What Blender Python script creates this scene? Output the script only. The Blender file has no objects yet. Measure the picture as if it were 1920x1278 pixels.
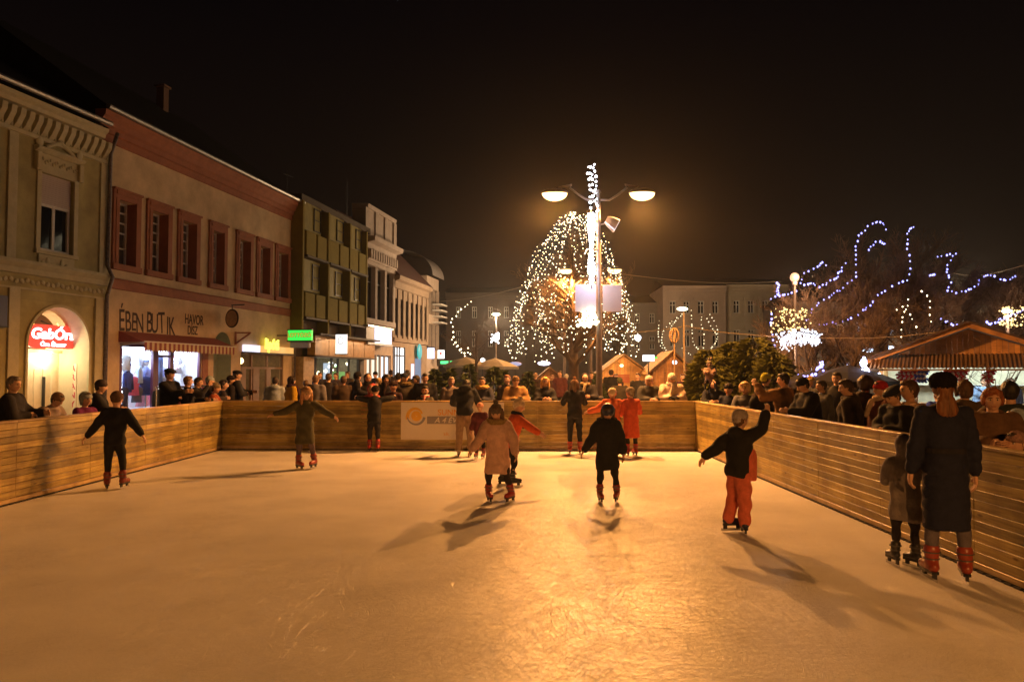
import bpy, bmesh, math, random
import numpy as np
from mathutils import Vector, Matrix, Euler, noise as mnoise
R = math.radians
rnd = random.Random(7)
sc = bpy.context.scene
col = sc.collection

# ------------------------------------------------------------------ camera
F = 1440.0
CAM = Vector((0, 0, 1.85))
cam_d = bpy.data.cameras.new('camera')
cam = bpy.data.objects.new('camera', cam_d)
col.objects.link(cam)
cam_d.sensor_width = 36
cam_d.lens = 27
cam_d.clip_end = 2000
cam_d.clip_start = 0.05
cam.location = CAM
cam.rotation_euler = (R(90 + 2.35), 0, R(0.995))
sc.camera = cam
CR = Euler((R(90 + 2.35), 0, R(0.995))).to_matrix()

def ray(px, py):
    """world direction of a photo pixel"""
    return CR @ Vector(((px - 960) / F, -(py - 639) / F, -1.0))

def at_y(px, py, Y):
    d = ray(px, py)
    return CAM + d * (Y / d.y)

def at_x(px, py, X):
    d = ray(px, py)
    return CAM + d * (X / d.x)

def ground(px, py, z=0.0):
    d = ray(px, py)
    return CAM + d * ((z - CAM.z) / d.z)

# ------------------------------------------------------------------ materials
_m = {}
def nodes_of(m):
    return m.node_tree.nodes, m.node_tree.links

def mat(name, c, rough=0.8, var=0.0, scale=8.0, bump=0.0, bscale=None, metal=0.0, spec=0.4, stretch=(1, 1, 1), island=0.0, c2=None):
    if name in _m: return _m[name]
    m = bpy.data.materials.new(name); _m[name] = m
    m.use_nodes = True
    N, L = nodes_of(m)
    b = N['Principled BSDF']
    b.inputs['Base Color'].default_value = (*c, 1)
    b.inputs['Roughness'].default_value = rough
    b.inputs['Metallic'].default_value = metal
    b.inputs['Specular IOR Level'].default_value = spec
    if var or bump or island or c2:
        tc = N.new('ShaderNodeTexCoord'); mp = N.new('ShaderNodeMapping')
        mp.inputs['Scale'].default_value = stretch
        L.new(tc.outputs['Object'], mp.inputs['Vector'])
        nz = N.new('ShaderNodeTexNoise'); nz.inputs['Scale'].default_value = scale
        nz.inputs['Detail'].default_value = 6; nz.inputs['Roughness'].default_value = 0.65
        L.new(mp.outputs['Vector'], nz.inputs['Vector'])
        out = None
        cr = N.new('ShaderNodeValToRGB')
        ca = c2 if c2 else tuple(x * (1 - var) for x in c)
        cb = c if c2 else tuple(min(1, x * (1 + var)) for x in c)
        cr.color_ramp.elements[0].position = 0.3; cr.color_ramp.elements[0].color = (*ca, 1)
        cr.color_ramp.elements[1].position = 0.7; cr.color_ramp.elements[1].color = (*cb, 1)
        L.new(nz.outputs['Fac'], cr.inputs['Fac'])
        out = cr.outputs['Color']
        if island:
            ge = N.new('ShaderNodeNewGeometry')
            hs = N.new('ShaderNodeHueSaturation')
            ma = N.new('ShaderNodeMapRange')
            ma.inputs['To Min'].default_value = 1 - island; ma.inputs['To Max'].default_value = 1 + island
            L.new(ge.outputs['Random Per Island'], ma.inputs['Value'])
            L.new(ma.outputs['Result'], hs.inputs['Value'])
            L.new(out, hs.inputs['Color']); out = hs.outputs['Color']
        L.new(out, b.inputs['Base Color'])
        if bump:
            bp = N.new('ShaderNodeBump'); bp.inputs['Strength'].default_value = bump
            bp.inputs['Distance'].default_value = 0.02
            if bscale:
                n2 = N.new('ShaderNodeTexNoise'); n2.inputs['Scale'].default_value = bscale
                n2.inputs['Detail'].default_value = 4
                L.new(mp.outputs['Vector'], n2.inputs['Vector']); L.new(n2.outputs['Fac'], bp.inputs['Height'])
            else:
                L.new(nz.outputs['Fac'], bp.inputs['Height'])
            L.new(bp.outputs['Normal'], b.inputs['Normal'])
    return m

def emit(name, c, s, sample=True, base=(0.02, 0.02, 0.02)):
    if name in _m: return _m[name]
    m = bpy.data.materials.new(name); _m[name] = m
    m.use_nodes = True
    N, L = nodes_of(m)
    b = N['Principled BSDF']
    b.inputs['Base Color'].default_value = (*base, 1)
    b.inputs['Emission Color'].default_value = (*c, 1)
    b.inputs['Emission Strength'].default_value = s
    if not sample: m.cycles.emission_sampling = 'NONE'
    return m

def glass(name, tint=(0.02, 0.02, 0.025), rough=0.05):
    """dark window glass, reflecting"""
    if name in _m: return _m[name]
    m = mat(name, tint, rough=rough, spec=0.6)
    return m

def clear_glass(name):
    if name in _m: return _m[name]
    m = bpy.data.materials.new(name); _m[name] = m
    m.use_nodes = True
    N, L = nodes_of(m)
    out = N['Material Output']
    g = N.new('ShaderNodeBsdfGlossy'); g.inputs['Roughness'].default_value = 0.03
    t = N.new('ShaderNodeBsdfTransparent'); t.inputs['Color'].default_value = (0.92, 0.95, 0.95, 1)
    mx = N.new('ShaderNodeMixShader'); mx.inputs['Fac'].default_value = 0.07
    L.new(t.outputs[0], mx.inputs[1]); L.new(g.outputs[0], mx.inputs[2]); L.new(mx.outputs[0], out.inputs['Surface'])
    return m

# ------------------------------------------------------------------ mesh builder
def frame_of(d):
    d = Vector(d).normalized()
    a = Vector((0, 0, 1)) if abs(d.z) < 0.95 else Vector((0, 1, 0))
    x = d.cross(a).normalized(); y = d.cross(x).normalized()
    return x, y, d

class MB:
    def __init__(s): s.v = []; s.f = []; s.m = []
    def add(s, vs, fs, mi=0):
        o = len(s.v); s.v.extend([tuple(v) for v in vs])
        for f in fs: s.f.append(tuple(i + o for i in f)); s.m.append(mi)
        return s
    def box(s, a, b, mi=0, bev=0.0):
        x0, y0, z0 = [min(p, q) for p, q in zip(a, b)]; x1, y1, z1 = [max(p, q) for p, q in zip(a, b)]
        if bev and min(x1 - x0, y1 - y0, z1 - z0) > 2.2 * bev:
            e = bev
            vs = []
            for (sx, sy, sz) in [(i, j, k) for i in (0, 1) for j in (0, 1) for k in (0, 1)]:
                X = x1 if sx else x0; Y = y1 if sy else y0; Z = z1 if sz else z0
                ex = -e if sx else e; ey = -e if sy else e; ez = -e if sz else e
                vs += [(X, Y + ey, Z + ez), (X + ex, Y, Z + ez), (X + ex, Y + ey, Z)]
            def I(i, j, k, c): return ((i * 2 + j) * 2 + k) * 3 + c
            fs = []
            for i in (0, 1):
                fs.append([I(i, 0, 0, 0), I(i, 1, 0, 0), I(i, 1, 1, 0), I(i, 0, 1, 0)][::(1 if i else -1)])
                fs.append([I(0, i, 0, 1), I(0, i, 1, 1), I(1, i, 1, 1), I(1, i, 0, 1)][::(1 if i else -1)])
                fs.append([I(0, 0, i, 2), I(1, 0, i, 2), I(1, 1, i, 2), I(0, 1, i, 2)][::(1 if i else -1)])
            for i in (0, 1):
                for j in (0, 1):
                    fs.append([I(i, j, 0, 0), I(i, j, 1, 0), I(i, j, 1, 1), I(i, j, 0, 1)])
                    fs.append([I(i, 0, j, 0), I(i, 1, j, 0), I(i, 1, j, 2), I(i, 0, j, 2)])
                    fs.append([I(0, i, j, 1), I(1, i, j, 1), I(1, i, j, 2), I(0, i, j, 2)])
                    for k in (0, 1): fs.append([I(i, j, k, 0), I(i, j, k, 1), I(i, j, k, 2)])
            return s.add(vs, fs, mi)
        vs = [(x0, y0, z0), (x1, y0, z0), (x1, y1, z0), (x0, y1, z0), (x0, y0, z1), (x1, y0, z1), (x1, y1, z1), (x0, y1, z1)]
        return s.add(vs, [(0, 3, 2, 1), (4, 5, 6, 7), (0, 1, 5, 4), (1, 2, 6, 5), (2, 3, 7, 6), (3, 0, 4, 7)], mi)
    def bar(s, p, q, w, h=None, mi=0, up=None):
        """rectangular bar from p to q"""
        h = h or w
        x, y, d = frame_of(Vector(q) - Vector(p))
        p = Vector(p); q = Vector(q)
        vs = [c + x * (w / 2 * i) + y * (h / 2 * j) for c in (p, q) for i, j in ((-1, -1), (1, -1), (1, 1), (-1, 1))]
        return s.add(vs, [(0, 1, 2, 3)[::-1], (4, 5, 6, 7), (0, 1, 5, 4), (1, 2, 6, 5), (2, 3, 7, 6), (3, 0, 4, 7)], mi)
    def tube(s, pts, r, n=8, mi=0, cap=True):
        pts = [Vector(p) for p in pts]
        rs = r if isinstance(r, (list, tuple)) else [r] * len(pts)
        o = len(s.v)
        px = None
        for i, p in enumerate(pts):
            d = (pts[min(i + 1, len(pts) - 1)] - pts[max(i - 1, 0)])
            if d.length < 1e-9: d = Vector((0, 0, 1))
            d.normalize()
            if px is None: x, y, _ = frame_of(d)
            else:
                x = px - d * px.dot(d)
                if x.length < 1e-5: x, y, _ = frame_of(d)
                x.normalize(); y = d.cross(x)
            px = x
            for k in range(n):
                a = 2 * math.pi * k / n
                s.v.append(tuple(p + (x * math.cos(a) + y * math.sin(a)) * rs[i]))
        for i in range(len(pts) - 1):
            for k in range(n):
                a = o + i * n + k; b = o + i * n + (k + 1) % n
                s.f.append((a, b, b + n, a + n)); s.m.append(mi)
        if cap:
            s.f.append(tuple(o + k for k in range(n))[::-1]); s.m.append(mi)
            e = o + (len(pts) - 1) * n
            s.f.append(tuple(e + k for k in range(n))); s.m.append(mi)
        return s
    def ell(s, c, r, M=None, nu=12, nv=8, mi=0):
        """ellipsoid, closed"""
        c = Vector(c)
        if not isinstance(r, (tuple, list)): r = (r, r, r)
        vs = [Vector((0, 0, -r[2]))]
        for j in range(1, nv):
            t = -math.pi / 2 + math.pi * j / nv
            for i in range(nu):
                a = 2 * math.pi * i / nu
                vs.append(Vector((r[0] * math.cos(t) * math.cos(a), r[1] * math.cos(t) * math.sin(a), r[2] * math.sin(t))))
        vs.append(Vector((0, 0, r[2])))
        fs = []
        for i in range(nu): fs.append((0, 1 + (i + 1) % nu, 1 + i))
        for j in range(nv - 2):
            for i in range(nu):
                a = 1 + j * nu + i; b = 1 + j * nu + (i + 1) % nu
                fs.append((a, b, b + nu, a + nu))
        e = 1 + (nv - 2) * nu; t = len(vs) - 1
        for i in range(nu): fs.append((e + i, e + (i + 1) % nu, t))
        if M is not None: vs = [M @ v for v in vs]
        return s.add([v + c for v in vs], fs, mi)
    def cone(s, p, r0, q, r1, n=12, mi=0, ends=True):
        """tapered limb with round ends"""
        s.tube([p, q], [r0, r1], n, mi)
        if ends:
            s.ell(p, r0, None, n, 6, mi); s.ell(q, r1, None, n, 6, mi)
        return s
    def loft(s, rings, n=20, mi=0, sq=2.3):
        """rings: (center, xvec, yvec); superelliptic closed loft"""
        o = len(s.v)
        for c, x, y in rings:
            c = Vector(c); x = Vector(x); y = Vector(y)
            for k in range(n):
                a = 2 * math.pi * k / n
                ca, sa = math.cos(a), math.sin(a)
                u = math.copysign(abs(ca) ** (2 / sq), ca); v = math.copysign(abs(sa) ** (2 / sq), sa)
                s.v.append(tuple(c + x * u + y * v))
        for i in range(len(rings) - 1):
            for k in range(n):
                a = o + i * n + k; b = o + i * n + (k + 1) % n
                s.f.append((a, b, b + n, a + n)); s.m.append(mi)
        s.f.append(tuple(o + k for k in range(n))[::-1]); s.m.append(mi)
        e = o + (len(rings) - 1) * n
        s.f.append(tuple(e + k for k in range(n))); s.m.append(mi)
        return s
    def prism(s, poly, d, mi=0):
        """extrude a planar polygon (list of 3D points) by vector d"""
        poly = [Vector(p) for p in poly]; d = Vector(d); n = len(poly); o = len(s.v)
        s.v.extend([tuple(p) for p in poly] + [tuple(p + d) for p in poly])
        s.f.append(tuple(o + i for i in range(n))[::-1]); s.m.append(mi)
        s.f.append(tuple(o + n + i for i in range(n))); s.m.append(mi)
        for i in range(n):
            j = (i + 1) % n
            s.f.append((o + i, o + j, o + n + j, o + n + i)); s.m.append(mi)
        return s
    def xf(s, M):
        s.v = [tuple(M @ Vector(v)) for v in s.v]; return s
    def join(s, o, mi=None):
        k = len(s.v); s.v.extend(o.v)
        s.f.extend(tuple(i + k for i in f) for f in o.f); s.m.extend(o.m if mi is None else [mi] * len(o.f)); return s
    def mesh(s, name, mats, origin=(0, 0, 0), smooth=False):
        me = bpy.data.meshes.new(name)
        o = Vector(origin)
        me.from_pydata([tuple(Vector(v) - o) for v in s.v] if o.length else s.v, [], s.f)
        for m in (mats if isinstance(mats, (list, tuple)) else [mats]): me.materials.append(m)
        me.polygons.foreach_set('material_index', s.m)
        if smooth: me.polygons.foreach_set('use_smooth', [True] * len(s.f))
        me.update()
        return me
    def build(s, name, mats, parent=None, origin=(0, 0, 0), smooth=False, loc=None, fix=False):
        me = s.mesh(name, mats, origin, smooth)
        if fix:
            bm = bmesh.new(); bm.from_mesh(me); bmesh.ops.recalc_face_normals(bm, faces=bm.faces); bm.to_mesh(me); bm.free()
        o = bpy.data.objects.new(name, me); col.objects.link(o)
        if parent: o.parent = parent
        if loc is not None: o.location = loc
        return o

def tag(o, label=None, cat=None, group=None, kind=None):
    if label: o['label'] = label
    if cat: o['category'] = cat
    if group: o['group'] = group
    if kind: o['kind'] = kind
    return o

def empty(name, loc=(0, 0, 0), rz=0.0, label=None, cat=None, group=None):
    o = bpy.data.objects.new(name, None); col.objects.link(o)
    o.empty_display_size = 0.1
    o.location = loc; o.rotation_euler = (0, 0, rz)
    return tag(o, label, cat, group)

def kids(o): return [c for c in bpy.data.objects if c.parent == o]

def copy_tree(o, parent=None):
    c = o.copy(); col.objects.link(c)
    if parent: c.parent = parent
    for ch in list(o.children): copy_tree(ch, c)
    return c

_tq = []
def text(name, body, size, m, parent, loc, rot, extrude=0.01, shear=0.0, align='CENTER', bold=0.0, width=None):
    cu = bpy.data.curves.new(name, 'FONT'); cu.body = body; cu.size = size; cu.extrude = extrude
    cu.align_x = align; cu.align_y = 'CENTER'; cu.shear = shear; cu.offset = bold
    cu.materials.append(m)
    o = bpy.data.objects.new(name, cu); col.objects.link(o)
    if parent: o.parent = parent
    o.location = loc; o.rotation_euler = rot
    if width:
        o.scale = (width, 1, 1)
    _tq.append(o)
    return o

# remesh queue: baked in one pass
_rq = []

def later(mb, name, m, parent, vox, smooth=4, post=None):
    o = mb.build(name, m, parent)
    md = o.modifiers.new('r', 'REMESH'); md.mode = 'VOXEL'; md.voxel_size = vox; md.use_smooth_shade = True
    if smooth:
        sm = o.modifiers.new('s', 'SMOOTH'); sm.factor = 0.5; sm.iterations = smooth
    _rq.append((o, post))
    return o

def bake_all():
    dg = bpy.context.evaluated_depsgraph_get()
    baked = [(o, post, bpy.data.meshes.new_from_object(o.evaluated_get(dg))) for o, post in _rq]
    for o, post, me in baked:
        old = o.data; o.modifiers.clear(); mats = [m for m in old.materials]
        o.data = me; me.name = o.name
        if not me.materials:
            for m in mats: me.materials.append(m)
        bpy.data.meshes.remove(old)
        if post: post(o)
        o.data.polygons.foreach_set('use_smooth', [True] * len(o.data.polygons))
    _rq.clear()
    for o in _tq:           # lettering becomes plain mesh
        me = bpy.data.meshes.new_from_object(o.evaluated_get(dg)); me.name = o.name
        n = bpy.data.objects.new('lettering', me); col.objects.link(n)
        n.parent = o.parent; n.location = o.location; n.rotation_euler = o.rotation_euler; n.scale = o.scale
        bpy.data.objects.remove(o)
    _tq.clear()

def displace(o, fn):
    me = o.data; n = len(me.vertices)
    co = np.empty(n * 3); me.vertices.foreach_get('co', co); co = co.reshape(-1, 3)
    no = np.empty(n * 3); me.vertex_normals.foreach_get('vector', no); no = no.reshape(-1, 3)
    d = fn(co)
    co = co + no * d[:, None]
    me.vertices.foreach_set('co', co.ravel()); me.update()
# ------------------------------------------------------------------ people
def cloth(c, rough=0.85):
    k = 'cloth_%02x%02x%02x_%d' % tuple([int(min(1, x) * 255) for x in c] + [int(rough * 100)])
    if k in _m: return _m[k]
    m = mat(k, c, rough=rough, var=0.22, scale=14, bump=0.35, bscale=60, spec=0.25)
    return m
def fur_mat(c):
    k = 'fur_%02x%02x%02x' % tuple(int(min(1, x) * 255) for x in c)
    return mat(k, c, rough=0.95, var=0.5, scale=70, bump=0.9, bscale=130, spec=0.15)
def hair_mat(c):
    k = 'hair_%02x%02x%02x' % tuple(int(min(1, x) * 255) for x in c)
    return mat(k, c, rough=0.5, var=0.55, scale=40, bump=0.6, bscale=55, spec=0.4, stretch=(1, 1, 0.12))
def knit_mat(c, c2=None):
    k = 'knit_%02x%02x%02x' % tuple(int(min(1, x) * 255) for x in c) + ('_%02x%02x%02x' % tuple(int(min(1, x) * 255) for x in c2) if c2 else '')
    return mat(k, c, rough=0.95, var=0.3, scale=30, bump=0.8, bscale=90, spec=0.1, c2=c2)
SKIN = mat('skin', (0.60, 0.36, 0.25), rough=0.55, var=0.08, scale=20, spec=0.4)
EYE = mat('eye_white', (0.6, 0.58, 0.55), rough=0.2)
IRIS = mat('eye_iris', (0.03, 0.02, 0.015), rough=0.15)
BROW = mat('eyebrow', (0.06, 0.035, 0.02), rough=0.8)
LIP = mat('lip', (0.42, 0.17, 0.14), rough=0.45)
STEEL = mat('skate_steel', (0.6, 0.6, 0.62), rough=0.25, metal=1.0)

def head_template(nu=32, nv=24):
    """unit head (chin to crown = 1), origin at centre, facing +y"""
    mb = MB()
    def g(x, z, x0, z0, sx, sz): return math.exp(-((x - x0) / sx) ** 2 - ((z - z0) / sz) ** 2)
    rows = []
    for j in range(nv + 1):
        t = -math.pi / 2 + math.pi * j / nv
        row = []
        for i in range(nu):
            a = 2 * math.pi * i / nu
            x = 0.345 * math.cos(t) * math.cos(a); y = 0.41 * math.cos(t) * math.sin(a); z = 0.5 * math.sin(t)
            front = max(0.0, math.sin(a))
            if z < 0:
                k = (-z / 0.5)
                x *= 1 - 0.30 * k ** 1.6
                if y < 0: y *= 1 - 0.45 * k ** 1.2
                else: y *= 1 - 0.10 * k
            if y > 0:
                f = front ** 0.5
                y *= 0.93
                y += f * (0.045 * g(x, z, 0, 0.10, 0.30, 0.06))                       # brow ridge
                y -= f * 0.055 * (g(x, z, 0.135, 0.02, 0.075, 0.055) + g(x, z, -0.135, 0.02, 0.075, 0.055))
                w = 0.045 + 0.03 * max(0, min(1, (0.05 - z) / 0.18))
                if -0.20 < z < 0.12:
                    h = max(0, min(1, (0.10 - z) / 0.22)); h = h if z > -0.14 else h * max(0, (z + 0.20) / 0.06)
                    y += 0.125 * h * math.exp(-(x / w) ** 2)
                y += f * 0.03 * g(x, z, 0, -0.27, 0.10, 0.05)                         # mouth
                y += f * 0.05 * g(x, z, 0, -0.44, 0.12, 0.08)                         # chin
                y += f * 0.02 * (g(x, z, 0.2, -0.13, 0.09, 0.09) + g(x, z, -0.2, -0.13, 0.09, 0.09))
            row.append((x, y, z))
        rows.append(row)
    for j in range(nv):
        for i in range(nu):
            q = [rows[j][i], rows[j][(i + 1) % nu], rows[j + 1][(i + 1) % nu], rows[j + 1][i]]
    vs = [v for r in rows for v in r]; fs = []; ms = []
    for j in range(nv):
        for i in range(nu):
            f = (j * nu + i, j * nu + (i + 1) % nu, (j + 1) * nu + (i + 1) % nu, (j + 1) * nu + i)
            c = [sum(vs[k][q] for k in f) / 4 for q in range(3)]
            mi = 0
            if c[1] > 0.2 and abs(c[0]) < 0.115 and -0.315 < c[2] < -0.225: mi = 4
            fs.append(f); ms.append(mi)
    o = len(mb.v); mb.v += vs; mb.f += fs; mb.m += ms
    for sx in (-1, 1):
        mb.ell((sx * 0.135, 0.305, 0.02), (0.062, 0.055, 0.042), None, 10, 6, 1)
        mb.ell((sx * 0.135, 0.345, 0.02), (0.030, 0.022, 0.034), None, 8, 6, 2)
        mb.tube([(sx * 0.21, 0.325, 0.085), (sx * 0.14, 0.372, 0.105), (sx * 0.06, 0.385, 0.088)], [0.010, 0.022, 0.016], 6, 3)
        M = Matrix.Rotation(sx * R(18), 3, 'Z')
        mb.ell((sx * 0.335, -0.03, -0.02), (0.035, 0.075, 0.115), M, 10, 6, 0)
    return mb
HEAD = head_template()

def hand_template():
    """unit hand length 1, wrist at origin, fingers along +z, palm faces +y, thumb to +x; slightly curled"""
    mb = MB()
    mb.loft([((0, 0, -0.08), (0.13, 0, 0), (0, 0.10, 0)), ((0, 0, 0.05), (0.15, 0, 0), (0, 0.10, 0)), ((0, 0, 0.25), (0.21, 0, 0), (0, 0.11, 0)), ((0, 0, 0.50), (0.22, 0, 0), (0, 0.085, 0)), ((0, 0, 0.54), (0.2, 0, 0), (0, 0.06, 0))], 10)
    for x, l, r in ((0.165, 0.42, 0.056), (0.055, 0.48, 0.06), (-0.055, 0.44, 0.056), (-0.16, 0.34, 0.05)):
        a = Vector((x, 0, 0.48)); b = a + Vector((x * 0.15, 0.06, 0.5 * l)); c = b + Vector((0, 0.16, 0.38 * l))
        mb.tube([a, b, c, c + Vector((0, 0.03, 0.05))], [r * 1.1, r, r * 0.85, r * 0.3], 6)
    mb.tube([(0.12, 0.02, 0.12), (0.26, 0.06, 0.30), (0.31, 0.13, 0.46), (0.31, 0.15, 0.52)], [0.085, 0.07, 0.055, 0.02], 6)
    return mb
HAND = hand_template()

ARMS = {  # for the right arm (x outwards); mirrored for the left
    'down': ((0.16, -0.02, -1), (0.06, 0.2, -1)),
    'loose': ((0.3, 0.05, -1), (0.15, 0.35, -1)),
    'out': ((0.9, 0.05, -0.40), (0.95, 0.12, -0.25)),
    'low': ((0.55, 0.0, -0.85), (0.6, 0.2, -0.8)),
    'rest': ((0.22, 0.55, -0.8), (-0.5, 0.85, 0.1)),
    'fold': ((0.28, 0.35, -0.9), (-0.85, 0.5, 0.12)),
    'fwd': ((0.1, 0.75, -0.6), (-0.15, 0.95, 0.2)),
    'up': ((0.25, 0.75, -0.2), (-0.25, 0.55, 0.75)),
    'pocket': ((0.35, -0.1, -1), (-0.15, 0.45, -0.9)),
}
PUFF = dict(pad=0.022, quilt=0.010)

def person(x, y, face, h, label, kid=False, lean=0, side=0, head=(0, 0), arms=('down', 'down'), legs=None,
           coat=(0.03, 0.03, 0.035), clen=0.06, flare=1.0, pad=0.012, quilt=0.0, qstep=0.10, crough=0.85, hood=None, collar=None,
           pants=(0.02, 0.02, 0.025), baggy=0.0, feet='shoe', fcol=(0.02, 0.02, 0.02), fyaw=(0, 0), hat=None, hair=('short', (0.05, 0.03, 0.02)),
           scarf=None, glove=None, z=0.0, group=None, fine=False, lower=None, belt=None, bag=None, female=False, glasses=False):
    rot = Matrix.Rotation(R(face), 3, 'Z'); inv = rot.transposed()
    root_name = 'person'
    hd = h * (0.165 if kid else 0.135)
    wv = 0.018 if fine else 0.026
    hip = h * (0.475 if kid else 0.505)
    sw = h * (0.098 if kid else (0.098 if female else 0.108))
    blade = 0.075 if feet == 'skate' else 0.0
    ank = 0.045 * h + blade
    th = (hip - ank + (blade)) * 0.5; 
    thl = (hip - 0.045 * h) * 0.5
    # legs
    if legs is None: legs = ((0.07, 0.02, -1), (0.02, -0.03, -1), (-0.07, 0.0, -1), (-0.02, -0.02, -1))
    dR = [Vector(v).normalized() for v in legs[0:2]]; dL = [Vector(v).normalized() for v in legs[2:4]]
    drop = max(-(dR[0].z + dR[1].z) * thl, -(dL[0].z + dL[1].z) * thl)
    pel = Vector((0, 0, drop + ank))
    sn, cs = math.sin(R(lean)), math.cos(R(lean))
    T = Vector((math.sin(R(side)), sn, cs)).normalized()
    fw = Vector((0, cs, -sn)); rt = Vector((1, 0, 0)); rt = (rt - T * rt.dot(T)).normalized(); fw = T.cross(rt)
    tl = h * (1 - 0.505 - 0.03) - hd if not kid else h * (1 - 0.475 - 0.025) - hd
    nb = pel + T * tl
    hips = [pel + Vector((sx * 0.05 * h, 0, 0)) for sx in (1, -1)]
    knee = [hips[0] + dR[0] * thl, hips[1] + dL[0] * thl]
    ankl = [knee[0] + dR[1] * thl, knee[1] + dL[1] * thl]
    sh = [nb - T * 0.035 * h + rt * (sx * sw) for sx in (1, -1)]
    def adir(a, sx):
        if isinstance(a, str):
            p, q = ARMS[a]
            return Vector((p[0] * sx, p[1], p[2])).normalized(), Vector((q[0] * sx, q[1], q[2])).normalized()
        return (inv @ Vector(a[0])).normalized(), (inv @ Vector(a[1])).normalized()
    ua, fa = 0.165 * h, 0.145 * h
    AD = [adir(arms[0], 1), adir(arms[1], -1)]
    elb = [sh[i] + AD[i][0] * ua for i in (0, 1)]
    wri = [elb[i] + AD[i][1] * fa for i in (0, 1)]
    hy, hp = head[0], head[1]
    hdir = (T * 0.6 + Vector((0, 0, 0.6))).normalized()
    HR = Matrix.Rotation(R(-hy), 3, 'Z') @ Matrix.Rotation(-R(hp + lean * 0.35), 3, 'X')
    hc = nb + hdir * (0.022 * h) + (HR @ Vector((0, 0.06, 0.52))) * hd
    # body core
    mb = MB()
    mb.cone(nb - T * 0.03 * h, 0.036 * h, hc + HR @ Vector((0, -0.08, -0.3)) * hd, 0.032 * h if not kid else 0.034 * h)
    mb.loft([(pel - Vector((0, 0, 0.03 * h)), rt * 0.07 * h, fw * 0.055 * h), (pel + T * 0.3 * tl, rt * 0.068 * h, fw * 0.05 * h), (pel + T * 0.75 * tl, rt * 0.088 * h, fw * 0.058 * h), (nb - T * 0.01 * h, rt * 0.05 * h, fw * 0.04 * h)], 14)
    for i in (0, 1):
        mb.cone(sh[i], 0.034 * h, elb[i], 0.025 * h, 10); mb.cone(elb[i], 0.025 * h, wri[i], 0.0165 * h, 10)
        mb.cone(hips[i], 0.048 * h, knee[i], 0.032 * h, 10); mb.cone(knee[i], 0.032 * h, ankl[i], 0.022 * h, 10)
    ext = MB()
    e1 = MB(); e1.join(HEAD); e1.xf(Matrix.Translation(hc) @ HR.to_4x4() @ Matrix.Scale(hd, 4)); ext.join(e1)
    hl = 0.105 * h
    gl = MB()
    for i in (0, 1):
        sx = 1 if i == 0 else -1
        d = AD[i][1]
        # palm normal: towards the body's middle / down
        n = Vector((-sx, 0.2, -0.2)); n = (n - d * n.dot(d))
        if n.length < 0.1: n = Vector((0, 0, -1)) - d * d.dot(Vector((0, 0, -1)))
        n.normalize(); xx = n.cross(d)
        if xx.y * 1.0 + xx.z * 0.3 < 0: xx = -xx      # thumb forwards
        M = Matrix((xx, n, d)).transposed().to_4x4()
        s = 1.0 if glove is None else 1.12
        e = MB(); e.join(HAND); e.xf(Matrix.Translation(wri[i]) @ M @ Matrix.Scale(hl * s, 4))
        if glove is None: ext.join(e)
        else: gl.join(e)
    mats = [SKIN, EYE, IRIS, BROW, LIP]
    def post(o, ext=ext, mats=mats):
        me = o.data
        vs = [tuple(v.co) for v in me.vertices]; fs = [tuple(p.vertices) for p in me.polygons]
        k = len(vs)
        m2 = bpy.data.meshes.new('person')
        m2.from_pydata(vs + ext.v, [], fs + [tuple(a + k for a in f) for f in ext.f])
        for m in mats: m2.materials.append(m)
        m2.polygons.foreach_set('material_index', [0] * len(fs) + ext.m)
        m2.update(); o.data = m2
    root = later(mb, root_name, SKIN, None, 0.022, 3, post)
    root.location = (x, y, z); root.rotation_euler = (0, 0, R(face))
    tag(root, label, 'person', group)
    if glove is not None: gl.build('glove', cloth(glove), root, smooth=True)
    if glasses:
        g = MB()
        for sx in (-1, 1):
            pts = [(sx * 0.15 + 0.085 * math.cos(a), 0.42, 0.02 + 0.06 * math.sin(a)) for a in [k * math.pi / 6 for k in range(13)]]
            g.tube(pts, 0.012, 5, cap=False); g.tube([(sx * 0.235, 0.42, 0.03), (sx * 0.36, 0.02, 0.03)], 0.01, 5)
        g.tube([(-0.07, 0.43, 0.03), (0.07, 0.43, 0.03)], 0.012, 5)
        g.xf(Matrix.Translation(hc) @ HR.to_4x4() @ Matrix.Scale(hd, 4)); g.build('glasses', mat('black_plastic', (0.015, 0.015, 0.015), 0.3), root)
    seed = rnd.random() * 50
    # trousers
    p = MB()
    p.loft([(pel - Vector((0, 0, 0.05 * h)), rt * (0.085 * h + baggy), fw * (0.07 * h + baggy)), (pel + T * 0.02 * h, rt * (0.092 * h + baggy), fw * (0.075 * h + baggy)), (pel + T * 0.09 * h, rt * (0.08 * h + baggy), fw * (0.065 * h + baggy))], 16)
    for i in (0, 1):
        b = ankl[i] + Vector((0, 0, 0.02 * h)) if feet == 'shoe' else ankl[i] + (knee[i] - ankl[i]).normalized() * 0.075 * h
        if baggy: b = ankl[i] + Vector((0, 0, 0.005 * h))
        p.cone(hips[i] - Vector((0, 0, 0.02 * h)), 0.058 * h + baggy, knee[i], 0.042 * h + baggy * 1.2, 12)
        p.cone(knee[i], 0.042 * h + baggy * 1.2, b, 0.031 * h + baggy * 1.3, 12)
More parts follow.
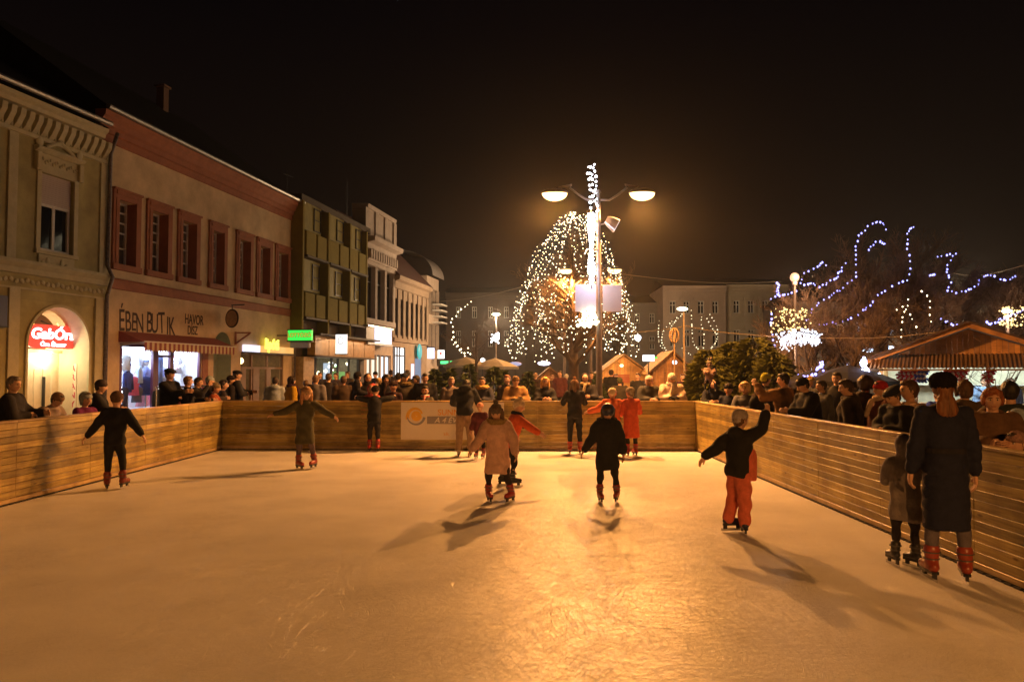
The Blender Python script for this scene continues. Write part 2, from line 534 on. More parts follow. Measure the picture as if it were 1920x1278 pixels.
    def wr(amp, sc, q=0.0, qs=0.1, sd=seed):
        def fn(co):
            d = np.zeros(len(co))
            if amp:
                ph = 2.0 * np.sin(co[:, 0] * 9 + sd) + 1.6 * np.sin(co[:, 1] * 11 + sd * 1.7)
                d += amp * np.sin(co[:, 2] * sc + ph) * (0.5 + 0.5 * np.sin(co[:, 2] * 5.1 + co[:, 0] * 6 + sd))
                d += amp * 0.6 * np.sin(co[:, 0] * sc * 0.7 + 3 * np.sin(co[:, 2] * 7 + sd)) * np.sin(co[:, 2] * 13 + sd)
            if q: d += q * (np.abs(np.sin(np.pi * co[:, 2] / qs)) ** 0.5 - 0.6)
            return d
        return lambda o: displace(o, fn)
    later(p, 'trousers', cloth(pants), root, wv, 3, wr(0.008, 38))
    # footwear
    for i in (0, 1):
        a = ankl[i]; yw = fyaw[i]
        fd = Matrix.Rotation(R(yw), 3, 'Z') @ Vector((0, 1, 0)); sd_ = Vector((fd.y, -fd.x, 0))
        shin = (knee[i] - ankl[i]).normalized()
        pitch = 0.0
        base = a.z - (ank - blade)          # sole height
        so = Vector((a.x, a.y, base))
        b = MB(); s = h if not kid else h * 1.05
        U = Vector((0, 0, 1))
        if feet == 'skate':
            b.cone(a + shin * (0.03 if baggy else 0.066) * s, (0.030 if baggy else 0.041) * s, a + shin * 0.02 * s, 0.033 * s, 12); b.cone(a + shin * 0.02 * s, 0.033 * s, a - U * 0.006 * s, 0.035 * s, 12)
            b.ell(so + fd * -0.02 * s + U * 0.028 * s, (0.03 * s, 0.035 * s, 0.03 * s))
            b.cone(so + U * 0.032 * s, 0.031 * s, so + fd * 0.075 * s + U * 0.024 * s, 0.027 * s, 12)
            b.ell(so + fd * 0.1 * s + U * 0.022 * s, 0.026 * s)
            bt = later(b, 'skate_boot', mat('skate_%d' % (fcol[0] * 999 + fcol[2] * 99), fcol, rough=0.35, var=0.15, scale=9, spec=0.5), root, 0.016, 3)
            if fine and not baggy:
                k = MB()
                for hgt, rad in ((0.055, 0.041), (0.022, 0.0355)):
                    c0 = a + shin * hgt * s
                    k.tube([c0 + fd * (rad * s * math.cos(t)) + sd_ * (rad * s * math.sin(t)) for t in [j * 2 * math.pi / 14 for j in range(15)]], 0.0065, 5, cap=False)
                    k.box(c0 + fd * rad * s - Vector((.014, .012, .012)), c0 + fd * rad * s + Vector((.014, .012, .012)))
                k.build('buckle', mat('buckle_grey', (.08, .08, .085), .4), bt, smooth=False)
            k = MB()
            def bx(f0, f1, z0, z1, w, mi):
                c = so + fd * ((f0 + f1) / 2 * s); k.loft([(c + U * z0, fd * ((f1 - f0) / 2 * s), sd_ * w), (c + U * z1, fd * ((f1 - f0) / 2 * s), sd_ * w)], 8, mi, sq=6)
            bx(-0.05, 0.12, -0.012, 0.012, 0.02 * s, 1)
            bx(-0.045, -0.012, -0.05, -0.01, 0.008 * s, 1); bx(0.065, 0.1, -0.05, -0.01, 0.008 * s, 1)
            bx(-0.065, 0.135, -0.0745, -0.045, 0.0022, 0)
            k.build('blade', [STEEL, mat('skate_holder', (0.02, 0.02, 0.025), 0.4)], bt)
        else:
            b.cone(a + shin * 0.03 * s, 0.032 * s, a - U * 0.01 * s, 0.03 * s, 10)
            b.ell(so + fd * -0.015 * s + U * 0.026 * s, (0.03 * s, 0.036 * s, 0.026 * s))
            b.cone(so + U * 0.026 * s, 0.028 * s, so + fd * 0.085 * s + U * 0.022 * s, 0.024 * s, 10)
            later(b, 'shoe', cloth(fcol, 0.6), root, 0.02, 3)
    # coat
    c = MB()
    hem_z = pel.z - clen * h
    P = pad
    rings = []
    hemc = Vector((pel.x, pel.y, hem_z)) if clen > 0.0 else pel - T * (clen * h)
    if clen > 0.14:
        rings.append((hemc, rt * ((0.098 * h + P) * flare), Vector((0, 1, 0)) * ((0.082 * h + P) * flare)))
        rings.append((hemc + Vector((0, 0, 0.012)), rt * ((0.1 * h + P) * flare), Vector((0, 1, 0)) * ((0.085 * h + P) * flare)))
        mid = Vector((pel.x, pel.y, pel.z - clen * h * 0.45))
        rings.append((mid, rt * ((0.1 * h + P) * (1 + flare) / 2), Vector((0, 1, 0)) * ((0.084 * h + P) * (1 + flare) / 2)))
    else:
        rings.append((hemc, rt * (0.094 * h + P) * flare, fw * (0.078 * h + P) * flare))
    rings.append((pel + T * 0.03 * h, rt * (0.097 * h + P), fw * (0.08 * h + P)))
    wst = 0.084 if (female or belt is not None) else 0.092
    rings.append((pel + T * 0.33 * tl, rt * (wst * h + P), fw * (0.072 * h + P)))
    rings.append((pel + T * 0.68 * tl, rt * (0.104 * h + P), fw * (0.078 * h + P)))
    rings.append((pel + T * 0.87 * tl, rt * (sw * 0.97 + P * 0.5), fw * (0.062 * h + P)))
    rings.append((nb - T * 0.012 * h, rt * (0.058 * h + P), fw * (0.046 * h + P)))
    rings.append((nb + T * 0.022 * h, rt * (0.042 * h + P), fw * (0.04 * h + P)))
    c.loft(rings, 22)
    for i in (0, 1):
        c.cone(sh[i], (0.037 if female else 0.042) * h + P, elb[i], (0.031 if female else 0.035) * h + P, 12)
        c.cone(elb[i], 0.035 * h + P, wri[i] - AD[i][1] * 0.012 * h, 0.026 * h + P * 0.8, 12)
    if hood == 'down':
        c.ell(nb - fw * 0.055 * h + T * 0.0 * h, (0.085 * h, 0.055 * h, 0.05 * h), Matrix((rt, fw, T)).transposed())
    if hood == 'up':
        c.ell(hc + HR @ Vector((0, -0.17, 0.05)) * hd, (0.47 * hd, 0.47 * hd, 0.62 * hd), HR)
        c.cone(nb, 0.055 * h + P, hc + HR @ Vector((0, -0.2, -0.2)) * hd, 0.40 * hd)
    lob = later(c, 'coat' if clen > 0.14 else 'jacket', cloth(coat, crough), root, wv, 4, wr(0.010 if not quilt else 0.005, 30, quilt, qstep))
    if lower is not None:
        lw = MB()
        of = fw * (0.045 * h)
        lw.loft([(hemc + of + Vector((0, 0, -0.03)), rt * (0.100 * h + P), fw * (0.082 * h + P)), (pel + of + T * 0.10 * tl, rt * (0.104 * h + P), fw * (0.085 * h + P)), (pel + of + T * 0.42 * tl, rt * (0.100 * h + P), fw * (0.078 * h + P)), (pel + of + T * 0.60 * tl, rt * (0.085 * h + P), fw * (0.06 * h + P))], 18)
        later(lw, 'jacket_panel', cloth(lower), root, wv, 2)
    if belt is not None:
        b = MB(); b.loft([(pel + T * (0.33 * tl - 0.022), rt * (wst * h + P + 0.012), fw * (0.072 * h + P + 0.012)), (pel + T * (0.33 * tl + 0.022), rt * (wst * h + P + 0.012), fw * (0.072 * h + P + 0.012))], 24)
        b.build('belt', cloth(belt), root, smooth=False)
    if collar is not None:
        k = MB()
        for q in range(14):
            a = 2 * math.pi * q / 14
            k.ell(nb + T * 0.012 * h + rt * (math.cos(a) * (0.062 * h + P)) + fw * (math.sin(a) * (0.058 * h + P) - 0.012 * h), 0.032 * h)
        later(k, 'fur_collar', fur_mat(collar), root, 0.018, 1, lambda o: displace(o, lambda co: 0.012 * np.sin(co[:, 0] * 170) * np.sin(co[:, 1] * 190 + co[:, 2] * 160)))
    if hood == 'up_fur' or hood == 'fur':
        pass
    if scarf is not None:
        k = MB()
        for q in range(12):
            a = 2 * math.pi * q / 12
            k.ell(nb + T * 0.02 * h + rt * (math.cos(a) * 0.052 * h) + fw * (math.sin(a) * 0.05 * h), (0.026 * h, 0.026 * h, 0.03 * h))
        k.cone(nb + fw * (0.07 * h + P), 0.022 * h, nb + fw * (0.10 * h + P) - T * 0.12 * h + rt * 0.03 * h, 0.024 * h)
        if isinstance(scarf[0], tuple):
            key = 'scarf_stripes_%d' % int(scarf[0][0] * 100)
            if key not in _m:
                m = mat(key, scarf[0], 0.95); N, L = nodes_of(m)
                tc = N.new('ShaderNodeTexCoord'); w = N.new('ShaderNodeTexWave'); w.bands_direction = 'Z'; w.inputs['Scale'].default_value = 5.0
                cr = N.new('ShaderNodeValToRGB'); cr.color_ramp.interpolation = 'CONSTANT'
                cr.color_ramp.elements[0].color = (*scarf[0], 1); cr.color_ramp.elements[1].position = 0.5; cr.color_ramp.elements[1].color = (*scarf[1], 1)
                L.new(tc.outputs['Object'], w.inputs['Vector']); L.new(w.outputs['Fac'], cr.inputs['Fac']); L.new(cr.outputs['Color'], N['Principled BSDF'].inputs['Base Color'])
            sm = _m[key]
        else: sm = knit_mat(scarf)
        later(k, 'scarf', sm, root, 0.018, 2)
    if bag is not None:
        k = MB(); k.ell(pel + T * 0.6 * tl - fw * (0.13 * h + P), (0.09 * h, 0.05 * h, 0.14 * h), Matrix((rt, fw, T)).transposed())
        later(k, 'backpack', cloth(bag), root, wv, 2)
    # hair and hats, in head units
    HM = Matrix.Translation(hc) @ HR.to_4x4() @ Matrix.Scale(hd, 4)
    def hfin(mb_, nm, m_, vox, sm, post=None):
        mb_.xf(HM); return later(mb_, nm, m_, root, vox, sm, post)
    strand = lambda amp: (lambda o: displace(o, lambda co: amp * np.sin(co[:, 0] * 210 + 2 * np.sin(co[:, 2] * 14 + seed)) * np.cos(co[:, 1] * 190 + 2 * np.sin(co[:, 2] * 11))))
    if hair is not None:
        st, hcol = hair
        k = MB()
        if st in ('short', 'boy'):
            k.ell((0, -0.075, 0.10), (0.385, 0.40, 0.45), None, 16, 12)
            k.ell((0, 0.10, 0.36), (0.29, 0.30, 0.17)); k.ell((0, -0.2, -0.12), (0.30, 0.22, 0.25))
        elif st == 'bald':
            k.ell((0, -0.13, -0.02), (0.375, 0.33, 0.26), None, 16, 10); k.ell((0, -0.08, 0.15), (0.352, 0.36, 0.355), None, 16, 10)
        elif st == 'bob':
            k.ell((0, -0.06, 0.10), (0.43, 0.45, 0.47), None, 16, 12); k.ell((0.06, 0.20, 0.34), (0.33, 0.25, 0.17), Matrix.Rotation(R(12), 3, 'Y'))
            for sx in (-1, 1): k.cone((sx * 0.36, 0.02, 0.18), 0.14, (sx * 0.37, 0.05, -0.28), 0.09)
            k.ell((0, -0.25, -0.2), (0.36, 0.22, 0.26))
        elif st == 'mop':
            k.ell((0, -0.08, 0.13), (0.42, 0.43, 0.46), None, 16, 12); k.ell((0.10, 0.22, 0.36), (0.34, 0.22, 0.17), Matrix.Rotation(R(16), 3, 'Y')); k.ell((-0.26, 0.16, 0.24), (0.13, 0.16, 0.22))
            for sx in (-1, 1): k.ell((sx * 0.36, -0.02, 0.02), (0.10, 0.20, 0.26))
            k.ell((0, -0.22, -0.12), (0.34, 0.22, 0.28))
        elif st == 'long':
            k.ell((0, -0.07, 0.10), (0.41, 0.43, 0.455), None, 16, 12); k.ell((0.0, 0.12, 0.37), (0.29, 0.28, 0.15))
            for sx in (-1, 1):
                k.cone((sx * 0.33, 0.02, 0.20), 0.15, (sx * 0.40, 0.10, -0.55), 0.14); k.cone((sx * 0.40, 0.10, -0.55), 0.14, (sx * 0.34, 0.22, -0.95), 0.06)
            k.cone((0, -0.28, 0.0), 0.3, (0, -0.32, -0.85), 0.2)
        elif st == 'pony':
            k.ell((0, -0.075, 0.08), (0.385, 0.41, 0.44), None, 16, 12)
            k.loft([((0, -0.32, 0.05), (0.26, 0, 0), (0, 0.16, 0)), ((0, -0.40, -0.22), (0.24, 0, 0), (0, 0.15, 0)), ((0, -0.47, -0.52), (0.34, 0, 0), (0, 0.13, 0)), ((0.02, -0.50, -0.80), (0.40, 0, 0), (0, 0.10, 0)), ((0.03, -0.51, -0.98), (0.30, 0, 0), (0, 0.08, 0)), ((0.05, -0.51, -1.12), (0.10, 0, 0), (0, 0.05, 0))], 16)
        hfin(k, 'hair', hair_mat(hcol), 0.011 if not fine else 0.009, 2, strand(0.004 if fine else 0.003))
    if hat is not None:
        st, hcol = hat[0], hat[1]
        k = MB(); nm = 'hat'
        if st in ('beanie', 'pompom', 'ears', 'flaps'):
            k.ell((0, -0.04, 0.20), (0.405, 0.455, 0.40), None, 18, 12)
            k.loft([((0, -0.03, 0.10), (0.40, 0, 0), (0, 0.45, 0)), ((0, -0.03, 0.13), (0.425, 0, 0), (0, 0.475, 0)), ((0, -0.03, 0.25), (0.425, 0, 0), (0, 0.475, 0)), ((0, -0.03, 0.28), (0.40, 0, 0), (0, 0.45, 0))], 20, sq=2)
            k.ell((0, -0.27, -0.02), (0.34, 0.2, 0.2))
            if st == 'flaps' or len(hat) > 3:
                for sx in (-1, 1): k.ell((sx * 0.37, 0, -0.15), (0.08, 0.18, 0.28))
            if st == 'ears':
                for sx in (-1, 1): k.ell((sx * 0.33, -0.03, 0.60), (0.19, 0.13, 0.18))
            o = hfin(k, 'hat', knit_mat(hcol, hat[2] if len(hat) > 2 else None), 0.013, 3)
            if st == 'pompom':
                q = MB(); q.ell((0, -0.06, 0.70), (0.17, 0.17, 0.15)); q.xf(HM)
                later(q, 'pompom', fur_mat(hat[3] if len(hat) > 3 and hat[3] else hcol), o, 0.012, 1, lambda o: displace(o, lambda co: 0.008 * np.sin(co[:, 0] * 240) * np.sin(co[:, 1] * 220 + co[:, 2] * 260)))
        elif st == 'cap':
            k.ell((0, 0.0, 0.32), (0.44, 0.52, 0.24), Matrix.Rotation(R(-8), 3, 'X'), 18, 10)
            k.loft([((0, -0.03, 0.14), (0.385, 0, 0), (0, 0.435, 0)), ((0, -0.03, 0.32), (0.39, 0, 0), (0, 0.44, 0))], 18, sq=2)
            k.ell((0, 0.42, 0.20), (0.30, 0.24, 0.035), Matrix.Rotation(R(-12), 3, 'X'))
            hfin(k, 'hat', cloth(hcol), 0.012, 3)
        elif st == 'beret':
            k.ell((0.05, -0.06, 0.32), (0.52, 0.56, 0.25), Matrix.Rotation(R(14), 3, 'Y') @ Matrix.Rotation(R(-10), 3, 'X'), 18, 10)
            k.loft([((0, -0.03, 0.12), (0.385, 0, 0), (0, 0.435, 0)), ((0, -0.03, 0.30), (0.40, 0, 0), (0, 0.45, 0))], 18, sq=2)
            hfin(k, 'hat', cloth(hcol), 0.012, 3)
        elif st == 'fur':
            k.ell((0, -0.05, 0.30), (0.475, 0.52, 0.33), None, 22, 14); k.ell((0, -0.06, 0.12), (0.45, 0.50, 0.20), None, 20, 10)
            hfin(k, 'hat', fur_mat(hcol), 0.011, 1, lambda o: displace(o, lambda co: 0.010 * np.sin(co[:, 0] * 200 + 3 * np.sin(co[:, 2] * 90)) * np.sin(co[:, 1] * 210 + co[:, 2] * 170)))
        elif st == 'helmet':
            k.ell((0, -0.03, 0.16), (0.45, 0.52, 0.46), None, 20, 12)
            k.ell((0, 0.43, 0.14), (0.34, 0.20, 0.04), Matrix.Rotation(R(-10), 3, 'X'))
            hfin(k, 'helmet', mat('helmet_%d' % (hcol[2] * 99), hcol, 0.35, spec=0.5), 0.012, 3)
        elif st == 'trapper':
            k.ell((0, -0.04, 0.2), (0.44, 0.48, 0.42), None, 18, 12)
            for sx in (-1, 1): k.ell((sx * 0.40, 0.02, -0.12), (0.11, 0.2, 0.34))
            k.ell((0, 0.36, 0.26), (0.32, 0.12, 0.14))
            hfin(k, 'hat', fur_mat(hcol), 0.012, 2)
    if hood in ('rim',):
        k = MB()
        for q in range(18):
            a = 2 * math.pi * q / 18
            k.ell((0.40 * math.cos(a), 0.05 + 0.06 * math.sin(a), 0.0 + 0.55 * math.sin(a)), 0.11)
        k.ell((0, -0.2, 0.05), (0.46, 0.40, 0.58)); k.cone((0, -0.2, -0.3), 0.42, (0, -0.2, -0.62), 0.45)
        hfin(k, 'hood', cloth(coat, crough), 0.013, 3)
    return root

def sp(px, py, label, face, Y=None, X=None, grow=1.0, z=0.0, **kw):
    """spectator whose hat top stands at photo pixel (px, py), at depth Y or on the line x = X"""
    p = at_y(px, py, Y) if Y is not None else at_x(px, py, X)
    lean = kw.get('lean', 0)
    h = (p.z - z) * grow
    if lean: h = h / (1 - 0.50 * (1 - math.cos(R(lean))))
    if kw.get('hat') is not None: h *= 0.985
    o = person(p.x, p.y, face, h, label, z=z, **kw)
    if lean:      # keep the head, not the feet, on the pixel
        d = math.sin(R(lean)) * h * 0.40
        o.location.x -= -math.sin(R(face)) * d; o.location.y -= math.cos(R(face)) * d
    return o
# ------------------------------------------------------------------ ground, ice, rink boards
gm = mat('square_paving', (0.16, 0.14, 0.12), 0.8, 0.25, 3, 0.3, 30)
mb = MB(); mb.add([(-400, -60, -0.03), (400, -60, -0.03), (400, 700, -0.03), (-400, 700, -0.03)], [(0, 1, 2, 3)])
tag(mb.build('square_paving', gm), kind='structure')

FL = ground(413, 843); FR = ground(1302, 843); NL = ground(0, 950); NR = ground(1920, 1107)
YF = (FL.y + FR.y) / 2
def lineX(a, b, Y): return a.x + (b.x - a.x) * (Y - a.y) / (b.y - a.y)
XL0, XL1 = lineX(FL, NL, -2.0), lineX(FL, NL, YF)
XR0, XR1 = lineX(FR, NR, -2.0), lineX(FR, NR, YF)
WH = at_y(985, 751, YF).z           # height of the boards
print('rink', YF, XL0, XL1, XR0, XR1, WH)

def ice_mat():
    m = bpy.data.materials.new('ice'); m.use_nodes = True
    N, L = nodes_of(m); b = N['Principled BSDF']
    tc = N.new('ShaderNodeTexCoord')
    def noise(scale, st=(1, 1, 1), rot=0.0, det=4, dist=0.0):
        mp = N.new('ShaderNodeMapping'); mp.inputs['Scale'].default_value = st; mp.inputs['Rotation'].default_value = (0, 0, rot)
        L.new(tc.outputs['Object'], mp.inputs['Vector'])
        n = N.new('ShaderNodeTexNoise'); n.inputs['Scale'].default_value = scale; n.inputs['Detail'].default_value = det
        n.inputs['Distortion'].default_value = dist
        L.new(mp.outputs['Vector'], n.inputs['Vector']); return n.outputs['Fac']
    def math_(op, a, bb=None, cl=False):
        n = N.new('ShaderNodeMath'); n.operation = op; n.use_clamp = cl
        for i, x in enumerate((a, bb)):
            if x is None: continue
            if isinstance(x, (int, float)): n.inputs[i].default_value = x
            else: L.new(x, n.inputs[i])
        return n.outputs[0]
    def curved(rot, seed):      # warped coordinates so that the strokes bend like skating arcs
        mp = N.new('ShaderNodeMapping'); mp.inputs['Rotation'].default_value = (0, 0, rot); mp.inputs['Location'].default_value = (seed, seed * 0.7, seed)
        L.new(tc.outputs['Object'], mp.inputs['Vector'])
        n = N.new('ShaderNodeTexNoise'); n.inputs['Scale'].default_value = 0.35; n.inputs['Detail'].default_value = 1
        L.new(mp.outputs['Vector'], n.inputs['Vector'])
        mx = N.new('ShaderNodeVectorMath'); mx.operation = 'MULTIPLY_ADD'; mx.inputs[1].default_value = (3.0, 3.0, 0)
        L.new(n.outputs['Color'], mx.inputs[0]); L.new(mp.outputs['Vector'], mx.inputs[2])
        return mx.outputs[0]
    scr = None
    for rot, seed, sc_, st, w in ((0.3, 1, 1.0, (34, 0.9, 1), 0.010), (-0.5, 4, 1.0, (48, 1.7, 1), 0.010), (1.2, 9, 1.0, (42, 1.2, 1), 0.009), (2.2, 14, 1.0, (64, 2.4, 1), 0.011), (0.9, 21, 1.0, (60, 2.2, 1), 0.012), (1.7, 33, 1.0, (90, 3.4, 1), 0.014)):
        v = curved(rot, seed)
        mp = N.new('ShaderNodeMapping'); mp.inputs['Scale'].default_value = st; L.new(v, mp.inputs['Vector'])
        n = N.new('ShaderNodeTexNoise'); n.inputs['Scale'].default_value = sc_; n.inputs['Detail'].default_value = 2
        L.new(mp.outputs['Vector'], n.inputs['Vector'])
        d = math_('ABSOLUTE', math_('SUBTRACT', n.outputs['Fac'], 0.5))
        ln = math_('SUBTRACT', 1.0, math_('DIVIDE', d, w), True)
        scr = ln if scr is None else math_('MAXIMUM', scr, ln)
    fine = noise(60, (1, 1, 1), 0, 5); mid = noise(1.1, (1, 1, 1), 0, 6); big = noise(0.22, (1, 1, 1), 0, 3)
    # base colour: worn white, whiter where scraped
    cr = N.new('ShaderNodeValToRGB')
    cr.color_ramp.elements[0].position = 0.32; cr.color_ramp.elements[0].color = (0.63, 0.625, 0.62, 1)
    cr.color_ramp.elements[1].position = 0.72; cr.color_ramp.elements[1].color = (0.82, 0.815, 0.80, 1)
    s = math_('ADD', math_('MULTIPLY', mid, 0.55), math_('MULTIPLY', fine, 0.45))
    s = math_('ADD', s, math_('MULTIPLY', scr, 0.16))
    L.new(s, cr.inputs['Fac']); L.new(cr.outputs['Color'], b.inputs['Base Color'])
    r = math_('ADD', 0.32, math_('MULTIPLY', mid, 0.16)); r = math_('SUBTRACT', r, math_('MULTIPLY', scr, 0.14))
    L.new(r, b.inputs['Roughness'])
    b.inputs['Specular IOR Level'].default_value = 0.5
    h = math_('ADD', math_('MULTIPLY', fine, 0.30), math_('MULTIPLY', scr, -0.55))
    bp = N.new('ShaderNodeBump'); bp.inputs['Strength'].default_value = 0.75; bp.inputs['Distance'].default_value = 0.006
    L.new(h, bp.inputs['Height']); L.new(bp.outputs['Normal'], b.inputs['Normal'])
    return m
mb = MB(); mb.add([(XL0, -2, 0), (XR0, -2, 0), (XR1, YF, 0), (XL1, YF, 0)], [(0, 1, 2, 3)])
tag(mb.build('ice', ice_mat()), kind='structure')

def wood_mat(name, c, c2, rough=0.55):
    m = bpy.data.materials.new(name); m.use_nodes = True; _m[name] = m
    N, L = nodes_of(m); b = N['Principled BSDF']
    tc = N.new('ShaderNodeTexCoord'); ge = N.new('ShaderNodeNewGeometry')
    off = N.new('ShaderNodeVectorMath'); off.operation = 'MULTIPLY_ADD'; off.inputs[1].default_value = (1, 1, 1)
    cx = N.new('ShaderNodeCombineXYZ'); mm = N.new('ShaderNodeMath'); mm.operation = 'MULTIPLY'; mm.inputs[1].default_value = 37
    L.new(ge.outputs['Random Per Island'], mm.inputs[0]); L.new(mm.outputs[0], cx.inputs['X']); L.new(mm.outputs[0], cx.inputs['Z'])
    L.new(tc.outputs['Object'], off.inputs[0]); L.new(cx.outputs[0], off.inputs[2])
    mp = N.new('ShaderNodeMapping'); mp.inputs['Scale'].default_value = (1.2, 1.2, 30)
    L.new(off.outputs[0], mp.inputs['Vector'])
    n = N.new('ShaderNodeTexNoise'); n.inputs['Scale'].default_value = 1.6; n.inputs['Detail'].default_value = 5; n.inputs['Distortion'].default_value = 0.6
    L.new(mp.outputs['Vector'], n.inputs['Vector'])
    cr = N.new('ShaderNodeValToRGB')
    cr.color_ramp.elements[0].position = 0.33; cr.color_ramp.elements[0].color = (*c2, 1)
    cr.color_ramp.elements[1].position = 0.62; cr.color_ramp.elements[1].color = (*c, 1)
    L.new(n.outputs['Fac'], cr.inputs['Fac'])
    # knots
    mp2 = N.new('ShaderNodeMapping'); mp2.inputs['Scale'].default_value = (2.2, 2.2, 7); L.new(off.outputs[0], mp2.inputs['Vector'])
    vo = N.new('ShaderNodeTexVoronoi'); vo.inputs['Scale'].default_value = 1.0; L.new(mp2.outputs['Vector'], vo.inputs['Vector'])
    kr = N.new('ShaderNodeValToRGB'); kr.color_ramp.elements[0].position = 0.04; kr.color_ramp.elements[0].color = (0.25, 0.15, 0.1, 1)
    kr.color_ramp.elements[1].position = 0.13; kr.color_ramp.elements[1].color = (1, 1, 1, 1); L.new(vo.outputs['Distance'], kr.inputs['Fac'])
    mu = N.new('ShaderNodeMix'); mu.data_type = 'RGBA'; mu.blend_type = 'MULTIPLY'; mu.inputs['Factor'].default_value = 0.9
    L.new(cr.outputs['Color'], mu.inputs['A']); L.new(kr.outputs['Color'], mu.inputs['B'])
    wn = N.new('ShaderNodeTexNoise'); wn.inputs['Scale'].default_value = 2.3; wn.inputs['Detail'].default_value = 5; L.new(tc.outputs['Object'], wn.inputs['Vector'])
    wr_ = N.new('ShaderNodeValToRGB'); wr_.color_ramp.elements[0].position = .34; wr_.color_ramp.elements[0].color = (.55, .50, .46, 1); wr_.color_ramp.elements[1].position = .58; wr_.color_ramp.elements[1].color = (1, 1, 1, 1); L.new(wn.outputs['Fac'], wr_.inputs['Fac'])
    m3 = N.new('ShaderNodeMix'); m3.data_type = 'RGBA'; m3.blend_type = 'MULTIPLY'; m3.inputs['Factor'].default_value = 1.0
    L.new(mu.outputs['Result'], m3.inputs['A']); L.new(wr_.outputs['Color'], m3.inputs['B']); mu = m3
    hs = N.new('ShaderNodeHueSaturation'); ma = N.new('ShaderNodeMapRange'); ma.inputs['To Min'].default_value = 0.58; ma.inputs['To Max'].default_value = 1.35
    L.new(ge.outputs['Random Per Island'], ma.inputs['Value']); L.new(ma.outputs['Result'], hs.inputs['Value']); L.new(mu.outputs['Result'], hs.inputs['Color'])
    L.new(hs.outputs['Color'], b.inputs['Base Color']); b.inputs['Roughness'].default_value = rough
    bp = N.new('ShaderNodeBump'); bp.inputs['Strength'].default_value = 0.25; bp.inputs['Distance'].default_value = 0.01
    L.new(n.outputs['Fac'], bp.inputs['Height']); L.new(bp.outputs['Normal'], b.inputs['Normal'])
    return m
PINE = wood_mat('pine_boards', (0.43, 0.33, 0.10), (0.26, 0.18, 0.05), 0.42)
PINE2 = wood_mat('pine_rail', (0.58, 0.43, 0.22), (0.40, 0.27, 0.11), 0.38)
DARKMAT = mat('rubber_mat', (0.015, 0.015, 0.016), 0.7, 0.3, 20)

def barrier(a, b, label, seams, flip=1):
    """plank barrier from a to b (ground points on its rink face), built of panels; local x runs along it, local y away from the ice"""
    a = Vector((a[0], a[1], 0)); b = Vector((b[0], b[1], 0)); Ln = (b - a).length
    root = empty('rink_barrier', a, math.atan2((b - a).y, (b - a).x), label, 'barrier', 'plank barriers round the ice')
    s = flip
    xs = [0] + list(seams(Ln)) + [Ln]
    rr = random.Random(len(label))
    for x0, x1 in zip(xs, xs[1:]):
        p = MB(); n = 11; z0, z1 = 0.085, WH - 0.032; hh = (z1 - z0) / n
        for k in range(n):
            j = rr.uniform(-0.002, 0.002)
            p.box((x0 + 0.002, s * (0.0 + j), z0 + k * hh + 0.003), (x1 - 0.002, s * 0.022, z0 + (k + 1) * hh - 0.003), 0, 0.003)
        p.build('panel', PINE, root)
        q = MB(); q.box((x1 - 0.05, s * 0.0225, 0.0), (x1 + 0.05, s * 0.08, z1)); q.build('post', PINE2, root)
    t = MB()
    for x0, x1 in zip(xs, xs[1:]): t.box((x0 + 0.001, s * -0.016, WH - 0.032), (x1 - 0.001, s * 0.10, WH), 0, 0.004)
    t.build('top_rail', PINE2, root)
    k = MB(); k.box((0, s * -0.008, 0.02), (Ln, s * 0.018, 0.080), 0, 0.004); k.build('kick_board', PINE2, root)
    u = MB()
    i = 0.0
    while i < Ln: u.box((i, s * -0.032, 0.0), (min(Ln, i + 0.09), s * -0.002, 0.018)); i += 0.13
    u.box((0, s * -0.018, 0.0), (Ln, s * 0.02, 0.012)); u.build('base_mat', DARKMAT, root)
    return root
def reg(step, off=0.0):
    return lambda L: [off + i * step for i in range(1, int((L - off) / step) + 1) if off + i * step < L - 0.25]
barrier((XL1, YF), (XL0, -2), 'plank barrier along the shop side of the rink', reg(1.9), -1)
barrier((XL1 + 0.0, YF), (XR1, YF), 'plank barrier across the far end of the rink with the banner on it', reg(1.9), 1)
barrier((XR1, YF), (XR0, -2), 'plank barrier on the market stall side beside the long navy coat', reg(1.85), 1)

# banner on the far barrier
bl = at_y(752, 754, YF - 0.02); br = at_y(868, 824, YF - 0.02)
bx0, bx1, bz1, bz0 = bl.x, at_y(945, 790, YF).x, bl.z, br.z
def banner_mat():
    m = mat('banner_vinyl', (0.78, 0.72, 0.68), 0.5, 0.06, 2); return m
ban = empty('banner', (bx0, YF - 0.021, 0), 0, 'pale vinyl banner with a yellow swirl on the far plank barrier', 'banner')
bw, bh = bx1 - bx0, bz1 - bz0
mb = MB(); nx, nz = 24, 10
for i in range(nx + 1):
    for j in range(nz + 1):
        mb.v.append((bw * i / nx, -0.006 - 0.005 * math.sin(i * 0.9 + j * 0.3) * math.sin(j * 0.7 + 1), bz0 + bh * j / nz))
for i in range(nx):
    for j in range(nz): mb.f.append((i * (nz + 1) + j, (i + 1) * (nz + 1) + j, (i + 1) * (nz + 1) + j + 1, i * (nz + 1) + j + 1)); mb.m.append(0)
mb.build('sheet', banner_mat(), ban, smooth=True)
PX = bw / (945 - 752)
def bpt(px, py): return ((px - 752) * PX, -0.016, bz1 - (py - 754) * PX)
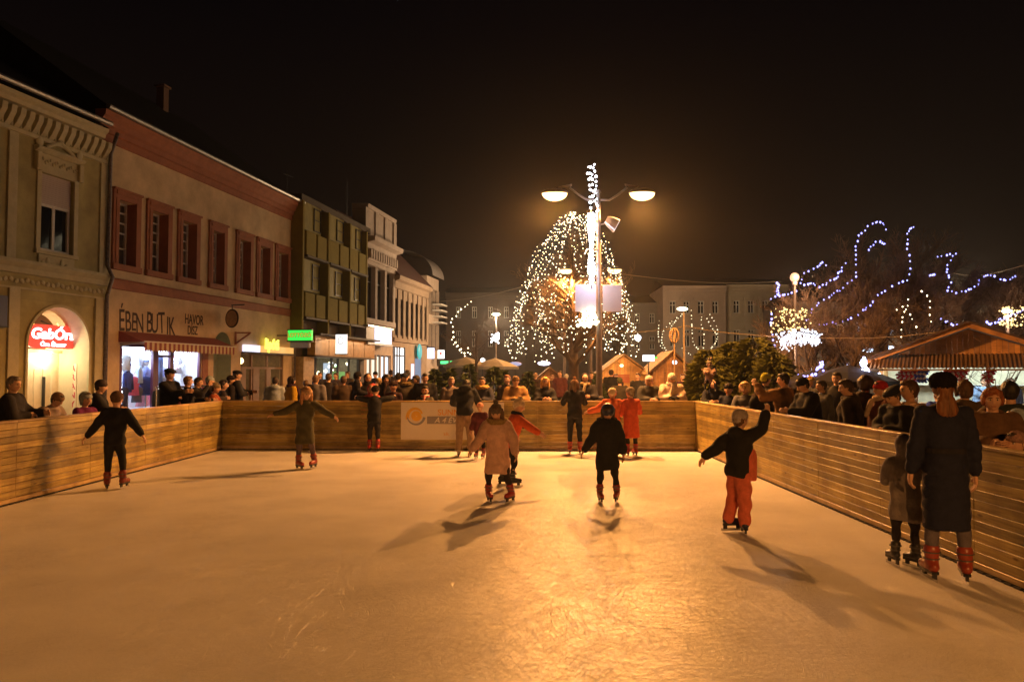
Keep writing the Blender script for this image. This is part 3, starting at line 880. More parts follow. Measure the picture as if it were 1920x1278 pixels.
# swirl logo: yellow disc with grey and yellow tails
def swirl(name, r0, r1, a0, a1, w0, w1, m, y):
    mb = MB(); c = Vector(bpt(781, 779)); n = 28; vs = []
    for i in range(n + 1):
        t = i / n; a = R(a0 + (a1 - a0) * t); r = (r0 + (r1 - r0) * t) * PX; w = (w0 + (w1 - w0) * t) * PX
        for q in (r - w / 2, r + w / 2): vs.append((c.x + q * math.cos(a), y, c.z + q * math.sin(a)))
    fs = [(2 * i, 2 * i + 1, 2 * i + 3, 2 * i + 2) for i in range(n)]
    mb.add(vs, fs); mb.build(name, m, ban)
YEL = mat('print_yellow', (0.78, 0.45, 0.05), 0.5); GRY = mat('print_grey', (0.25, 0.25, 0.33), 0.5); ORG = mat('print_orange', (0.75, 0.36, 0.06), 0.5)
swirl('swirl_emblem', 4.5, 6, 0, 360, 9, 9, YEL, -0.0165)
swirl('swirl_emblem', 11, 17, 20, 200, 3, 7, YEL, -0.0170)
swirl('swirl_emblem', 17, 15, 190, 350, 2, 5, GRY, -0.0175)
text('lettering', 'SUNNY', 15 * PX, ORG, ban, bpt(846, 773), (R(90), 0, 0), 0.001, bold=0.002)
mb = MB(); a = bpt(801, 780); b_ = bpt(905, 794); mb.box((a[0], -0.0155, b_[2]), (b_[0], -0.0145, a[2])); mb.build('stripe', mat('print_slate', (0.24, 0.22, 0.25), 0.5), ban)
text('lettering', 'A 4 ÉVSZAK', 14.5 * PX, mat('print_white', (0.75, 0.72, 0.7), 0.5), ban, bpt(853, 787.5), (R(90), 0, 0), 0.001, shear=0.3, bold=0.002)
text('lettering', 'kft.', 9 * PX, ORG, ban, bpt(838, 813), (R(90), 0, 0), 0.001)

# ------------------------------------------------------------------ street lamps
SOD = (1.0, 0.39, 0.088)
LAMPGLASS = emit('sodium_bowl', (1.0, 0.62, 0.24), 5, False)
POLE = mat('lamp_pole_paint', (0.16, 0.14, 0.13), 0.45, 0.2, 10, metal=0.3)
def street_lamp(x, y, H, half, top, label, power, seed=0, tilt=0.0):
    root = empty('street_lamp', (x, y, 0), 0, label, 'street lamp', 'double armed street lamps down the square')
    p = MB(); p.tube([(0, 0, -0.03), (0, 0, 1.2), (0, 0, 1.25), (0, 0, top)], [0.115, 0.11, 0.085, 0.055], 16); p.ell((0, 0, top), 0.07)
    p.tube([(0, 0, -0.03), (0, 0, 0.06)], [0.2, 0.19], 16)
    p.build('pole', POLE, root, smooth=False)
    for s in (-1, 1):
        a = MB()
        a.tube([(s * 0.06, 0, H - 0.10), (s * 0.28, 0, H - 0.11), (s * 0.5, 0, H + 0.02), (s * 0.75, 0, H + 0.22), (s * (half - 0.45), 0, H + 0.30), (s * (half - 0.1), 0, H + 0.22)], [0.03, 0.03, 0.028, 0.026, 0.024, 0.022], 8)
        a.build('arm', POLE, root, smooth=True)
        hm = MB()
        n = 20
        for k in range(6):
            t = k / 5 * math.pi / 2
            hm.v += [(s * half + 0.36 * math.cos(t) * math.cos(q * 2 * math.pi / n), 0.20 * math.cos(t) * math.sin(q * 2 * math.pi / n), H + 0.075 + 0.13 * math.sin(t)) for q in range(n)]
        for k in range(5):
            for q in range(n): hm.f.append((k * n + q, k * n + (q + 1) % n, (k + 1) * n + (q + 1) % n, (k + 1) * n + q)); hm.m.append(0)
        hd_ = hm.build('lamp_head', POLE, root, smooth=True)
        g = MB()
        rows = 7
        for k in range(rows):
            t = k / (rows - 1) * math.pi / 2
            g.v += [(s * half + 0.33 * math.cos(t) * math.cos(q * 2 * math.pi / n), 0.18 * math.cos(t) * math.sin(q * 2 * math.pi / n), H + 0.07 - 0.20 * math.sin(t)) for q in range(n)]
        for k in range(rows - 1):
            for q in range(n): g.f.append((k * n + q, (k + 1) * n + q, (k + 1) * n + (q + 1) % n, k * n + (q + 1) % n)); g.m.append(0)
        g.build('glass_bowl', LAMPGLASS, hd_, smooth=True)
        ld = bpy.data.lights.new('lamp_light', 'SPOT'); ld.energy = power; ld.color = SOD; ld.shadow_soft_size = 0.11; ld.spot_size = R(176); ld.spot_blend = 0.35
        lo = bpy.data.objects.new('lamp_light', ld); col.objects.link(lo); lo.parent = hd_; lo.location = (s * half, 0, H - 0.26)
    return root
LY = 20.0
l0 = at_y(1040, 371, LY); l1 = at_y(1204, 364, LY)
LH = (l0.z + l1.z) / 2
PW = 3300
lampx = (l0.x + l1.x) / 2
L1 = street_lamp(lampx, LY, LH, (l1.x - l0.x) / 2, LH + 0.1, 'double armed street lamp wound with white lights behind the far barrier', PW)
l2a = at_y(1061, 511, LY * 164 / 92); l2b = at_y(1152, 506, LY * 164 / 92)
street_lamp((l2a.x + l2b.x) / 2, l2a.y, (l2a.z + l2b.z) / 2, (l2b.x - l2a.x) / 2, l2a.z + 0.1, 'double armed street lamp beyond the tree of warm lights', PW)
l3 = at_y(1058, 562, 52)
street_lamp(l3.x, 52, l3.z, 1.36, l3.z + 0.1, 'double armed street lamp farthest off, low behind the lit tree', PW)
# unseen lamp behind the photographer, moved off the row line and boosted as front light
street_lamp(lampx + 2.2, -13, LH, 1.4, LH + 0.1, 'unseen double armed street lamp behind the viewer, set off the row as front light', PW * 1.3)

# things fixed on the near lamp pole
def pole_pt(py): return at_y(1120, py, LY).z
# light string wound on the pole top: bulbs in a loose spiral
WARM = emit('bulb_warm', (1.0, 0.84, 0.52), 6, False)
WHITE = emit('bulb_white', (0.85, 0.88, 1.0), 16, False)
BLUE = emit('bulb_blue', (0.30, 0.30, 1.0), 3.7, False)
WIRE = mat('wire', (0.02, 0.02, 0.02), 0.6)
def string(name, pts, bulb, label, spacing=0.22, r=0.045, jit=0.0, group=None, cat='light string', seed=1, wire=0.008, drop=0.0):
    """wire through pts with bulbs along it: one mesh"""
    pts = [Vector(p) for p in pts]; rr = random.Random(seed)
    mb = MB(); mb.tube(pts, wire, 4, 0)
    acc = 0.0
    for a, b in zip(pts, pts[1:]):
        l = (b - a).length
        if l < 1e-6: continue
        t = acc
        while t < l:
            p = a + (b - a) * (t / l) + Vector((rr.uniform(-jit, jit), rr.uniform(-jit, jit), rr.uniform(-jit, jit) - drop))
            q = r * rr.uniform(0.65, 1.25)
            mb.ell(p, (q, q, q * 1.15), None, 6, 4, 1)
            t += spacing * rr.uniform(0.7, 1.4)
        acc = t - l
    o = mb.build(name, [WIRE, bulb], None, origin=pts[0], loc=pts[0], smooth=True)
    return tag(o, label, cat, group)
pts = []
for k in range(60):
    t = k / 59; pz = pole_pt(312 + 90 * t); a = k * 0.9
    pts.append((lampx - 0.12 + 0.10 * math.cos(a) - 0.08 * (1 - t), LY - 0.16 + 0.1 * math.sin(a), pz))
mb = MB(); mb.tube([(lampx, LY - 0.1, LH + 0.05), (lampx - 0.12, LY - 0.16, pole_pt(312))], [0.03, 0.012], 6)
string('light_string', pts, WHITE, 'white light string spiralling above the near lamp post', 0.15, 0.026, 0.02)
# the thick lit column (tube of white leds) on the pole
dec = empty('light_column', (lampx - 0.20, LY - 0.14, pole_pt(535)), 0, 'bluish white light column strapped to the near lamp post', 'light decoration')
h_ = pole_pt(402) - pole_pt(535)
mb = MB(); rr = random.Random(3)
for k in range(300):
    t = rr.random(); a = rr.random() * 6.28; rad = 0.085 * (0.75 + 0.35 * math.sin(t * 9)) * (1 if t > 0.15 else 0.6)
    mb.ell((rad * math.cos(a), rad * math.sin(a), t * h_), rr.uniform(0.012, 0.024), None, 5, 4)
mb.build('bulb_cluster', WHITE, dec, smooth=True)
mb = MB(); mb.tube([(0, 0, -0.1), (0, 0, h_ + 0.1)], 0.02, 6)
for k in range(5): mb.bar((0, 0, h_ * (k + .5) / 5), (0.2, 0.12, h_ * (k + .5) / 5), 0.03)
mb.build('frame', POLE, dec)
ld = bpy.data.lights.new('column_light', 'POINT'); ld.energy = 32; ld.color = (0.80, 0.80, 1.0); ld.shadow_soft_size = 0.3
o = bpy.data.objects.new('column_light', ld); col.objects.link(o); o.parent = dec; o.location = (0.0, -0.6, 0.1)
for (xa, xb, ya, yb, lab, c) in ((1078, 1118, 533, 584, 'pale lilac board on the near lamp post', (0.62, 0.56, 0.62)), (1130, 1166, 534, 584, 'pale pinkish board on the near lamp post', (0.70, 0.56, 0.50))):
    a = at_y(xa, ya, LY - 0.12); b = at_y(xb, yb, LY - 0.12)
    r_ = empty('sign_board', ((a.x + b.x) / 2, a.y, b.z), 0, lab, 'board', 'boards on the near lamp post')
    w = (b.x - a.x) / 2; hh = a.z - b.z
    mb = MB(); mb.box((-w, -0.015, 0), (w, 0.015, hh), 0, 0.004); mb.build('panel', mat('board_' + lab[5:9].strip(), c, 0.5, 0.05, 3), r_)
    mb = MB()
    for z_ in (0.12, hh - 0.12): mb.box((-w, 0.016, z_ - 0.02), (w, 0.05, z_ + 0.02))
    mb.build('bracket', POLE, r_)
# lights hanging below the boards
pts = [(lampx - 0.28 + 0.26 * math.cos(k * 1.9) * (0.4 + k / 60), LY - 0.22 + 0.1 * math.sin(k * 1.3), pole_pt(582 + 0.55 * k)) for k in range(50)]
string('light_string', pts, WARM, 'tangle of warm bulbs hanging under the boards of the near lamp post', 0.16, 0.04, 0.05)
# floodlight
fp = at_y(1146, 418, LY)
fl = empty('floodlight', (fp.x, LY - 0.05, fp.z), 0, 'small floodlight on a bracket on the near lamp post', 'floodlight')
M = Matrix.Rotation(R(28), 4, 'Y')
mb = MB(); mb.loft([((-0.16, 0, 0.0), (0, 0.10, 0), (0, 0, 0.09)), ((-0.02, 0, 0), (0, 0.15, 0), (0, 0, 0.14)), ((0.16, 0, -0.02), (0, 0.19, 0), (0, 0, 0.17))], 12, sq=5); mb.xf(M); mb.build('housing', mat('floodlight_metal', (0.35, 0.34, 0.36), 0.4, metal=0.6), fl)
mb = MB(); mb.loft([((0.161, 0, -0.02), (0, 0.17, 0), (0, 0, 0.15)), ((0.168, 0, -0.02), (0, 0.17, 0), (0, 0, 0.15))], 12, sq=5); mb.xf(M); mb.build('lens', emit('flood_lens', (0.9, 0.9, 1.0), 1.6, False), fl)
mb = MB(); mb.tube([(-0.30, 0.03, -0.05), (-0.1, 0.02, 0.0)], 0.02, 6); mb.bar((-0.05, 0, 0.16), (0.16, 0, 0.10), 0.06, 0.015); mb.build('bracket', POLE, fl)

# ------------------------------------------------------------------ night sky
w = bpy.data.worlds.new('World'); sc.world = w; w.use_nodes = True
N, L = w.node_tree.nodes, w.node_tree.links
bg = N['Background']
tc = N.new('ShaderNodeTexCoord'); sx = N.new('ShaderNodeSeparateXYZ'); L.new(tc.outputs['Generated'], sx.inputs[0])
cr = N.new('ShaderNodeValToRGB'); e = cr.color_ramp.elements
e[0].position = 0.0; e[0].color = (0.010, 0.0055, 0.0028, 1)
e[1].position = 0.42; e[1].color = (0.0018, 0.0011, 0.0012, 1)
k = e.new(0.16); k.color = (0.0055, 0.003, 0.0018, 1)
L.new(sx.outputs['Z'], cr.inputs['Fac'])
L.new(cr.outputs['Color'], bg.inputs['Color']); bg.inputs['Strength'].default_value = 1.0
sc.view_settings.view_transform = 'Standard'; sc.view_settings.look = 'None'; sc.view_settings.gamma = 1; sc.view_settings.exposure = 0.30
sc.view_settings.use_curve_mapping = False
sc.cycles.use_denoising = True
sc.cycles.max_bounces = 6
sc.cycles.diffuse_bounces = 3
sc.cycles.sample_clamp_indirect = 4

HAZE = 0.00055
if HAZE:
    mb = MB(); mb.box((-70, -20, -1.0), (80, 110, 22)); hz = mb.build('haze', STEEL); tag(hz, kind='stuff')
    m = bpy.data.materials.new('haze'); m.use_nodes = True; N, L = nodes_of(m); N.remove(N['Principled BSDF'])
    pv = N.new('ShaderNodeVolumePrincipled'); pv.inputs['Color'].default_value = (.8, .8, .8, 1); pv.inputs['Density'].default_value = HAZE; pv.inputs['Anisotropy'].default_value = 0.85
    L.new(pv.outputs[0], N['Material Output'].inputs['Volume']); hz.data.materials.clear(); hz.data.materials.append(m)
# ------------------------------------------------------------------ the street front beyond the rink
TH = math.atan2(0.156, 0.9877)          # the street runs at this angle to the rink
FO = Vector((-18.23, 0, 0)); FU = Vector((0.156, 0.9877, 0)).normalized(); FN = Vector((FU.y, -FU.x, 0))
FR_ROT = -TH
def fac(px, py, out=0.0):
    """(u, z) where a photo pixel meets the facade plane (moved out by `out`)"""
    d = ray(px, py); o = FO + FN * out
    t = (o - CAM).dot(FN) / d.dot(FN); p = CAM + d * t
    return (p - FO).dot(FU), p.z
def fw_(u, n, z): return FO + FU * u + FN * n + Vector((0, 0, z))

def wall_open(mb, u0, u1, z0, z1, ops, n=0.0, depth=0.28, mi=0, rmi=None):
    """wall sheet at local x = n with rectangular openings and their reveals; x is outward, y along, z up"""
    us = sorted(set([u0, u1] + [o[0] for o in ops] + [o[1] for o in ops])); zs = sorted(set([z0, z1] + [o[2] for o in ops] + [o[3] for o in ops]))
    us = [u for u in us if u0 - 1e-6 <= u <= u1 + 1e-6]; zs = [z for z in zs if z0 - 1e-6 <= z <= z1 + 1e-6]
    idx = {}
    def V(u, z):
        k = (round(u, 4), round(z, 4))
        if k not in idx: idx[k] = len(mb.v); mb.v.append((n, u, z))
        return idx[k]
    for a, b in zip(us, us[1:]):
        for c, d in zip(zs, zs[1:]):
            mu, mz = (a + b) / 2, (c + d) / 2
            if any(o[0] < mu < o[1] and o[2] < mz < o[3] for o in ops): continue
            mb.f.append((V(a, c), V(b, c), V(b, d), V(a, d))); mb.m.append(mi)
    r = mi if rmi is None else rmi
    for o in ops:
        a, b, c, d = o[:4]; dd = o[4] if len(o) > 4 else depth
        mb.add([(n, a, c), (n, a, d), (n - dd, a, d), (n - dd, a, c)], [(0, 1, 2, 3)], r)
        mb.add([(n, b, c), (n, b, d), (n - dd, b, d), (n - dd, b, c)], [(3, 2, 1, 0)], r)
        mb.add([(n, a, d), (n, b, d), (n - dd, b, d), (n - dd, a, d)], [(0, 1, 2, 3)], r)
        mb.add([(n, a, c), (n, b, c), (n - dd, b, c), (n - dd, a, c)], [(3, 2, 1, 0)], r)
    # body behind
    mb.add([(n, u0, z0), (n, u0, z1), (n - 9, u0, z1), (n - 9, u0, z0)], [(0, 1, 2, 3)], mi)
    mb.add([(n, u1, z0), (n, u1, z1), (n - 9, u1, z1), (n - 9, u1, z0)], [(3, 2, 1, 0)], mi)
    mb.add([(n - 9, u0, z0), (n - 9, u0, z1), (n - 9, u1, z1), (n - 9, u1, z0)], [(0, 1, 2, 3)], mi)
    return mb
PANE = glass('window_glass', (0.012, 0.014, 0.018), 0.06)
WHITEP = mat('white_window_paint', (0.62, 0.60, 0.56), 0.5, 0.1, 12)
DKFRAME = mat('dark_window_frame', (0.03, 0.025, 0.022), 0.5)
def window(root, u0, u1, z0, z1, n, mull=1, rails=(0.62,), fm=None, fwid=0.06, pm=None, name='window'):
    """glazed frame set in an opening, glass plane at local x = n"""
    fm = fm or WHITEP
    f = MB(); w = fwid
    f.box((n - 0.03, u0, z0), (n + 0.03, u0 + w, z1)); f.box((n - 0.03, u1 - w, z0), (n + 0.03, u1, z1))
    f.box((n - 0.03, u0 + w, z0), (n + 0.03, u1 - w, z0 + w)); f.box((n - 0.03, u0 + w, z1 - w), (n + 0.03, u1 - w, z1))
    for k in range(1, mull + 1):
        c = u0 + (u1 - u0) * k / (mull + 1); f.box((n - 0.022, c - w * .55, z0 + w), (n + 0.022, c + w * .55, z1 - w))
    for r in rails:
        c = z0 + (z1 - z0) * r; f.box((n - 0.018, u0 + w, c - w * .4), (n + 0.018, u1 - w, c + w * .4))
    fo = f.build(name, fm, root)
    g = MB(); g.add([(n - 0.035, u0, z0), (n - 0.035, u1, z0), (n - 0.035, u1, z1), (n - 0.035, u0, z1)], [(0, 1, 2, 3)]); g.build('pane', pm or PANE, fo)
    return fo
def building(name_label, cat='building', **k):
    return empty('building', FO, FR_ROT, name_label, cat)
def profile(mb, u0, u1, prof, mi=0):
    """cornice: profile [(outward, z)...] swept along u; closed at the back"""
    n = len(prof); o = len(mb.v)
    for u in (u0, u1): mb.v += [(a, u, z) for a, z in prof]
    for i in range(n - 1): mb.f.append((o + i, o + n + i, o + n + i + 1, o + i + 1)); mb.m.append(mi)
    mb.f.append(tuple(o + i for i in range(n))); mb.m.append(mi); mb.f.append(tuple(o + n + i for i in range(n))[::-1]); mb.m.append(mi)
    mb.f.append((o + n - 1, o + 2 * n - 1, o + n, o)); mb.m.append(mi)
    return mb
ROOF = mat('dark_roof_tiles', (0.016, 0.011, 0.010), 0.8, 0.35, 6, 0.5, 18)
def roof(root, u0, u1, z, over, deep, rise, m=None, nm='roof'):
    mb = MB(); mb.add([(over, u0, z), (over, u1, z), (-deep, u1, z + rise), (-deep, u0, z + rise), (-2 * deep - over, u0, z), (-2 * deep - over, u1, z)], [(0, 1, 2, 3), (3, 2, 5, 4), (0, 3, 4), (1, 5, 2)])
    return mb.build(nm, m or ROOF, root)
def U(px, py=640): return fac(px, py)[0]
def Z(px, py): return fac(px, py)[1]

# ---- A: yellow stucco house with the arched doorway
MA = mat('yellow_stucco', (0.38, 0.33, 0.15), 0.85, 0.28, 1.1, 0.3, 40)
MA2 = mat('cream_stucco_trim', (0.50, 0.45, 0.28), 0.8, 0.12, 4, 0.25, 40)
PURL = mat('cream_rendered_reveal', (0.62, 0.50, 0.33), 0.8, 0.08, 4)
b = building('yellow stucco house with modillion cornice and arched jeweller doorway')
uE = U(201); uS = U(-260); zTop = fac(150, 235, 0)[1]
aw0, aw1 = U(82, 400), U(141, 400); awz0, awz1 = Z(112, 474), Z(112, 331)
pu0, pu1 = U(48, 650), U(176, 650); pz = Z(115, 567)
mb = MB()
ops = [(aw0, aw1, awz0, awz1, 0.18), (pu0, pu1, 0.0, pz, 0.02)]
wo2 = (U(-120), U(-70), awz0, awz1, 0.18); ops.append(wo2)
wall_open(mb, uS, uE, -0.03, zTop, ops)
mb.build('wall', MA, b)
# arched doorway: spandrel plate with arch cut out of the rectangular opening, deep splayed reveal
uc = (pu0 + pu1) / 2; rad = (pu1 - pu0) / 2 - 0.22; spring = pz - 0.15 - rad * 1.0
def arch(n=26, rx=rad, rz=rad * 1.0):
    return [(uc - rx * math.cos(math.pi * k / n), spring + rz * math.sin(math.pi * k / n)) for k in range(n + 1)]
mb = MB(); A = arch()
vs = [(-0.02, pu0, 0.0), (-0.02, uc - rad, 0.0)] ; o = 0
poly = [(-0.02, pu0, -0.02)] + [(-0.02, pu0, pz)] + [(-0.02, pu1, pz), (-0.02, pu1, -0.02), (-0.02, uc + rad, -0.02)] + [(-0.02, a, z) for a, z in reversed(A)] + [(-0.02, uc - rad, -0.02)]
n = len(A)
for i in range(n - 1):      # plate between arch and top edge
    (a0, z0), (a1, z1) = A[i], A[i + 1]
    t0 = pu0 if i == 0 else a0; t1 = pu1 if i == n - 2 else a1
    mb.add([(-0.02, a0, z0), (-0.02, a1, z1), (-0.02, t1, pz), (-0.02, t0, pz)], [(0, 1, 2, 3)])
mb.add([(-0.02, pu0, -0.02), (-0.02, uc - rad, -0.02), (-0.02, uc - rad, spring), (-0.02, pu0, pz)], [(0, 1, 2, 3)])
mb.add([(-0.02, uc + rad, -0.02), (-0.02, pu1, -0.02), (-0.02, pu1, pz), (-0.02, uc + rad, spring)], [(0, 1, 2, 3)])
mb.build('arch_plate', MA, b)
mb = MB()                    # splayed reveal
RD = 1.0
S = [(uc - rad, -0.02)] + A + [(uc + rad, -0.02)]
for (a0, z0), (a1, z1) in zip(S, S[1:]):
    f = lambda a: uc + (a - uc) * 0.90
    mb.add([(-0.02, a0, z0), (-0.02, a1, z1), (-RD, f(a1), z1 if z1 < spring else spring + (z1 - spring) * 0.9), (-RD, f(a0), z0 if z0 < spring else spring + (z0 - spring) * 0.9)], [(0, 1, 2, 3)])
mb.build('arch_reveal', PURL, b)
mb = MB()
for (a0, z0), (a1, z1) in zip(S, S[1:]):
    g = lambda a, z: (uc + (a - uc) * 1.07, z if z < spring else spring + (z - spring) * 1.07)
    p0, p1 = g(a0, z0), g(a1, z1)
    mb.add([(0.05, a0, z0), (0.05, a1, z1), (0.05, *p1), (0.05, *p0), (-0.02, a0, z0), (-0.02, a1, z1), (-0.02, *p1), (-0.02, *p0)], [(0, 1, 2, 3), (0, 4, 5, 1), (3, 2, 6, 7)])
mb.build('archivolt', MA2, b)
# door wall at the back of the recess: lit cream panelled doors under a dark fanlight
dz = Z(115, 661)
DOORM = mat('cream_door_paint', (0.66, 0.57, 0.40), 0.5, 0.08, 6)
mb = MB(); mb.box((-RD - 0.06, uc - rad, 0.0), (-RD, uc + rad, dz)); dr = mb.build('door', DOORM, b)
for k in range(6):
    c = uc - rad * 0.85 + rad * 1.7 * (k + .5) / 6
    q = MB(); q.box((-RD + 0.001, c - 0.10, 0.25), (-RD + 0.03, c + 0.10, dz - 0.5), 0, 0.01); q.build('door_panel', DOORM, dr)
for k in (1.0, 2.1, 4.3):
    c = uc - rad * 0.85 + rad * 1.7 * k / 6 
    q = MB(); q.box((-RD + 0.03, c - 0.055, 0.2), (-RD + 0.05, c + 0.055, dz - 0.75)); q.build('door_glass', PANE, dr)
mb = MB(); mb.box((-RD - 0.06, uc - rad * 0.95, dz), (-RD + 0.12, uc + rad * 0.95, dz + 0.12)); mb.build('transom', MA2, b)
mb = MB(); mb.box((-RD - 0.2, uc - rad, dz + 0.12), (-RD - 0.04, uc + rad, pz)); mb.build('fanlight', mat('brown_fanlight', (0.10, 0.055, 0.025), 0.4), b)
# lamps over the door
for k in (-0.45, 0.35):
    lo_ = MB(); lo_.ell((-RD + 0.22, uc + k * rad, dz - 0.02), (0.06, 0.06, 0.05), None, 10, 6); lo_.build('door_lamp', emit('door_lamp', (1.0, 0.88, 0.6), 30, False), b, smooth=True)
    ld = bpy.data.lights.new('door_light', 'POINT'); ld.energy = 42; ld.color = (1, 0.86, 0.5); ld.shadow_soft_size = 0.06
    o = bpy.data.objects.new('door_light', ld); col.objects.link(o); o.parent = b; o.location = (-RD + 0.30, uc + k * rad, dz - 0.12)
# neon outline around the fanlight
NEON = emit('neon_amber', (1.0, 0.52, 0.10), 7, True)
for seg in ([(0.55, 0.9), (0.93, 0.35)], [(-0.72, 0.55), (-0.12, 0.55)], [(0.96, 0.22), (0.99, -0.12), (0.92, -0.2), (0.35, -0.2)], [(-0.95, -0.2), (-0.7, -0.2)]):
    mb = MB(); mb.tube([(-RD + 0.16, uc + a * rad * 0.92, dz + 0.35 + (z_ * (spring + rad - dz - 0.4))) for a, z_ in seg], 0.028, 6); mb.build('neon_tube', NEON, b, smooth=True)
# upper window
window(b, aw0 + .02, aw1 - .02, awz0, awz0 + (awz1 - awz0) * 0.62, -0.14, 1, (), WHITEP, 0.09)
mb = MB(); 
sz = awz0 + (awz1 - awz0) * 0.62
for k in range(14): mb.box((-0.13, aw0 + .02, sz + (awz1 - sz) * k / 14 + 0.003), (-0.09, aw1 - .02, sz + (awz1 - sz) * (k + 1) / 14 - 0.003))
mb.build('roller_shutter', mat('shutter_pale', (0.50, 0.42, 0.38), 0.6), b)
window(b, wo2[0] + .02, wo2[1] - .02, awz0, awz1, -0.14, 1, (0.7,), WHITEP, 0.09)
def surround(u0, u1, z0, z1, w, t, m, head=0.0, sill=0.12, nm='window_surround', n0=0.0):
    q = MB()
    q.box((n0, u0 - w, z0), (n0 + t, u0, z1)); q.box((n0, u1, z0), (n0 + t, u1 + w, z1)); q.box((n0, u0 - w, z1), (n0 + t * 1.02, u1 + w, z1 + w + head))
    if sill: q.box((n0, u0 - w * 1.15, z0 - sill), (n0 + t * 1.9, u1 + w * 1.15, z0), 0, 0.01)
    return q.build(nm, m, b)
surround(aw0, aw1, awz0, awz1, 0.16, 0.05, MA2, 0.0)
mb = MB(); hz = awz1 + 0.16; wc = (aw0 + aw1) / 2; hw = (aw1 - aw0) / 2 + 0.28
mb.box((0, wc - hw + .1, hz), (0.04, wc + hw - .1, hz + 0.42)); profile(mb, wc - hw, wc + hw, [(0, hz + 0.42), (0.08, hz + 0.44), (0.20, hz + 0.52), (0.20, hz + 0.58), (0, hz + 0.60)])
for s in (-1, 1):
    mb.box((0, wc + s * (hw - 0.1) - 0.09, hz - 0.15), (0.15, wc + s * (hw - 0.1) + 0.09, hz + 0.42), 0, 0.02); mb.ell((0.06, wc + s * (hw - 0.14), hz + 0.74), (0.06, 0.14, 0.16))
mb.tube([(0.05, wc - hw * .6, hz + 0.62), (0.05, wc - hw * .3, hz + 0.78), (0.05, wc, hz + 0.92), (0.05, wc + hw * .3, hz + 0.78), (0.05, wc + hw * .6, hz + 0.62)], 0.07, 8)
rr = random.Random(5)
for k in range(16): mb.ell((0.04, wc - hw * .75 + hw * 1.5 * k / 15, hz + 0.21 + 0.06 * math.sin(k * 2.1)), (0.035, 0.05, 0.06), None, 8, 6)
mb.build('window_pediment', MA2, b)
mb = MB(); mb.box((0, aw0 - .05, awz0 - 0.75), (0.05, aw1 + .05, awz0 - 0.13))
for k in range(7): mb.ell((0.06, aw0 + (aw1 - aw0) * (k + .5) / 7, awz0 - 0.42 + 0.1 * math.sin(k * 1.9)), (0.03, 0.09, 0.12), None, 8, 6)
mb.build('apron_panel', MA2, b)
# cornice with brackets
zf = fac(150, 281, .1)[1]; zf1 = fac(150, 243, .25)[1]; zct = fac(150, 218, .42)[1]; ch_ = zct - zf1
uEc = fac(206, 238, .42)[0]
mb = MB(); profile(mb, uS, uEc, [(0, zf1), (0.10, zf1 + .01), (0.14, zf1 + .1 * ch_), (0.30, zf1 + .16 * ch_), (0.33, zf1 + .5 * ch_), (0.42, zf1 + .7 * ch_), (0.45, zct), (0, zct + .02)])
profile(mb, uS, uE, [(0, zf - .12), (0.08, zf - .10), (0.10, zf), (0, zf + .02)]); mb.build('cornice', MA2, b)
mb = MB(); nb_ = 16; u0 = U(-60); st = (uE - 0.35 - u0) / nb_
for k in range(nb_ + 1):
    c = u0 + st * k; h0 = zf + 0.04
    mb.prism([(0, c - 0.09, zf1 - 0.01), (0.28, c - 0.09, zf1 - 0.01), (0.25, c - 0.09, zf1 - 0.2), (0.10, c - 0.09, h0 + 0.1), (0, c - 0.09, h0)], (0, 0.18, 0))
    mb.box((0, c + 0.13, h0 + .02), (0.03, c + st - 0.13, zf1 - .06))
mb.build('bracket', MA2, b); bpy.context.scene.objects  # frieze brackets read as one moulded band
za = zct + .02
mb = MB(); mb.tube([(0.52, uS, za + .16), (0.52, uEc, za + .16)], 0.09, 8); mb.build('gutter', mat('zinc', (0.30, 0.28, 0.26), 0.35, 0.2, 8, metal=0.7), b)
roof(b, uS, uEc, za + .02, 0.45, 5.0, 3.4)
# string course and ornament band
zs1 = Z(100, 497); zs0 = Z(100, 522); zo = Z(100, 545)
mb = MB(); profile(mb, uS, uE, [(0, zs0), (0.10, zs0 + .03), (0.13, zs0 + .18), (0.24, zs1 - .10), (0.24, zs1), (0, zs1 + .03)]); mb.box((0, uS, zo - .06), (0.05, uE, zo)); mb.build('string_course', MA2, b)
mb = MB(); k = 0; u = uS
while u < uE - 0.2:
    mb.ell((0.02, u, (zs0 + zo) / 2 + 0.03 * math.sin(k * 2)), (0.04, 0.10, 0.07), Matrix.Rotation(R(35 * (-1) ** k), 3, 'X'), 8, 6); u += 0.19; k += 1
mb.build('ornament_band', MA2, b)
for p_, q_ in (((0.0, uE - 0.62, 0), (0.07, uE - 0.18, zo - .06)), ((0, pu0 - 0.50, 0), (0.07, pu0 - 0.12, zo - .06)), ((0, uE - .5, zs1 + .03), (0.06, uE - .1, zf - .12)), ((0, U(30, 420) - .16, zs1 + .03), (0.06, U(30, 420) + .16, zf - .12))):
    mb = MB(); mb.box(p_, q_, 0, 0.008); mb.build('pilaster', MA2, b)
mb = MB(); dpu = fac(202, 500, .12)[0]
mb.tube([(0.42, dpu, za), (0.16, dpu, za - .7), (0.12, dpu, zs1 + .3), (0.34, dpu, zs1 - .1), (0.14, dpu, zs0 - .3), (0.12, dpu, 0)], 0.065, 8); mb.build('downpipe', mat('old_zinc', (0.16, 0.13, 0.12), 0.5, 0.5, 14, metal=0.3), b, smooth=True)

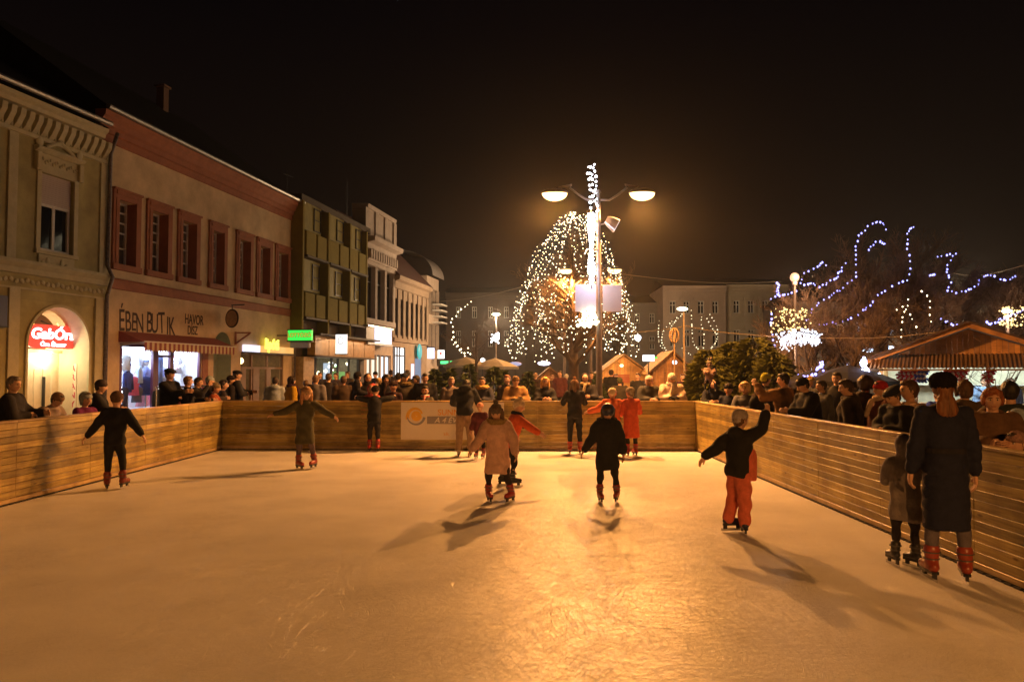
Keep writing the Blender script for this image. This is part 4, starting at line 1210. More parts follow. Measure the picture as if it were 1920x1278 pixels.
# sign of the jeweller
sg0 = fac(57, 606, -0.55); sg1 = fac(143, 655, -0.55)
sgn = empty('shop_sign', fw_((sg0[0] + sg1[0]) / 2, -0.55, sg1[1]), FR_ROT, 'red lit oval cornered sign with white script lettering in the arched doorway', 'shop sign', 'lit shop signs')
w2 = (sg1[0] - sg0[0]) / 2 ; h2 = sg0[1] - sg1[1]
mb = MB(); mb.loft([((-0.06, 0, h2 / 2), (0, w2, 0), (0, 0, h2 / 2)), ((0.03, 0, h2 / 2), (0, w2, 0), (0, 0, h2 / 2))], 24, sq=7); mb.build('light_box', emit('sign_red', (1.0, 0.045, 0.025), 1.35, True), sgn)
TR = (R(90), 0, R(90))
SW = emit('sign_white', (1.0, 0.85, 0.9), 3.2, False)
text('lettering', 'GabÓra', h2 * 0.62, SW, sgn, (0.036, 0, h2 * 0.60), TR, 0.01, bold=0.012, width=1.15, shear=0.15)
text('lettering', 'Óra Ékszer', h2 * 0.25, SW, sgn, (0.036, 0, h2 * 0.17), TR, 0.01, bold=0.004, width=1.2)
mb = MB(); mb.bar((-0.06, 0, h2), (-0.45, 0, h2 + .15), 0.04); mb.build('bracket', DKFRAME, sgn)
# red letters on the splayed reveal
vs_ = empty('vertical_sign', fw_(uc + rad * 0.955, -0.50, Z(162, 690)), FR_ROT + R(-95), 'red upright letters on the cream reveal beside the arched door', 'shop sign')
mb = MB(); mb.box((-0.01, -0.13, -1.5), (0.0, 0.13, 0.15)); mb.build('panel', mat('pale_sign_panel', (0.70, 0.60, 0.45), 0.6), vs_)
for k, ch in enumerate('ARANY'): text('lettering', ch, 0.27, mat('print_red', (0.5, 0.06, 0.09), 0.5), vs_, (0.004, 0, -0.02 - 0.29 * k), TR, 0.003, bold=0.008)
bs = empty('wall_sign', fw_(U(8, 580), 0.02, Z(8, 611)), FR_ROT, 'dark blue square sign on the yellow wall at the photo edge', 'sign')
mb = MB(); ww = U(19, 580) - U(8, 580); mb.box((0, -1.0, 0), (0.10, ww, Z(8, 553) - Z(8, 611)), 0, 0.01); mb.build('panel', mat('navy_panel', (0.03, 0.03, 0.10), 0.4), bs)
mb = MB(); mb.box((0.09, -1.04, -0.04), (0.11, ww + .04, 0.0)); mb.build('frame', DKFRAME, bs)

# ---- B: peach house with rust surrounds and the striped awning
MB_ = mat('peach_stucco', (0.54, 0.395, 0.235), 0.85, 0.24, 0.9, 0.3, 45)
RUST = mat('rust_trim', (0.30, 0.105, 0.05), 0.8, 0.16, 3, 0.2, 40)
bA = b
b = building('peach stucco house with seven rust framed windows and a striped awning')
uS, uE = uE, U(551); zt = Z(350, 300)
sur = [(208, 262, 345, 515), (272, 321, 369, 527), (331, 374, 390, 535), (390, 425, 412, 545), (441, 474, 428, 553), (480, 510, 440, 560), (515, 544, 452, 565)]
zw1 = Z(296, 380); zw0 = Z(296, 521)
wins = []
for s in sur:
    a, c = U(s[0], 450), U(s[1], 450); g = (c - a)
    wins.append((a + g * 0.20, c - g * 0.20, zw0 + 0.22, zw1 - 0.36))
su = [U(225), U(378)]; shz = Z(300, 648); shz0 = 0.45
au0, au1 = U(400, 690), U(433, 690); auz = Z(415, 622)
lu0, lu1 = U(451, 700), U(531, 700); luz = Z(490, 662)
ops = [(*q, 0.38) for q in wins] + [(su[0], su[1], shz0, shz, 0.12), (au0, au1, 0.0, auz, 0.02), (lu0, lu1, 0.0, luz, 0.2)]
mb = MB(); wall_open(mb, uS, uE, -0.03, zt, ops); mb.build('wall', MB_, b)
for (a, c, z0, z1) in wins:
    f = window(b, a, c, z0, z1, -0.34, 1, (0.28, 0.52, 0.68, 0.84), WHITEP, 0.07, pm=mat('curtained_glass', (0.10, 0.085, 0.07), 0.12, 0.7, 3, spec=0.6, stretch=(1, 6, .4)) if int(a * 7) % 3 else PANE)
    g = c - a
    q = MB(); w = g * 0.31
    q.box((0, a - w, z0), (0.07, a, z1)); q.box((0, c, z0), (0.07, c + w, z1)); q.box((0, a - w, z1), (0.072, c + w, z1 + 0.36))
    q.box((0, a - w * 1.12, z0 - 0.22), (0.13, c + w * 1.12, z0), 0, 0.015); q.box((0.072, a - w * 0.5, z1 + 0.16), (0.10, c + w * .5, z1 + 0.34)); q.box((0, a - w * 1.1, z1 + 0.30), (0.14, c + w * 1.1, z1 + 0.38), 0, 0.01)
    q.box((0.07, a - w * 0.55, z0), (0.09, a, z1 + .05)); q.box((0.07, c, z0), (0.09, c + w * 0.55, z1 + .05))
    q.build('window_surround', RUST, b)
    rv = MB()
    rv.add([(0.0, a + .002, z0), (0.0, a + .002, z1), (-0.30, a + .002, z1), (-0.30, a + .002, z0)], [(0, 1, 2, 3)]); rv.add([(0.0, c - .002, z0), (0.0, c - .002, z1), (-0.30, c - .002, z1), (-0.30, c - .002, z0)], [(3, 2, 1, 0)])
    rv.build('window_reveal', RUST, f)
mb = MB(); zc = fac(350, 328, .1)[1]; zc2 = fac(350, 276, .4)[1]; k_ = (zc2 - zc) / 1.14
uSc = fac(199, 205, .4)[0]; profile(mb, uSc, uE, [(0, zc), (0.07, zc + .02 * k_), (0.08, zc + .30 * k_), (0.16, zc + .34 * k_), (0.18, zc + .52 * k_), (0.26, zc + .60 * k_), (0.30, zc + .80 * k_), (0.38, zc + .92 * k_), (0.41, zc + 1.12 * k_), (0, zc + 1.14 * k_)]); mb.build('cornice', RUST, b)
mb = MB(); zb = Z(350, 555); profile(mb, uS, uE, [(0, zb - .17), (0.06, zb - .15), (0.06, zb + .15), (0.10, zb + .18), (0, zb + .22)]); mb.build('string_course', RUST, b)
mb = MB(); mb.tube([(0.48, uSc, zc2 + .06), (0.48, uE, zc2 + .06)], 0.09, 8); mb.build('gutter', _m['zinc'], b)
rf = roof(b, uS, uE, zc2 - .01, 0.41, 6.0, 4.6)
cu_, cz_ = fac(306, 126, -5.6); print('chimney', cz_, zc2)
mb = MB(); mb.box((-5.8, cu_ - .2, zc + 4.6), (-5.4, cu_ + .2, zc + 6.3)); mb.box((-5.88, cu_ - .28, zc + 6.3), (-5.32, cu_ + .28, zc + 6.4)); mb.build('chimney', mat('old_brick', (0.16, 0.09, 0.06), 0.9, 0.3, 20), rf)
mb = MB(); mb.tube([(0.12, uE - .12, 0), (0.12, uE - .12, zc - .1), (0.4, uE - .12, zc2)], 0.06, 8); mb.build('downpipe', _m['old_zinc'], b, smooth=True)
# shop interior: a lit room behind the window
INW = mat('shop_white', (0.72, 0.72, 0.74), 0.6, 0.05, 3)
mb = MB(); d0, d1 = -0.12, -2.2
mb.add([(d1, su[0], shz0), (d1, su[1], shz0), (d1, su[1], shz), (d1, su[0], shz)], [(0, 1, 2, 3)])
mb.add([(d0, su[0], shz0), (d0, su[1], shz0), (d1, su[1], shz0), (d1, su[0], shz0)], [(0, 1, 2, 3)]); mb.add([(d0, su[0], shz), (d0, su[1], shz), (d1, su[1], shz), (d1, su[0], shz)], [(3, 2, 1, 0)])
mb.add([(d0, su[0], shz0), (d1, su[0], shz0), (d1, su[0], shz), (d0, su[0], shz)], [(0, 1, 2, 3)]); mb.add([(d0, su[1], shz0), (d1, su[1], shz0), (d1, su[1], shz), (d0, su[1], shz)], [(3, 2, 1, 0)])
mb.build('shop_interior', INW, b)
TUBE = emit('cold_tube', (0.72, 0.82, 1.0), 14, True)
for n_ in (-0.5, -1.5):
    for t in (0.12, 0.38, 0.64, 0.88):
        c = su[0] + (su[1] - su[0]) * t; mb = MB(); mb.box((n_ - .05, c - .55, shz - .07), (n_ + .05, c + .55, shz - .015)); mb.build('tube_light', TUBE, b)
for t in (0.16, 0.5, 0.84):
    ld = bpy.data.lights.new('shop_light', 'POINT'); ld.energy = 120; ld.color = (0.66, 0.76, 1.0); ld.shadow_soft_size = 0.25
    o = bpy.data.objects.new('shop_light', ld); col.objects.link(o); o.parent = b; o.location = (-0.85, su[0] + (su[1] - su[0]) * t, shz - 0.35)
VIO = mat('violet_frame', (0.10, 0.02, 0.06), 0.4)
f = MB(); W = 0.13
m1, m2, m3, m4 = U(288), U(298), U(320), U(327)
for (a, c) in ((su[0], su[0] + W), (m1, m2), (m3, m4), (su[1] - W, su[1])): f.box((-0.10, a, shz0), (0.0, c, shz - .1))
f.box((-0.10, su[0], shz - .1), (0.0, su[1], shz)); f.box((-0.10, su[0], shz0), (0.0, su[1], shz0 + .1)); f.box((-0.09, m2, Z(310, 667) - .06), (-0.01, m3, Z(310, 667) + .03))
fo = f.build('shop_window', VIO, b)
mb = MB(); mb.add([(-0.06, su[0], shz0), (-0.06, su[1], shz0), (-0.06, su[1], shz), (-0.06, su[0], shz)], [(0, 1, 2, 3)]); mb.build('pane', clear_glass('shop_glass'), fo)
mb = MB(); mb.box((0.0, su[1] + .05, 0.3), (0.04, su[1] + .45, shz - .1)); mb.build('side_panel', RUST, b)
# garments in the window
gar_cols = [(0.7, 0.7, 0.75), (0.15, 0.25, 0.5), (0.03, 0.03, 0.05), (0.6, 0.62, 0.6), (0.75, 0.75, 0.7), (0.25, 0.3, 0.6), (0.6, 0.12, 0.2), (0.1, 0.1, 0.12), (0.4, 0.55, 0.7), (0.7, 0.68, 0.62), (0.05, 0.08, 0.25), (0.5, 0.5, 0.55), (0.7, 0.3, 0.35), (0.2, 0.22, 0.25)]
rr = random.Random(11)
for k in range(26):
    t = (k + 0.5) / 26; u = su[0] + .3 + (su[1] - su[0] - .6) * t; n_ = rr.choice((-0.45, -0.8, -1.2, -1.6)); z1 = rr.choice((shz - .35, shz - .75, shz - 1.15, shz - 1.5)); Lh = rr.uniform(.55, 1.0); ww = rr.uniform(.2, .34)
    q = MB(); q.loft([((0, 0, 0), (0, 0.04, 0), (0.03, 0, 0)), ((0, 0, -.06), (0, ww * .85, 0), (.07, 0, 0)), ((0, 0, -.2), (0, ww, 0), (.09, 0, 0)), ((0, 0, -Lh * .6), (0, ww * .75, 0), (.09, 0, 0)), ((0, 0, -Lh), (0, ww * rr.uniform(.8, 1.2), 0), (.1, 0, 0))], 14)
    q.tube([(0, 0, 0), (0, 0, 0.10), (0.03, 0, 0.14)], 0.012, 5)
    g = q.build('garment', cloth(gar_cols[k % len(gar_cols)]), None, smooth=True); g.location = fw_(u, n_, z1); g.rotation_euler = (0, 0, FR_ROT + rr.uniform(-.5, .5))
    tag(g, 'garment hanging in the cold lit shop window under the striped awning', 'garment', 'garments in the lit shop window')
def mannequin(u, n_, zb, hcol, ccol, label):
    r_ = empty('mannequin', fw_(u, n_, zb), FR_ROT, label, 'mannequin', 'mannequins in the shop window')
    q = MB(); q.loft([((0, 0, 0), (0, .17, 0), (.11, 0, 0)), ((0, 0, .28), (0, .15, 0), (.10, 0, 0)), ((0, 0, .55), (0, .21, 0), (.12, 0, 0)), ((0, 0, .68), (0, .17, 0), (.09, 0, 0)), ((0, 0, .76), (0, .06, 0), (.06, 0, 0))], 16)
    for s in (-1, 1): q.cone((0, s * .19, .62), .06, (0.03, s * .24, .12), .045)
    q.build('jacket', cloth(ccol), r_, smooth=True)
    q = MB(); q.join(HEAD); q.xf(Matrix.Translation((0, 0, .90)) @ Matrix.Rotation(R(-90), 4, 'Z') @ Matrix.Scale(.25, 4)); q.m = [0] * len(q.m); q.build('head', mat('mannequin_plastic', (.5, .42, .38), .4), r_, smooth=True)
    q = MB(); q.ell((0, 0, .98), (.12, .11, .09)); q.build('cap', cloth(hcol), r_, smooth=True)
    q = MB(); q.tube([(0, 0, 0), (0, 0, shz0 - zb)], 0.03, 8); q.build('stand', STEEL, r_)
mannequin(U(262), -0.45, Z(262, 735), (.02, .02, .2), (.04, .06, .2), 'shop mannequin in a navy cap and navy jacket')
mannequin(U(345), -0.55, Z(345, 740), (.5, .6, .7), (.3, .45, .6), 'shop mannequin in pale blue in the far half of the window')
mannequin(U(306), -0.7, Z(306, 725), (.3, .4, .7), (.25, .3, .6), 'shop mannequin in mid blue behind the narrow middle pane')
# fairy light strings added to fill the shop window with bright clutter
ADDED_FAIRY = emit('added_fairy_cold', (.72, .80, 1.0), 6, False)
for nm_, path, sd in (('added cold fairy light string at the near edge of the lit shop window', [(su[0] + .25, shz - .2), (su[0] + .45, shz - .7), (su[0] + .2, shz - 1.2), (su[0] + .5, shz - 1.7), (su[0] + .3, shz - 2.2)], 1), ('added cold fairy light string under the awning along the shop window top', [(su[0] + .3, shz - .18), (m1 - .3, shz - .3), (m4 + .3, shz - .2), ((m4 + su[1]) / 2, shz - .34), (su[1] - .3, shz - .2)], 2), ('added cold fairy light string at the far edge of the lit shop window', [(su[1] - .3, shz - .2), (su[1] - .5, shz - .6), (su[1] - .25, shz - 1.1), (su[1] - .5, shz - 1.6)], 3), ('added cold fairy light net sagging across the middle of the shop window', [(m4 + .2, shz - .5), (m4 + .7, shz - .8), (m4 + 1.2, shz - .55), (m4 + 1.7, shz - .95), (su[1] - .4, shz - .6)], 4), ('added pinkish star string in the far half of the shop window', [(m4 + .2, shz - .3), (m4 + .5, shz - .5), (m4 + .3, shz - .8), (m4 + .7, shz - .75)], 5)):
    string('light_string', [fw_(u, -.22, z_) for u, z_ in path], ADDED_FAIRY if sd != 5 else emit('added_fairy_pink', (1.0, .35, .45), 4, False), nm_, .12, .032, .04, 'added fairy lights in the shop window', seed=sd)
# awning
z_a = fac(300, 622)[1]
def av(px, py, out): return fac(px, py, out)
aroot = empty('awning', fw_(su[0], 0, 0), FR_ROT, 'red and cream striped awning over the lit clothes shop window', 'awning')
au_0 = U(222) - su[0]; au_1 = U(402, 640) - su[0]
zt_, out_ = Z(300, 626), 1.0; zl_ = fac(310, 643, out_)[1]
ncell = 44
AW = mat('awning_dark_red', (0.22, 0.05, 0.045), 0.8, 0.15, 8); AW2 = mat('awning_cream', (0.50, 0.40, 0.24), 0.8, 0.15, 8)
mb = MB()
for k in range(ncell):
    a = au_0 + (au_1 - au_0) * k / ncell; c = au_0 + (au_1 - au_0) * (k + 1) / ncell
    mb.add([(0, a, zt_), (0, c, zt_), (out_, c, zl_), (out_, a, zl_)], [(0, 1, 2, 3)], k % 2)
mb.add([(0, au_0, zt_), (out_, au_0, zl_), (0, au_0, zl_)], [(0, 1, 2)], 0); mb.add([(0, au_1, zt_), (out_, au_1, zl_), (0, au_1, zl_)], [(2, 1, 0)], 0)
mb.build('canopy', [AW, mat('awning_mid_red', (0.30, 0.09, 0.06), 0.8)], aroot)
mb = MB()
for k in range(ncell):
    a = au_0 + (au_1 - au_0) * k / ncell; c = au_0 + (au_1 - au_0) * (k + 1) / ncell; mid = (a + c) / 2
    mb.add([(out_ + .004, a, zl_), (out_ + .004, c, zl_), (out_ + .004, c, zl_ - .27), (out_ + .004, mid, zl_ - .34), (out_ + .004, a, zl_ - .27)], [(4, 3, 2, 1, 0)], k % 2)
mb.build('valance', [AW, AW2], aroot)
mb = MB(); mb.tube([(out_, au_0, zl_ + .015), (out_, au_1, zl_ + .015)], 0.025, 6)
for u in (au_0 + .1, au_1 - .1): mb.tube([(0, u, zl_ - .1), (out_, u, zl_)], 0.02, 6)
mb.build('frame', WHITEP, aroot)
# painted shop name
ws = empty('wall_lettering', fw_(0, 0, 0), FR_ROT, 'dark brown hand painted shop name on the peach wall above the awning', 'sign')
BRN = mat('brown_paint', (0.045, 0.022, 0.012), 0.8)
hpx = Z(270, 585) - Z(270, 622)
for ch, px, dy, sc_ in (('É', 228, 602, 1.05), ('B', 240, 604, 1.0), ('E', 251, 605, .9), ('N', 262, 608, .95), ('B', 280, 606, 1.05), ('U', 290, 608, 1.0), ('T', 303, 607, 1.1), ('I', 314, 612, .95), ('K', 322, 614, 1.0)):
    u, z_ = fac(px, dy); text('lettering', ch, hpx * 1.45 * sc_, BRN, ws, (0.006, u, z_), (R(90), R(rnd.uniform(-5, 5)), R(90)), 0.004, bold=0.004, width=0.60)
for body, px, py, s_ in (('HAVOR', 364, 600, .62), ('DÍSZ', 361, 620, .55)):
    u, z_ = fac(px, py); text('lettering', body, hpx * s_ * 1.25, BRN, ws, (0.006, u, z_), TR, 0.004, bold=0.006, width=0.68)
# round hanging sign
rs = empty('round_sign', fw_(U(413, 597), 0.55, Z(413, 597)), FR_ROT + R(70), 'round bronze hanging sign on a wall bracket above the green arch', 'sign')
q = MB(); rz = (Z(413, 581) - Z(413, 613)) / 2; n = 28
q.loft([((-0.03, 0, 0), (0, rz, 0), (0, 0, rz)), ((0.03, 0, 0), (0, rz, 0), (0, 0, rz))], n, sq=2); q.build('disc', mat('bronze', (0.42, 0.30, 0.15), 0.5, 0.2, 8), rs)
q = MB(); q.tube([(0, rz * math.cos(a), rz * math.sin(a)) for a in [k * 2 * math.pi / 28 for k in range(29)]], 0.04, 6, cap=False); q.build('rim', BRN, rs, smooth=True)
for k in (-.15, .1): q = MB(); q.box((0.031, -rz * .6, k), (0.036, rz * .6, k + .06)); q.build('gilt_bar', mat('gilt', (0.6, 0.45, 0.2), 0.4), rs)
q = MB(); q.tube([(0, 0, rz), (0, 0, rz + .2)], 0.02, 6); q.tube([(0, 0.05, rz + .2), (0.05, -0.7, rz + .2)], 0.025, 6); q.build('bracket', DKFRAME, rs)
# green arch beside it
uc2 = (au0 + au1) / 2; r2 = (au1 - au0) / 2; sp2 = auz - r2 * 1.1
ARC = [(uc2 - r2, 0.0)] + [(uc2 - r2 * math.cos(math.pi * k / 18), sp2 + r2 * 1.1 * math.sin(math.pi * k / 18)) for k in range(19)] + [(uc2 + r2, 0.0)]
q = MB()
for (a0, z0), (a1, z1) in zip(ARC[1:-1], ARC[2:-1]): q.add([(-0.005, a0, z0), (-0.005, a1, z1), (-0.005, a1, auz), (-0.005, a0, auz)], [(0, 1, 2, 3)])
q.build('arch_plate', MB_, b)
q = MB()
for (a0, z0), (a1, z1) in zip(ARC, ARC[1:]): q.add([(-0.005, a0, z0), (-0.005, a1, z1), (-0.7, a1, z1), (-0.7, a0, z0)], [(0, 1, 2, 3)])
q.build('arch_reveal', mat('grey_green_plaster', (0.34, 0.40, 0.30), 0.8, 0.1, 4), b)
q = MB(); q.box((-0.8, uc2 - r2, 0), (-0.69, uc2 + r2, auz)); q.build('door', mat('grey_green_door', (0.30, 0.36, 0.28), 0.6, 0.1, 5), b)
br_ = empty('wall_bracket', fw_(U(441, 640), 0, Z(441, 625)), FR_ROT, 'empty rust iron bracket on the peach wall', 'bracket')
q = MB(); q.box((0, -.05, -.5), (0.05, .05, .08)); q.bar((0.05, 0, .03), (0.75, 0, .03), .06); q.bar((0.03, 0, -.45), (0.7, 0, .0), .06); q.build('iron_bracket', RUST, br_)
# bakery front
q = MB(); q.add([(-2.5, lu0, 0), (-2.5, lu1, 0), (-2.5, lu1, luz), (-2.5, lu0, luz)], [(0, 1, 2, 3)]); q.add([(-.2, lu0, luz), (-.2, lu1, luz), (-2.5, lu1, luz), (-2.5, lu0, luz)], [(3, 2, 1, 0)])
q.add([(-.2, lu0, 0), (-2.5, lu0, 0), (-2.5, lu0, luz), (-.2, lu0, luz)], [(0, 1, 2, 3)]); q.add([(-.2, lu1, 0), (-2.5, lu1, 0), (-2.5, lu1, luz), (-.2, lu1, luz)], [(3, 2, 1, 0)])
q.build('bakery_interior', mat('tan_interior', (0.30, 0.22, 0.12), 0.7, 0.3, 4), b)
f = MB(); bl_ = [lu0, lu0 + (lu1 - lu0) * .26, lu0 + (lu1 - lu0) * .62, lu1]
for a in bl_: f.box((-.14, a - .05, 0), (-.04, a + .05, luz))
for a, c in ((.0, .13), (.29, .43), (.60, .70)): f.box((-.13, lu0 + (lu1 - lu0) * a, 0), (-.03, lu0 + (lu1 - lu0) * c, luz - .7))
f.box((-.14, lu0, luz - .75), (-.04, lu1, luz - .65)); f.box((-.14, lu0, luz - .08), (-.04, lu1, luz))
fo = f.build('shop_front', mat('brown_shop_front', (0.20, 0.10, 0.04), 0.5, 0.15, 6), b)
q = MB(); q.add([(-.09, lu0, 0), (-.09, lu1, 0), (-.09, lu1, luz), (-.09, lu0, luz)], [(0, 1, 2, 3)]); q.build('pane', clear_glass('shop_glass'), fo)
for t in (.3, .55):
    q = MB(); q.ell((-1.3, lu0 + (lu1 - lu0) * t, luz - .35), .16, None, 10, 8); q.build('pendant_lamp', emit('warm_pendant', (1.0, .66, .3), 5, False), b, smooth=True)
    ld = bpy.data.lights.new('pendant_light', 'POINT'); ld.energy = 10; ld.color = (1, .7, .4); ld.shadow_soft_size = 0.1
    o = bpy.data.objects.new('pendant_light', ld); col.objects.link(o); o.parent = b; o.location = (-1.0, lu0 + (lu1 - lu0) * t, luz - .7)
s0, s1 = U(454, 655), U(545, 655); zs = Z(500, 661)
ls = empty('shop_sign', fw_(0, 0, 0), FR_ROT, 'long light box with tall yellow letters over the brown shop front', 'shop sign', 'lit shop signs')
hb = Z(500, 649) - Z(500, 661)
q = MB(); q.box((0.02, s0, zs), (0.16, s0 + (s1 - s0) * .28, zs + hb)); q.build('white_panel', emit('sign_cold', (0.75, 0.75, 1.0), 1.4, True), ls)
q = MB(); q.box((0.02, s0 + (s1 - s0) * .28, zs), (0.159, s1, zs + hb)); q.build('amber_panel', emit('sign_amber', (1.0, 0.50, 0.12), 0.75, True), ls)
q = MB(); q.box((0.0, s0 - .04, zs - .07), (0.2, s1 + .04, zs - .002)); q.build('tray', DKFRAME, ls)
YL = emit('sign_yellow', (0.95, 0.95, 0.10), 1.6, True)
text('lettering', 'lipóti', hb * 2.3, YL, ls, (0.20, U(503, 648), Z(503, 646)), TR, 0.03, bold=0.02, width=0.95)

# ---- C: modern olive clad house with stacked bays
MC = mat('olive_cladding', (0.21, 0.17, 0.035), 0.7, 0.18, 2.5, 0.15, 30)
MC2 = mat('olive_panel', (0.19, 0.145, 0.018), 0.9, 0.12, 3)
MCD = mat('brown_recess', (0.055, 0.035, 0.018), 0.7, 0.2, 5)
b = building('olive clad modern house with three columns of projecting bays', 'building')
uS, uE = U(552), U(683); zt = Z(560, 378)
fz = Z(600, 668); 
mb = MB(); wall_open(mb, uS, uE, -0.03, zt, [(U(566), U(676), 0.0, fz, 0.25)]); mb.build('wall', MCD, b)
colsC = [(568, 606), (612, 648), (652, 681)]
zr = [Z(586, 385), Z(586, 441), Z(586, 488), Z(586, 553), Z(586, 598)]
for (a, c) in colsC:
    a_, c_ = fac(a, 500, .42)[0], fac(c, 500, .42)[0]; g = c_ - a_
    # window bay rows alternating with parapet boxes that stand further out
    q = MB(); q.box((0.0, a_ + .12, zr[1]), (0.34, c_ - .12, zr[0]), 0, 0.02); q.build('bay', MC, b)
    q = MB(); q.box((0.0, a_ + .12, zr[3] + .06), (0.28, c_ - .12, zr[2] - .02), 0, 0.02); q.build('bay', MC, b)
    for (z0, z1, o_) in ((zr[2], zr[1] - .12, .62), (zr[4], zr[3] - .05, .58)):
        q = MB(); q.box((0.0, a_, z0), (o_, a_ + g * .46, z1), 0, 0.02); q.box((0.0, a_ + g * .54, z0), (o_, c_, z1), 0, 0.02); q.box((0, a_ + g * .46, z0 + .05), (o_ - .15, a_ + g * .54, z1 - .02)); q.build('parapet_box', MC2, b)
        q = MB(); q.box((0, a_ - .12, z0 - .14), (o_ + .12, c_ + .05, z0 - .03)); q.build('ledge', MCD, b)
    for (z0, z1, x_) in ((zr[1] + .1, zr[0] - .3, 0.37), (zr[3] + .2, zr[2] - .3, 0.31)):
        window(b, a_ + g * .55, c_ - .25, z0, z1, x_, 0, (0.5,), DKFRAME, 0.05)
for px in (560, 609, 650, 681):
    q = MB(); u = fac(px, 500, .4)[0]; q.box((0.0, u - .10, fz + .7), (0.66, u + .10, zt - .1), 0, 0.02); q.build('fin', MC2, b)
mb = MB(); mb.box((-8.9, uS - .05, zt), (0.35, uE + .05, zt + .35)); mb.build('flat_roof', MCD, b)
rr = random.Random(4); mb = MB(); mb.tube([(-1.0, uS + 1, zt + .3), (-1.0, uS + 1, zt + 2.0), ], .03, 6); mb.bar((-1.0, uS + .6, zt + 1.6), (-1.0, uS + 1.7, zt + 1.7), .05); mb.build('aerial', STEEL, b)
# fascia and shop glass
GOLD = mat('gold_fascia', (0.36, 0.19, 0.06), 0.35, 0.3, 2.5, metal=0.35)
mb = MB(); z0, z1 = fz + .02, Z(600, 632)
a_, c_ = U(566), U(682)
for k in range(5): mb.box((0.3, a_ + (c_ - a_) * k / 5 + .02, z0), (0.75, a_ + (c_ - a_) * (k + 1) / 5 - .02, z1), 0, 0.01)
mb.build('fascia', GOLD, b)
mb = MB(); mb.box((0.0, a_ - .1, z1), (1.1, c_ + .1, z1 + .10)); mb.box((0.0, a_ - .1, z0 - .09), (0.85, c_ + .1, z0 - .01)); mb.build('canopy', MCD, b)
mb = MB(); mb.box((-.1, uS + .05, 0), (0.5, U(573), z0 - .1)); mb.build('stone_pier', mat('tan_stone', (0.40, 0.26, 0.13), 0.6, 0.3, 6), b)
gu0, gu1 = U(575), U(676)
mb = MB(); mb.add([(-2.8, gu0, 0), (-2.8, gu1, 0), (-2.8, gu1, fz), (-2.8, gu0, fz)], [(0, 1, 2, 3)]); mb.add([(-.25, gu0, fz), (-.25, gu1, fz), (-2.8, gu1, fz), (-2.8, gu0, fz)], [(3, 2, 1, 0)]); mb.add([(-.25, gu1, 0), (-2.8, gu1, 0), (-2.8, gu1, fz), (-.25, gu1, fz)], [(3, 2, 1, 0)]); mb.add([(-.25, gu0, 0), (-2.8, gu0, 0), (-2.8, gu0, fz), (-.25, gu0, fz)], [(0, 1, 2, 3)])
mb.build('shop_interior', mat('dim_interior', (0.28, 0.25, 0.18), 0.6, 0.4, 5), b)
rr = random.Random(9)
cols_ = [(1, .85, .5), (1, .95, .8), (.9, .9, 1), (1, .7, .35), (.5, 1, .4), (1, .5, .9)]
for k in range(44):
    u = gu0 + (gu1 - gu0) * rr.random(); z_ = fz - .25 - 1.5 * rr.random(); c = cols_[int(rr.random() ** 2 * 6)]
    q = MB(); s = rr.uniform(.04, .12); q.ell((-0.5 - 1.5 * rr.random(), u, z_), (s, s * rr.uniform(.7, 2.2), s), None, 6, 5); q.build('display_light', emit('display_%d' % cols_.index(c), c, 3.0, False), b, smooth=True)
for t, wd, cc in ((.14, .30, (1, 1, .95)), (.5, .4, (.35, .42, .5)), (.72, .9, (.2, .65, .15))):
    q = MB(); u = gu0 + (gu1 - gu0) * t; q.box((-.6, u - wd, fz - 1.3), (-.5, u + wd, fz - .35 if t < .6 else fz - .85)); q.build('lit_panel', emit('lit_panel_%d' % int(t * 100), cc, 1.2 if t < .6 else .5, False), b)
for t in (.2, .5, .8):
    ld = bpy.data.lights.new('shop_light', 'POINT'); ld.energy = 22; ld.color = (1, .85, .6); ld.shadow_soft_size = 0.2
    o = bpy.data.objects.new('shop_light', ld); col.objects.link(o); o.parent = b; o.location = (-1.2, gu0 + (gu1 - gu0) * t, fz - .3)
f = MB()
for t in (0, .18, .46, .58, .8, 1): u = gu0 + (gu1 - gu0) * t; f.box((-.2, u - .06, 0), (-.08, u + .06, fz))
fo = f.build('shop_front', DKFRAME, b); q = MB(); q.add([(-.12, gu0, 0), (-.12, gu1, 0), (-.12, gu1, fz), (-.12, gu0, fz)], [(0, 1, 2, 3)]); q.build('pane', clear_glass('shop_glass'), fo)
# green projecting sign
def projecting(px, py0, py1, pw, out0, label, parts, cat='shop sign', group='lit shop signs'):
    """sign box standing out from the wall, its face towards the viewer"""
    u, zb = fac(px, py1, out0); z1 = fac(px, py0, out0)[1]
    r_ = empty('shop_sign', fw_(u, out0, zb), R(-8), label, cat, group)
    return r_, z1 - zb
gs, gh = projecting(563, 619, 638, 44, 1.5, 'green glowing projecting sign with amber letters beside the olive house', None)
dist = (fw_(U(563), 1.5, 3) - CAM).y; gw = 43 / F * dist
q = MB(); q.box((-gw / 2, -.12, 0), (gw / 2, .12, gh), 0, 0.02); q.build('light_box', emit('sign_green', (0.04, 0.85, 0.08), 0.95, True), gs)
q = MB(); q.box((-gw / 2 - .03, -.1, gh), (gw / 2 + .03, .1, gh + .05)); q.box((-gw / 2 - .03, -.14, -.06), (gw / 2 + .03, .14, -.003)); q.bar((-gw / 2 - .6, 0, gh * .5), (-gw / 2, 0, gh * .5), .06); q.build('frame', DKFRAME, gs)
text('lettering', 'LOTTÓZÓ', gh * .52, mat('letter_brown', (0.25, 0.10, 0.0), 0.5), gs, (0, -.125, gh * .5), (R(90), 0, 0), 0.004, bold=0.014, width=.98)
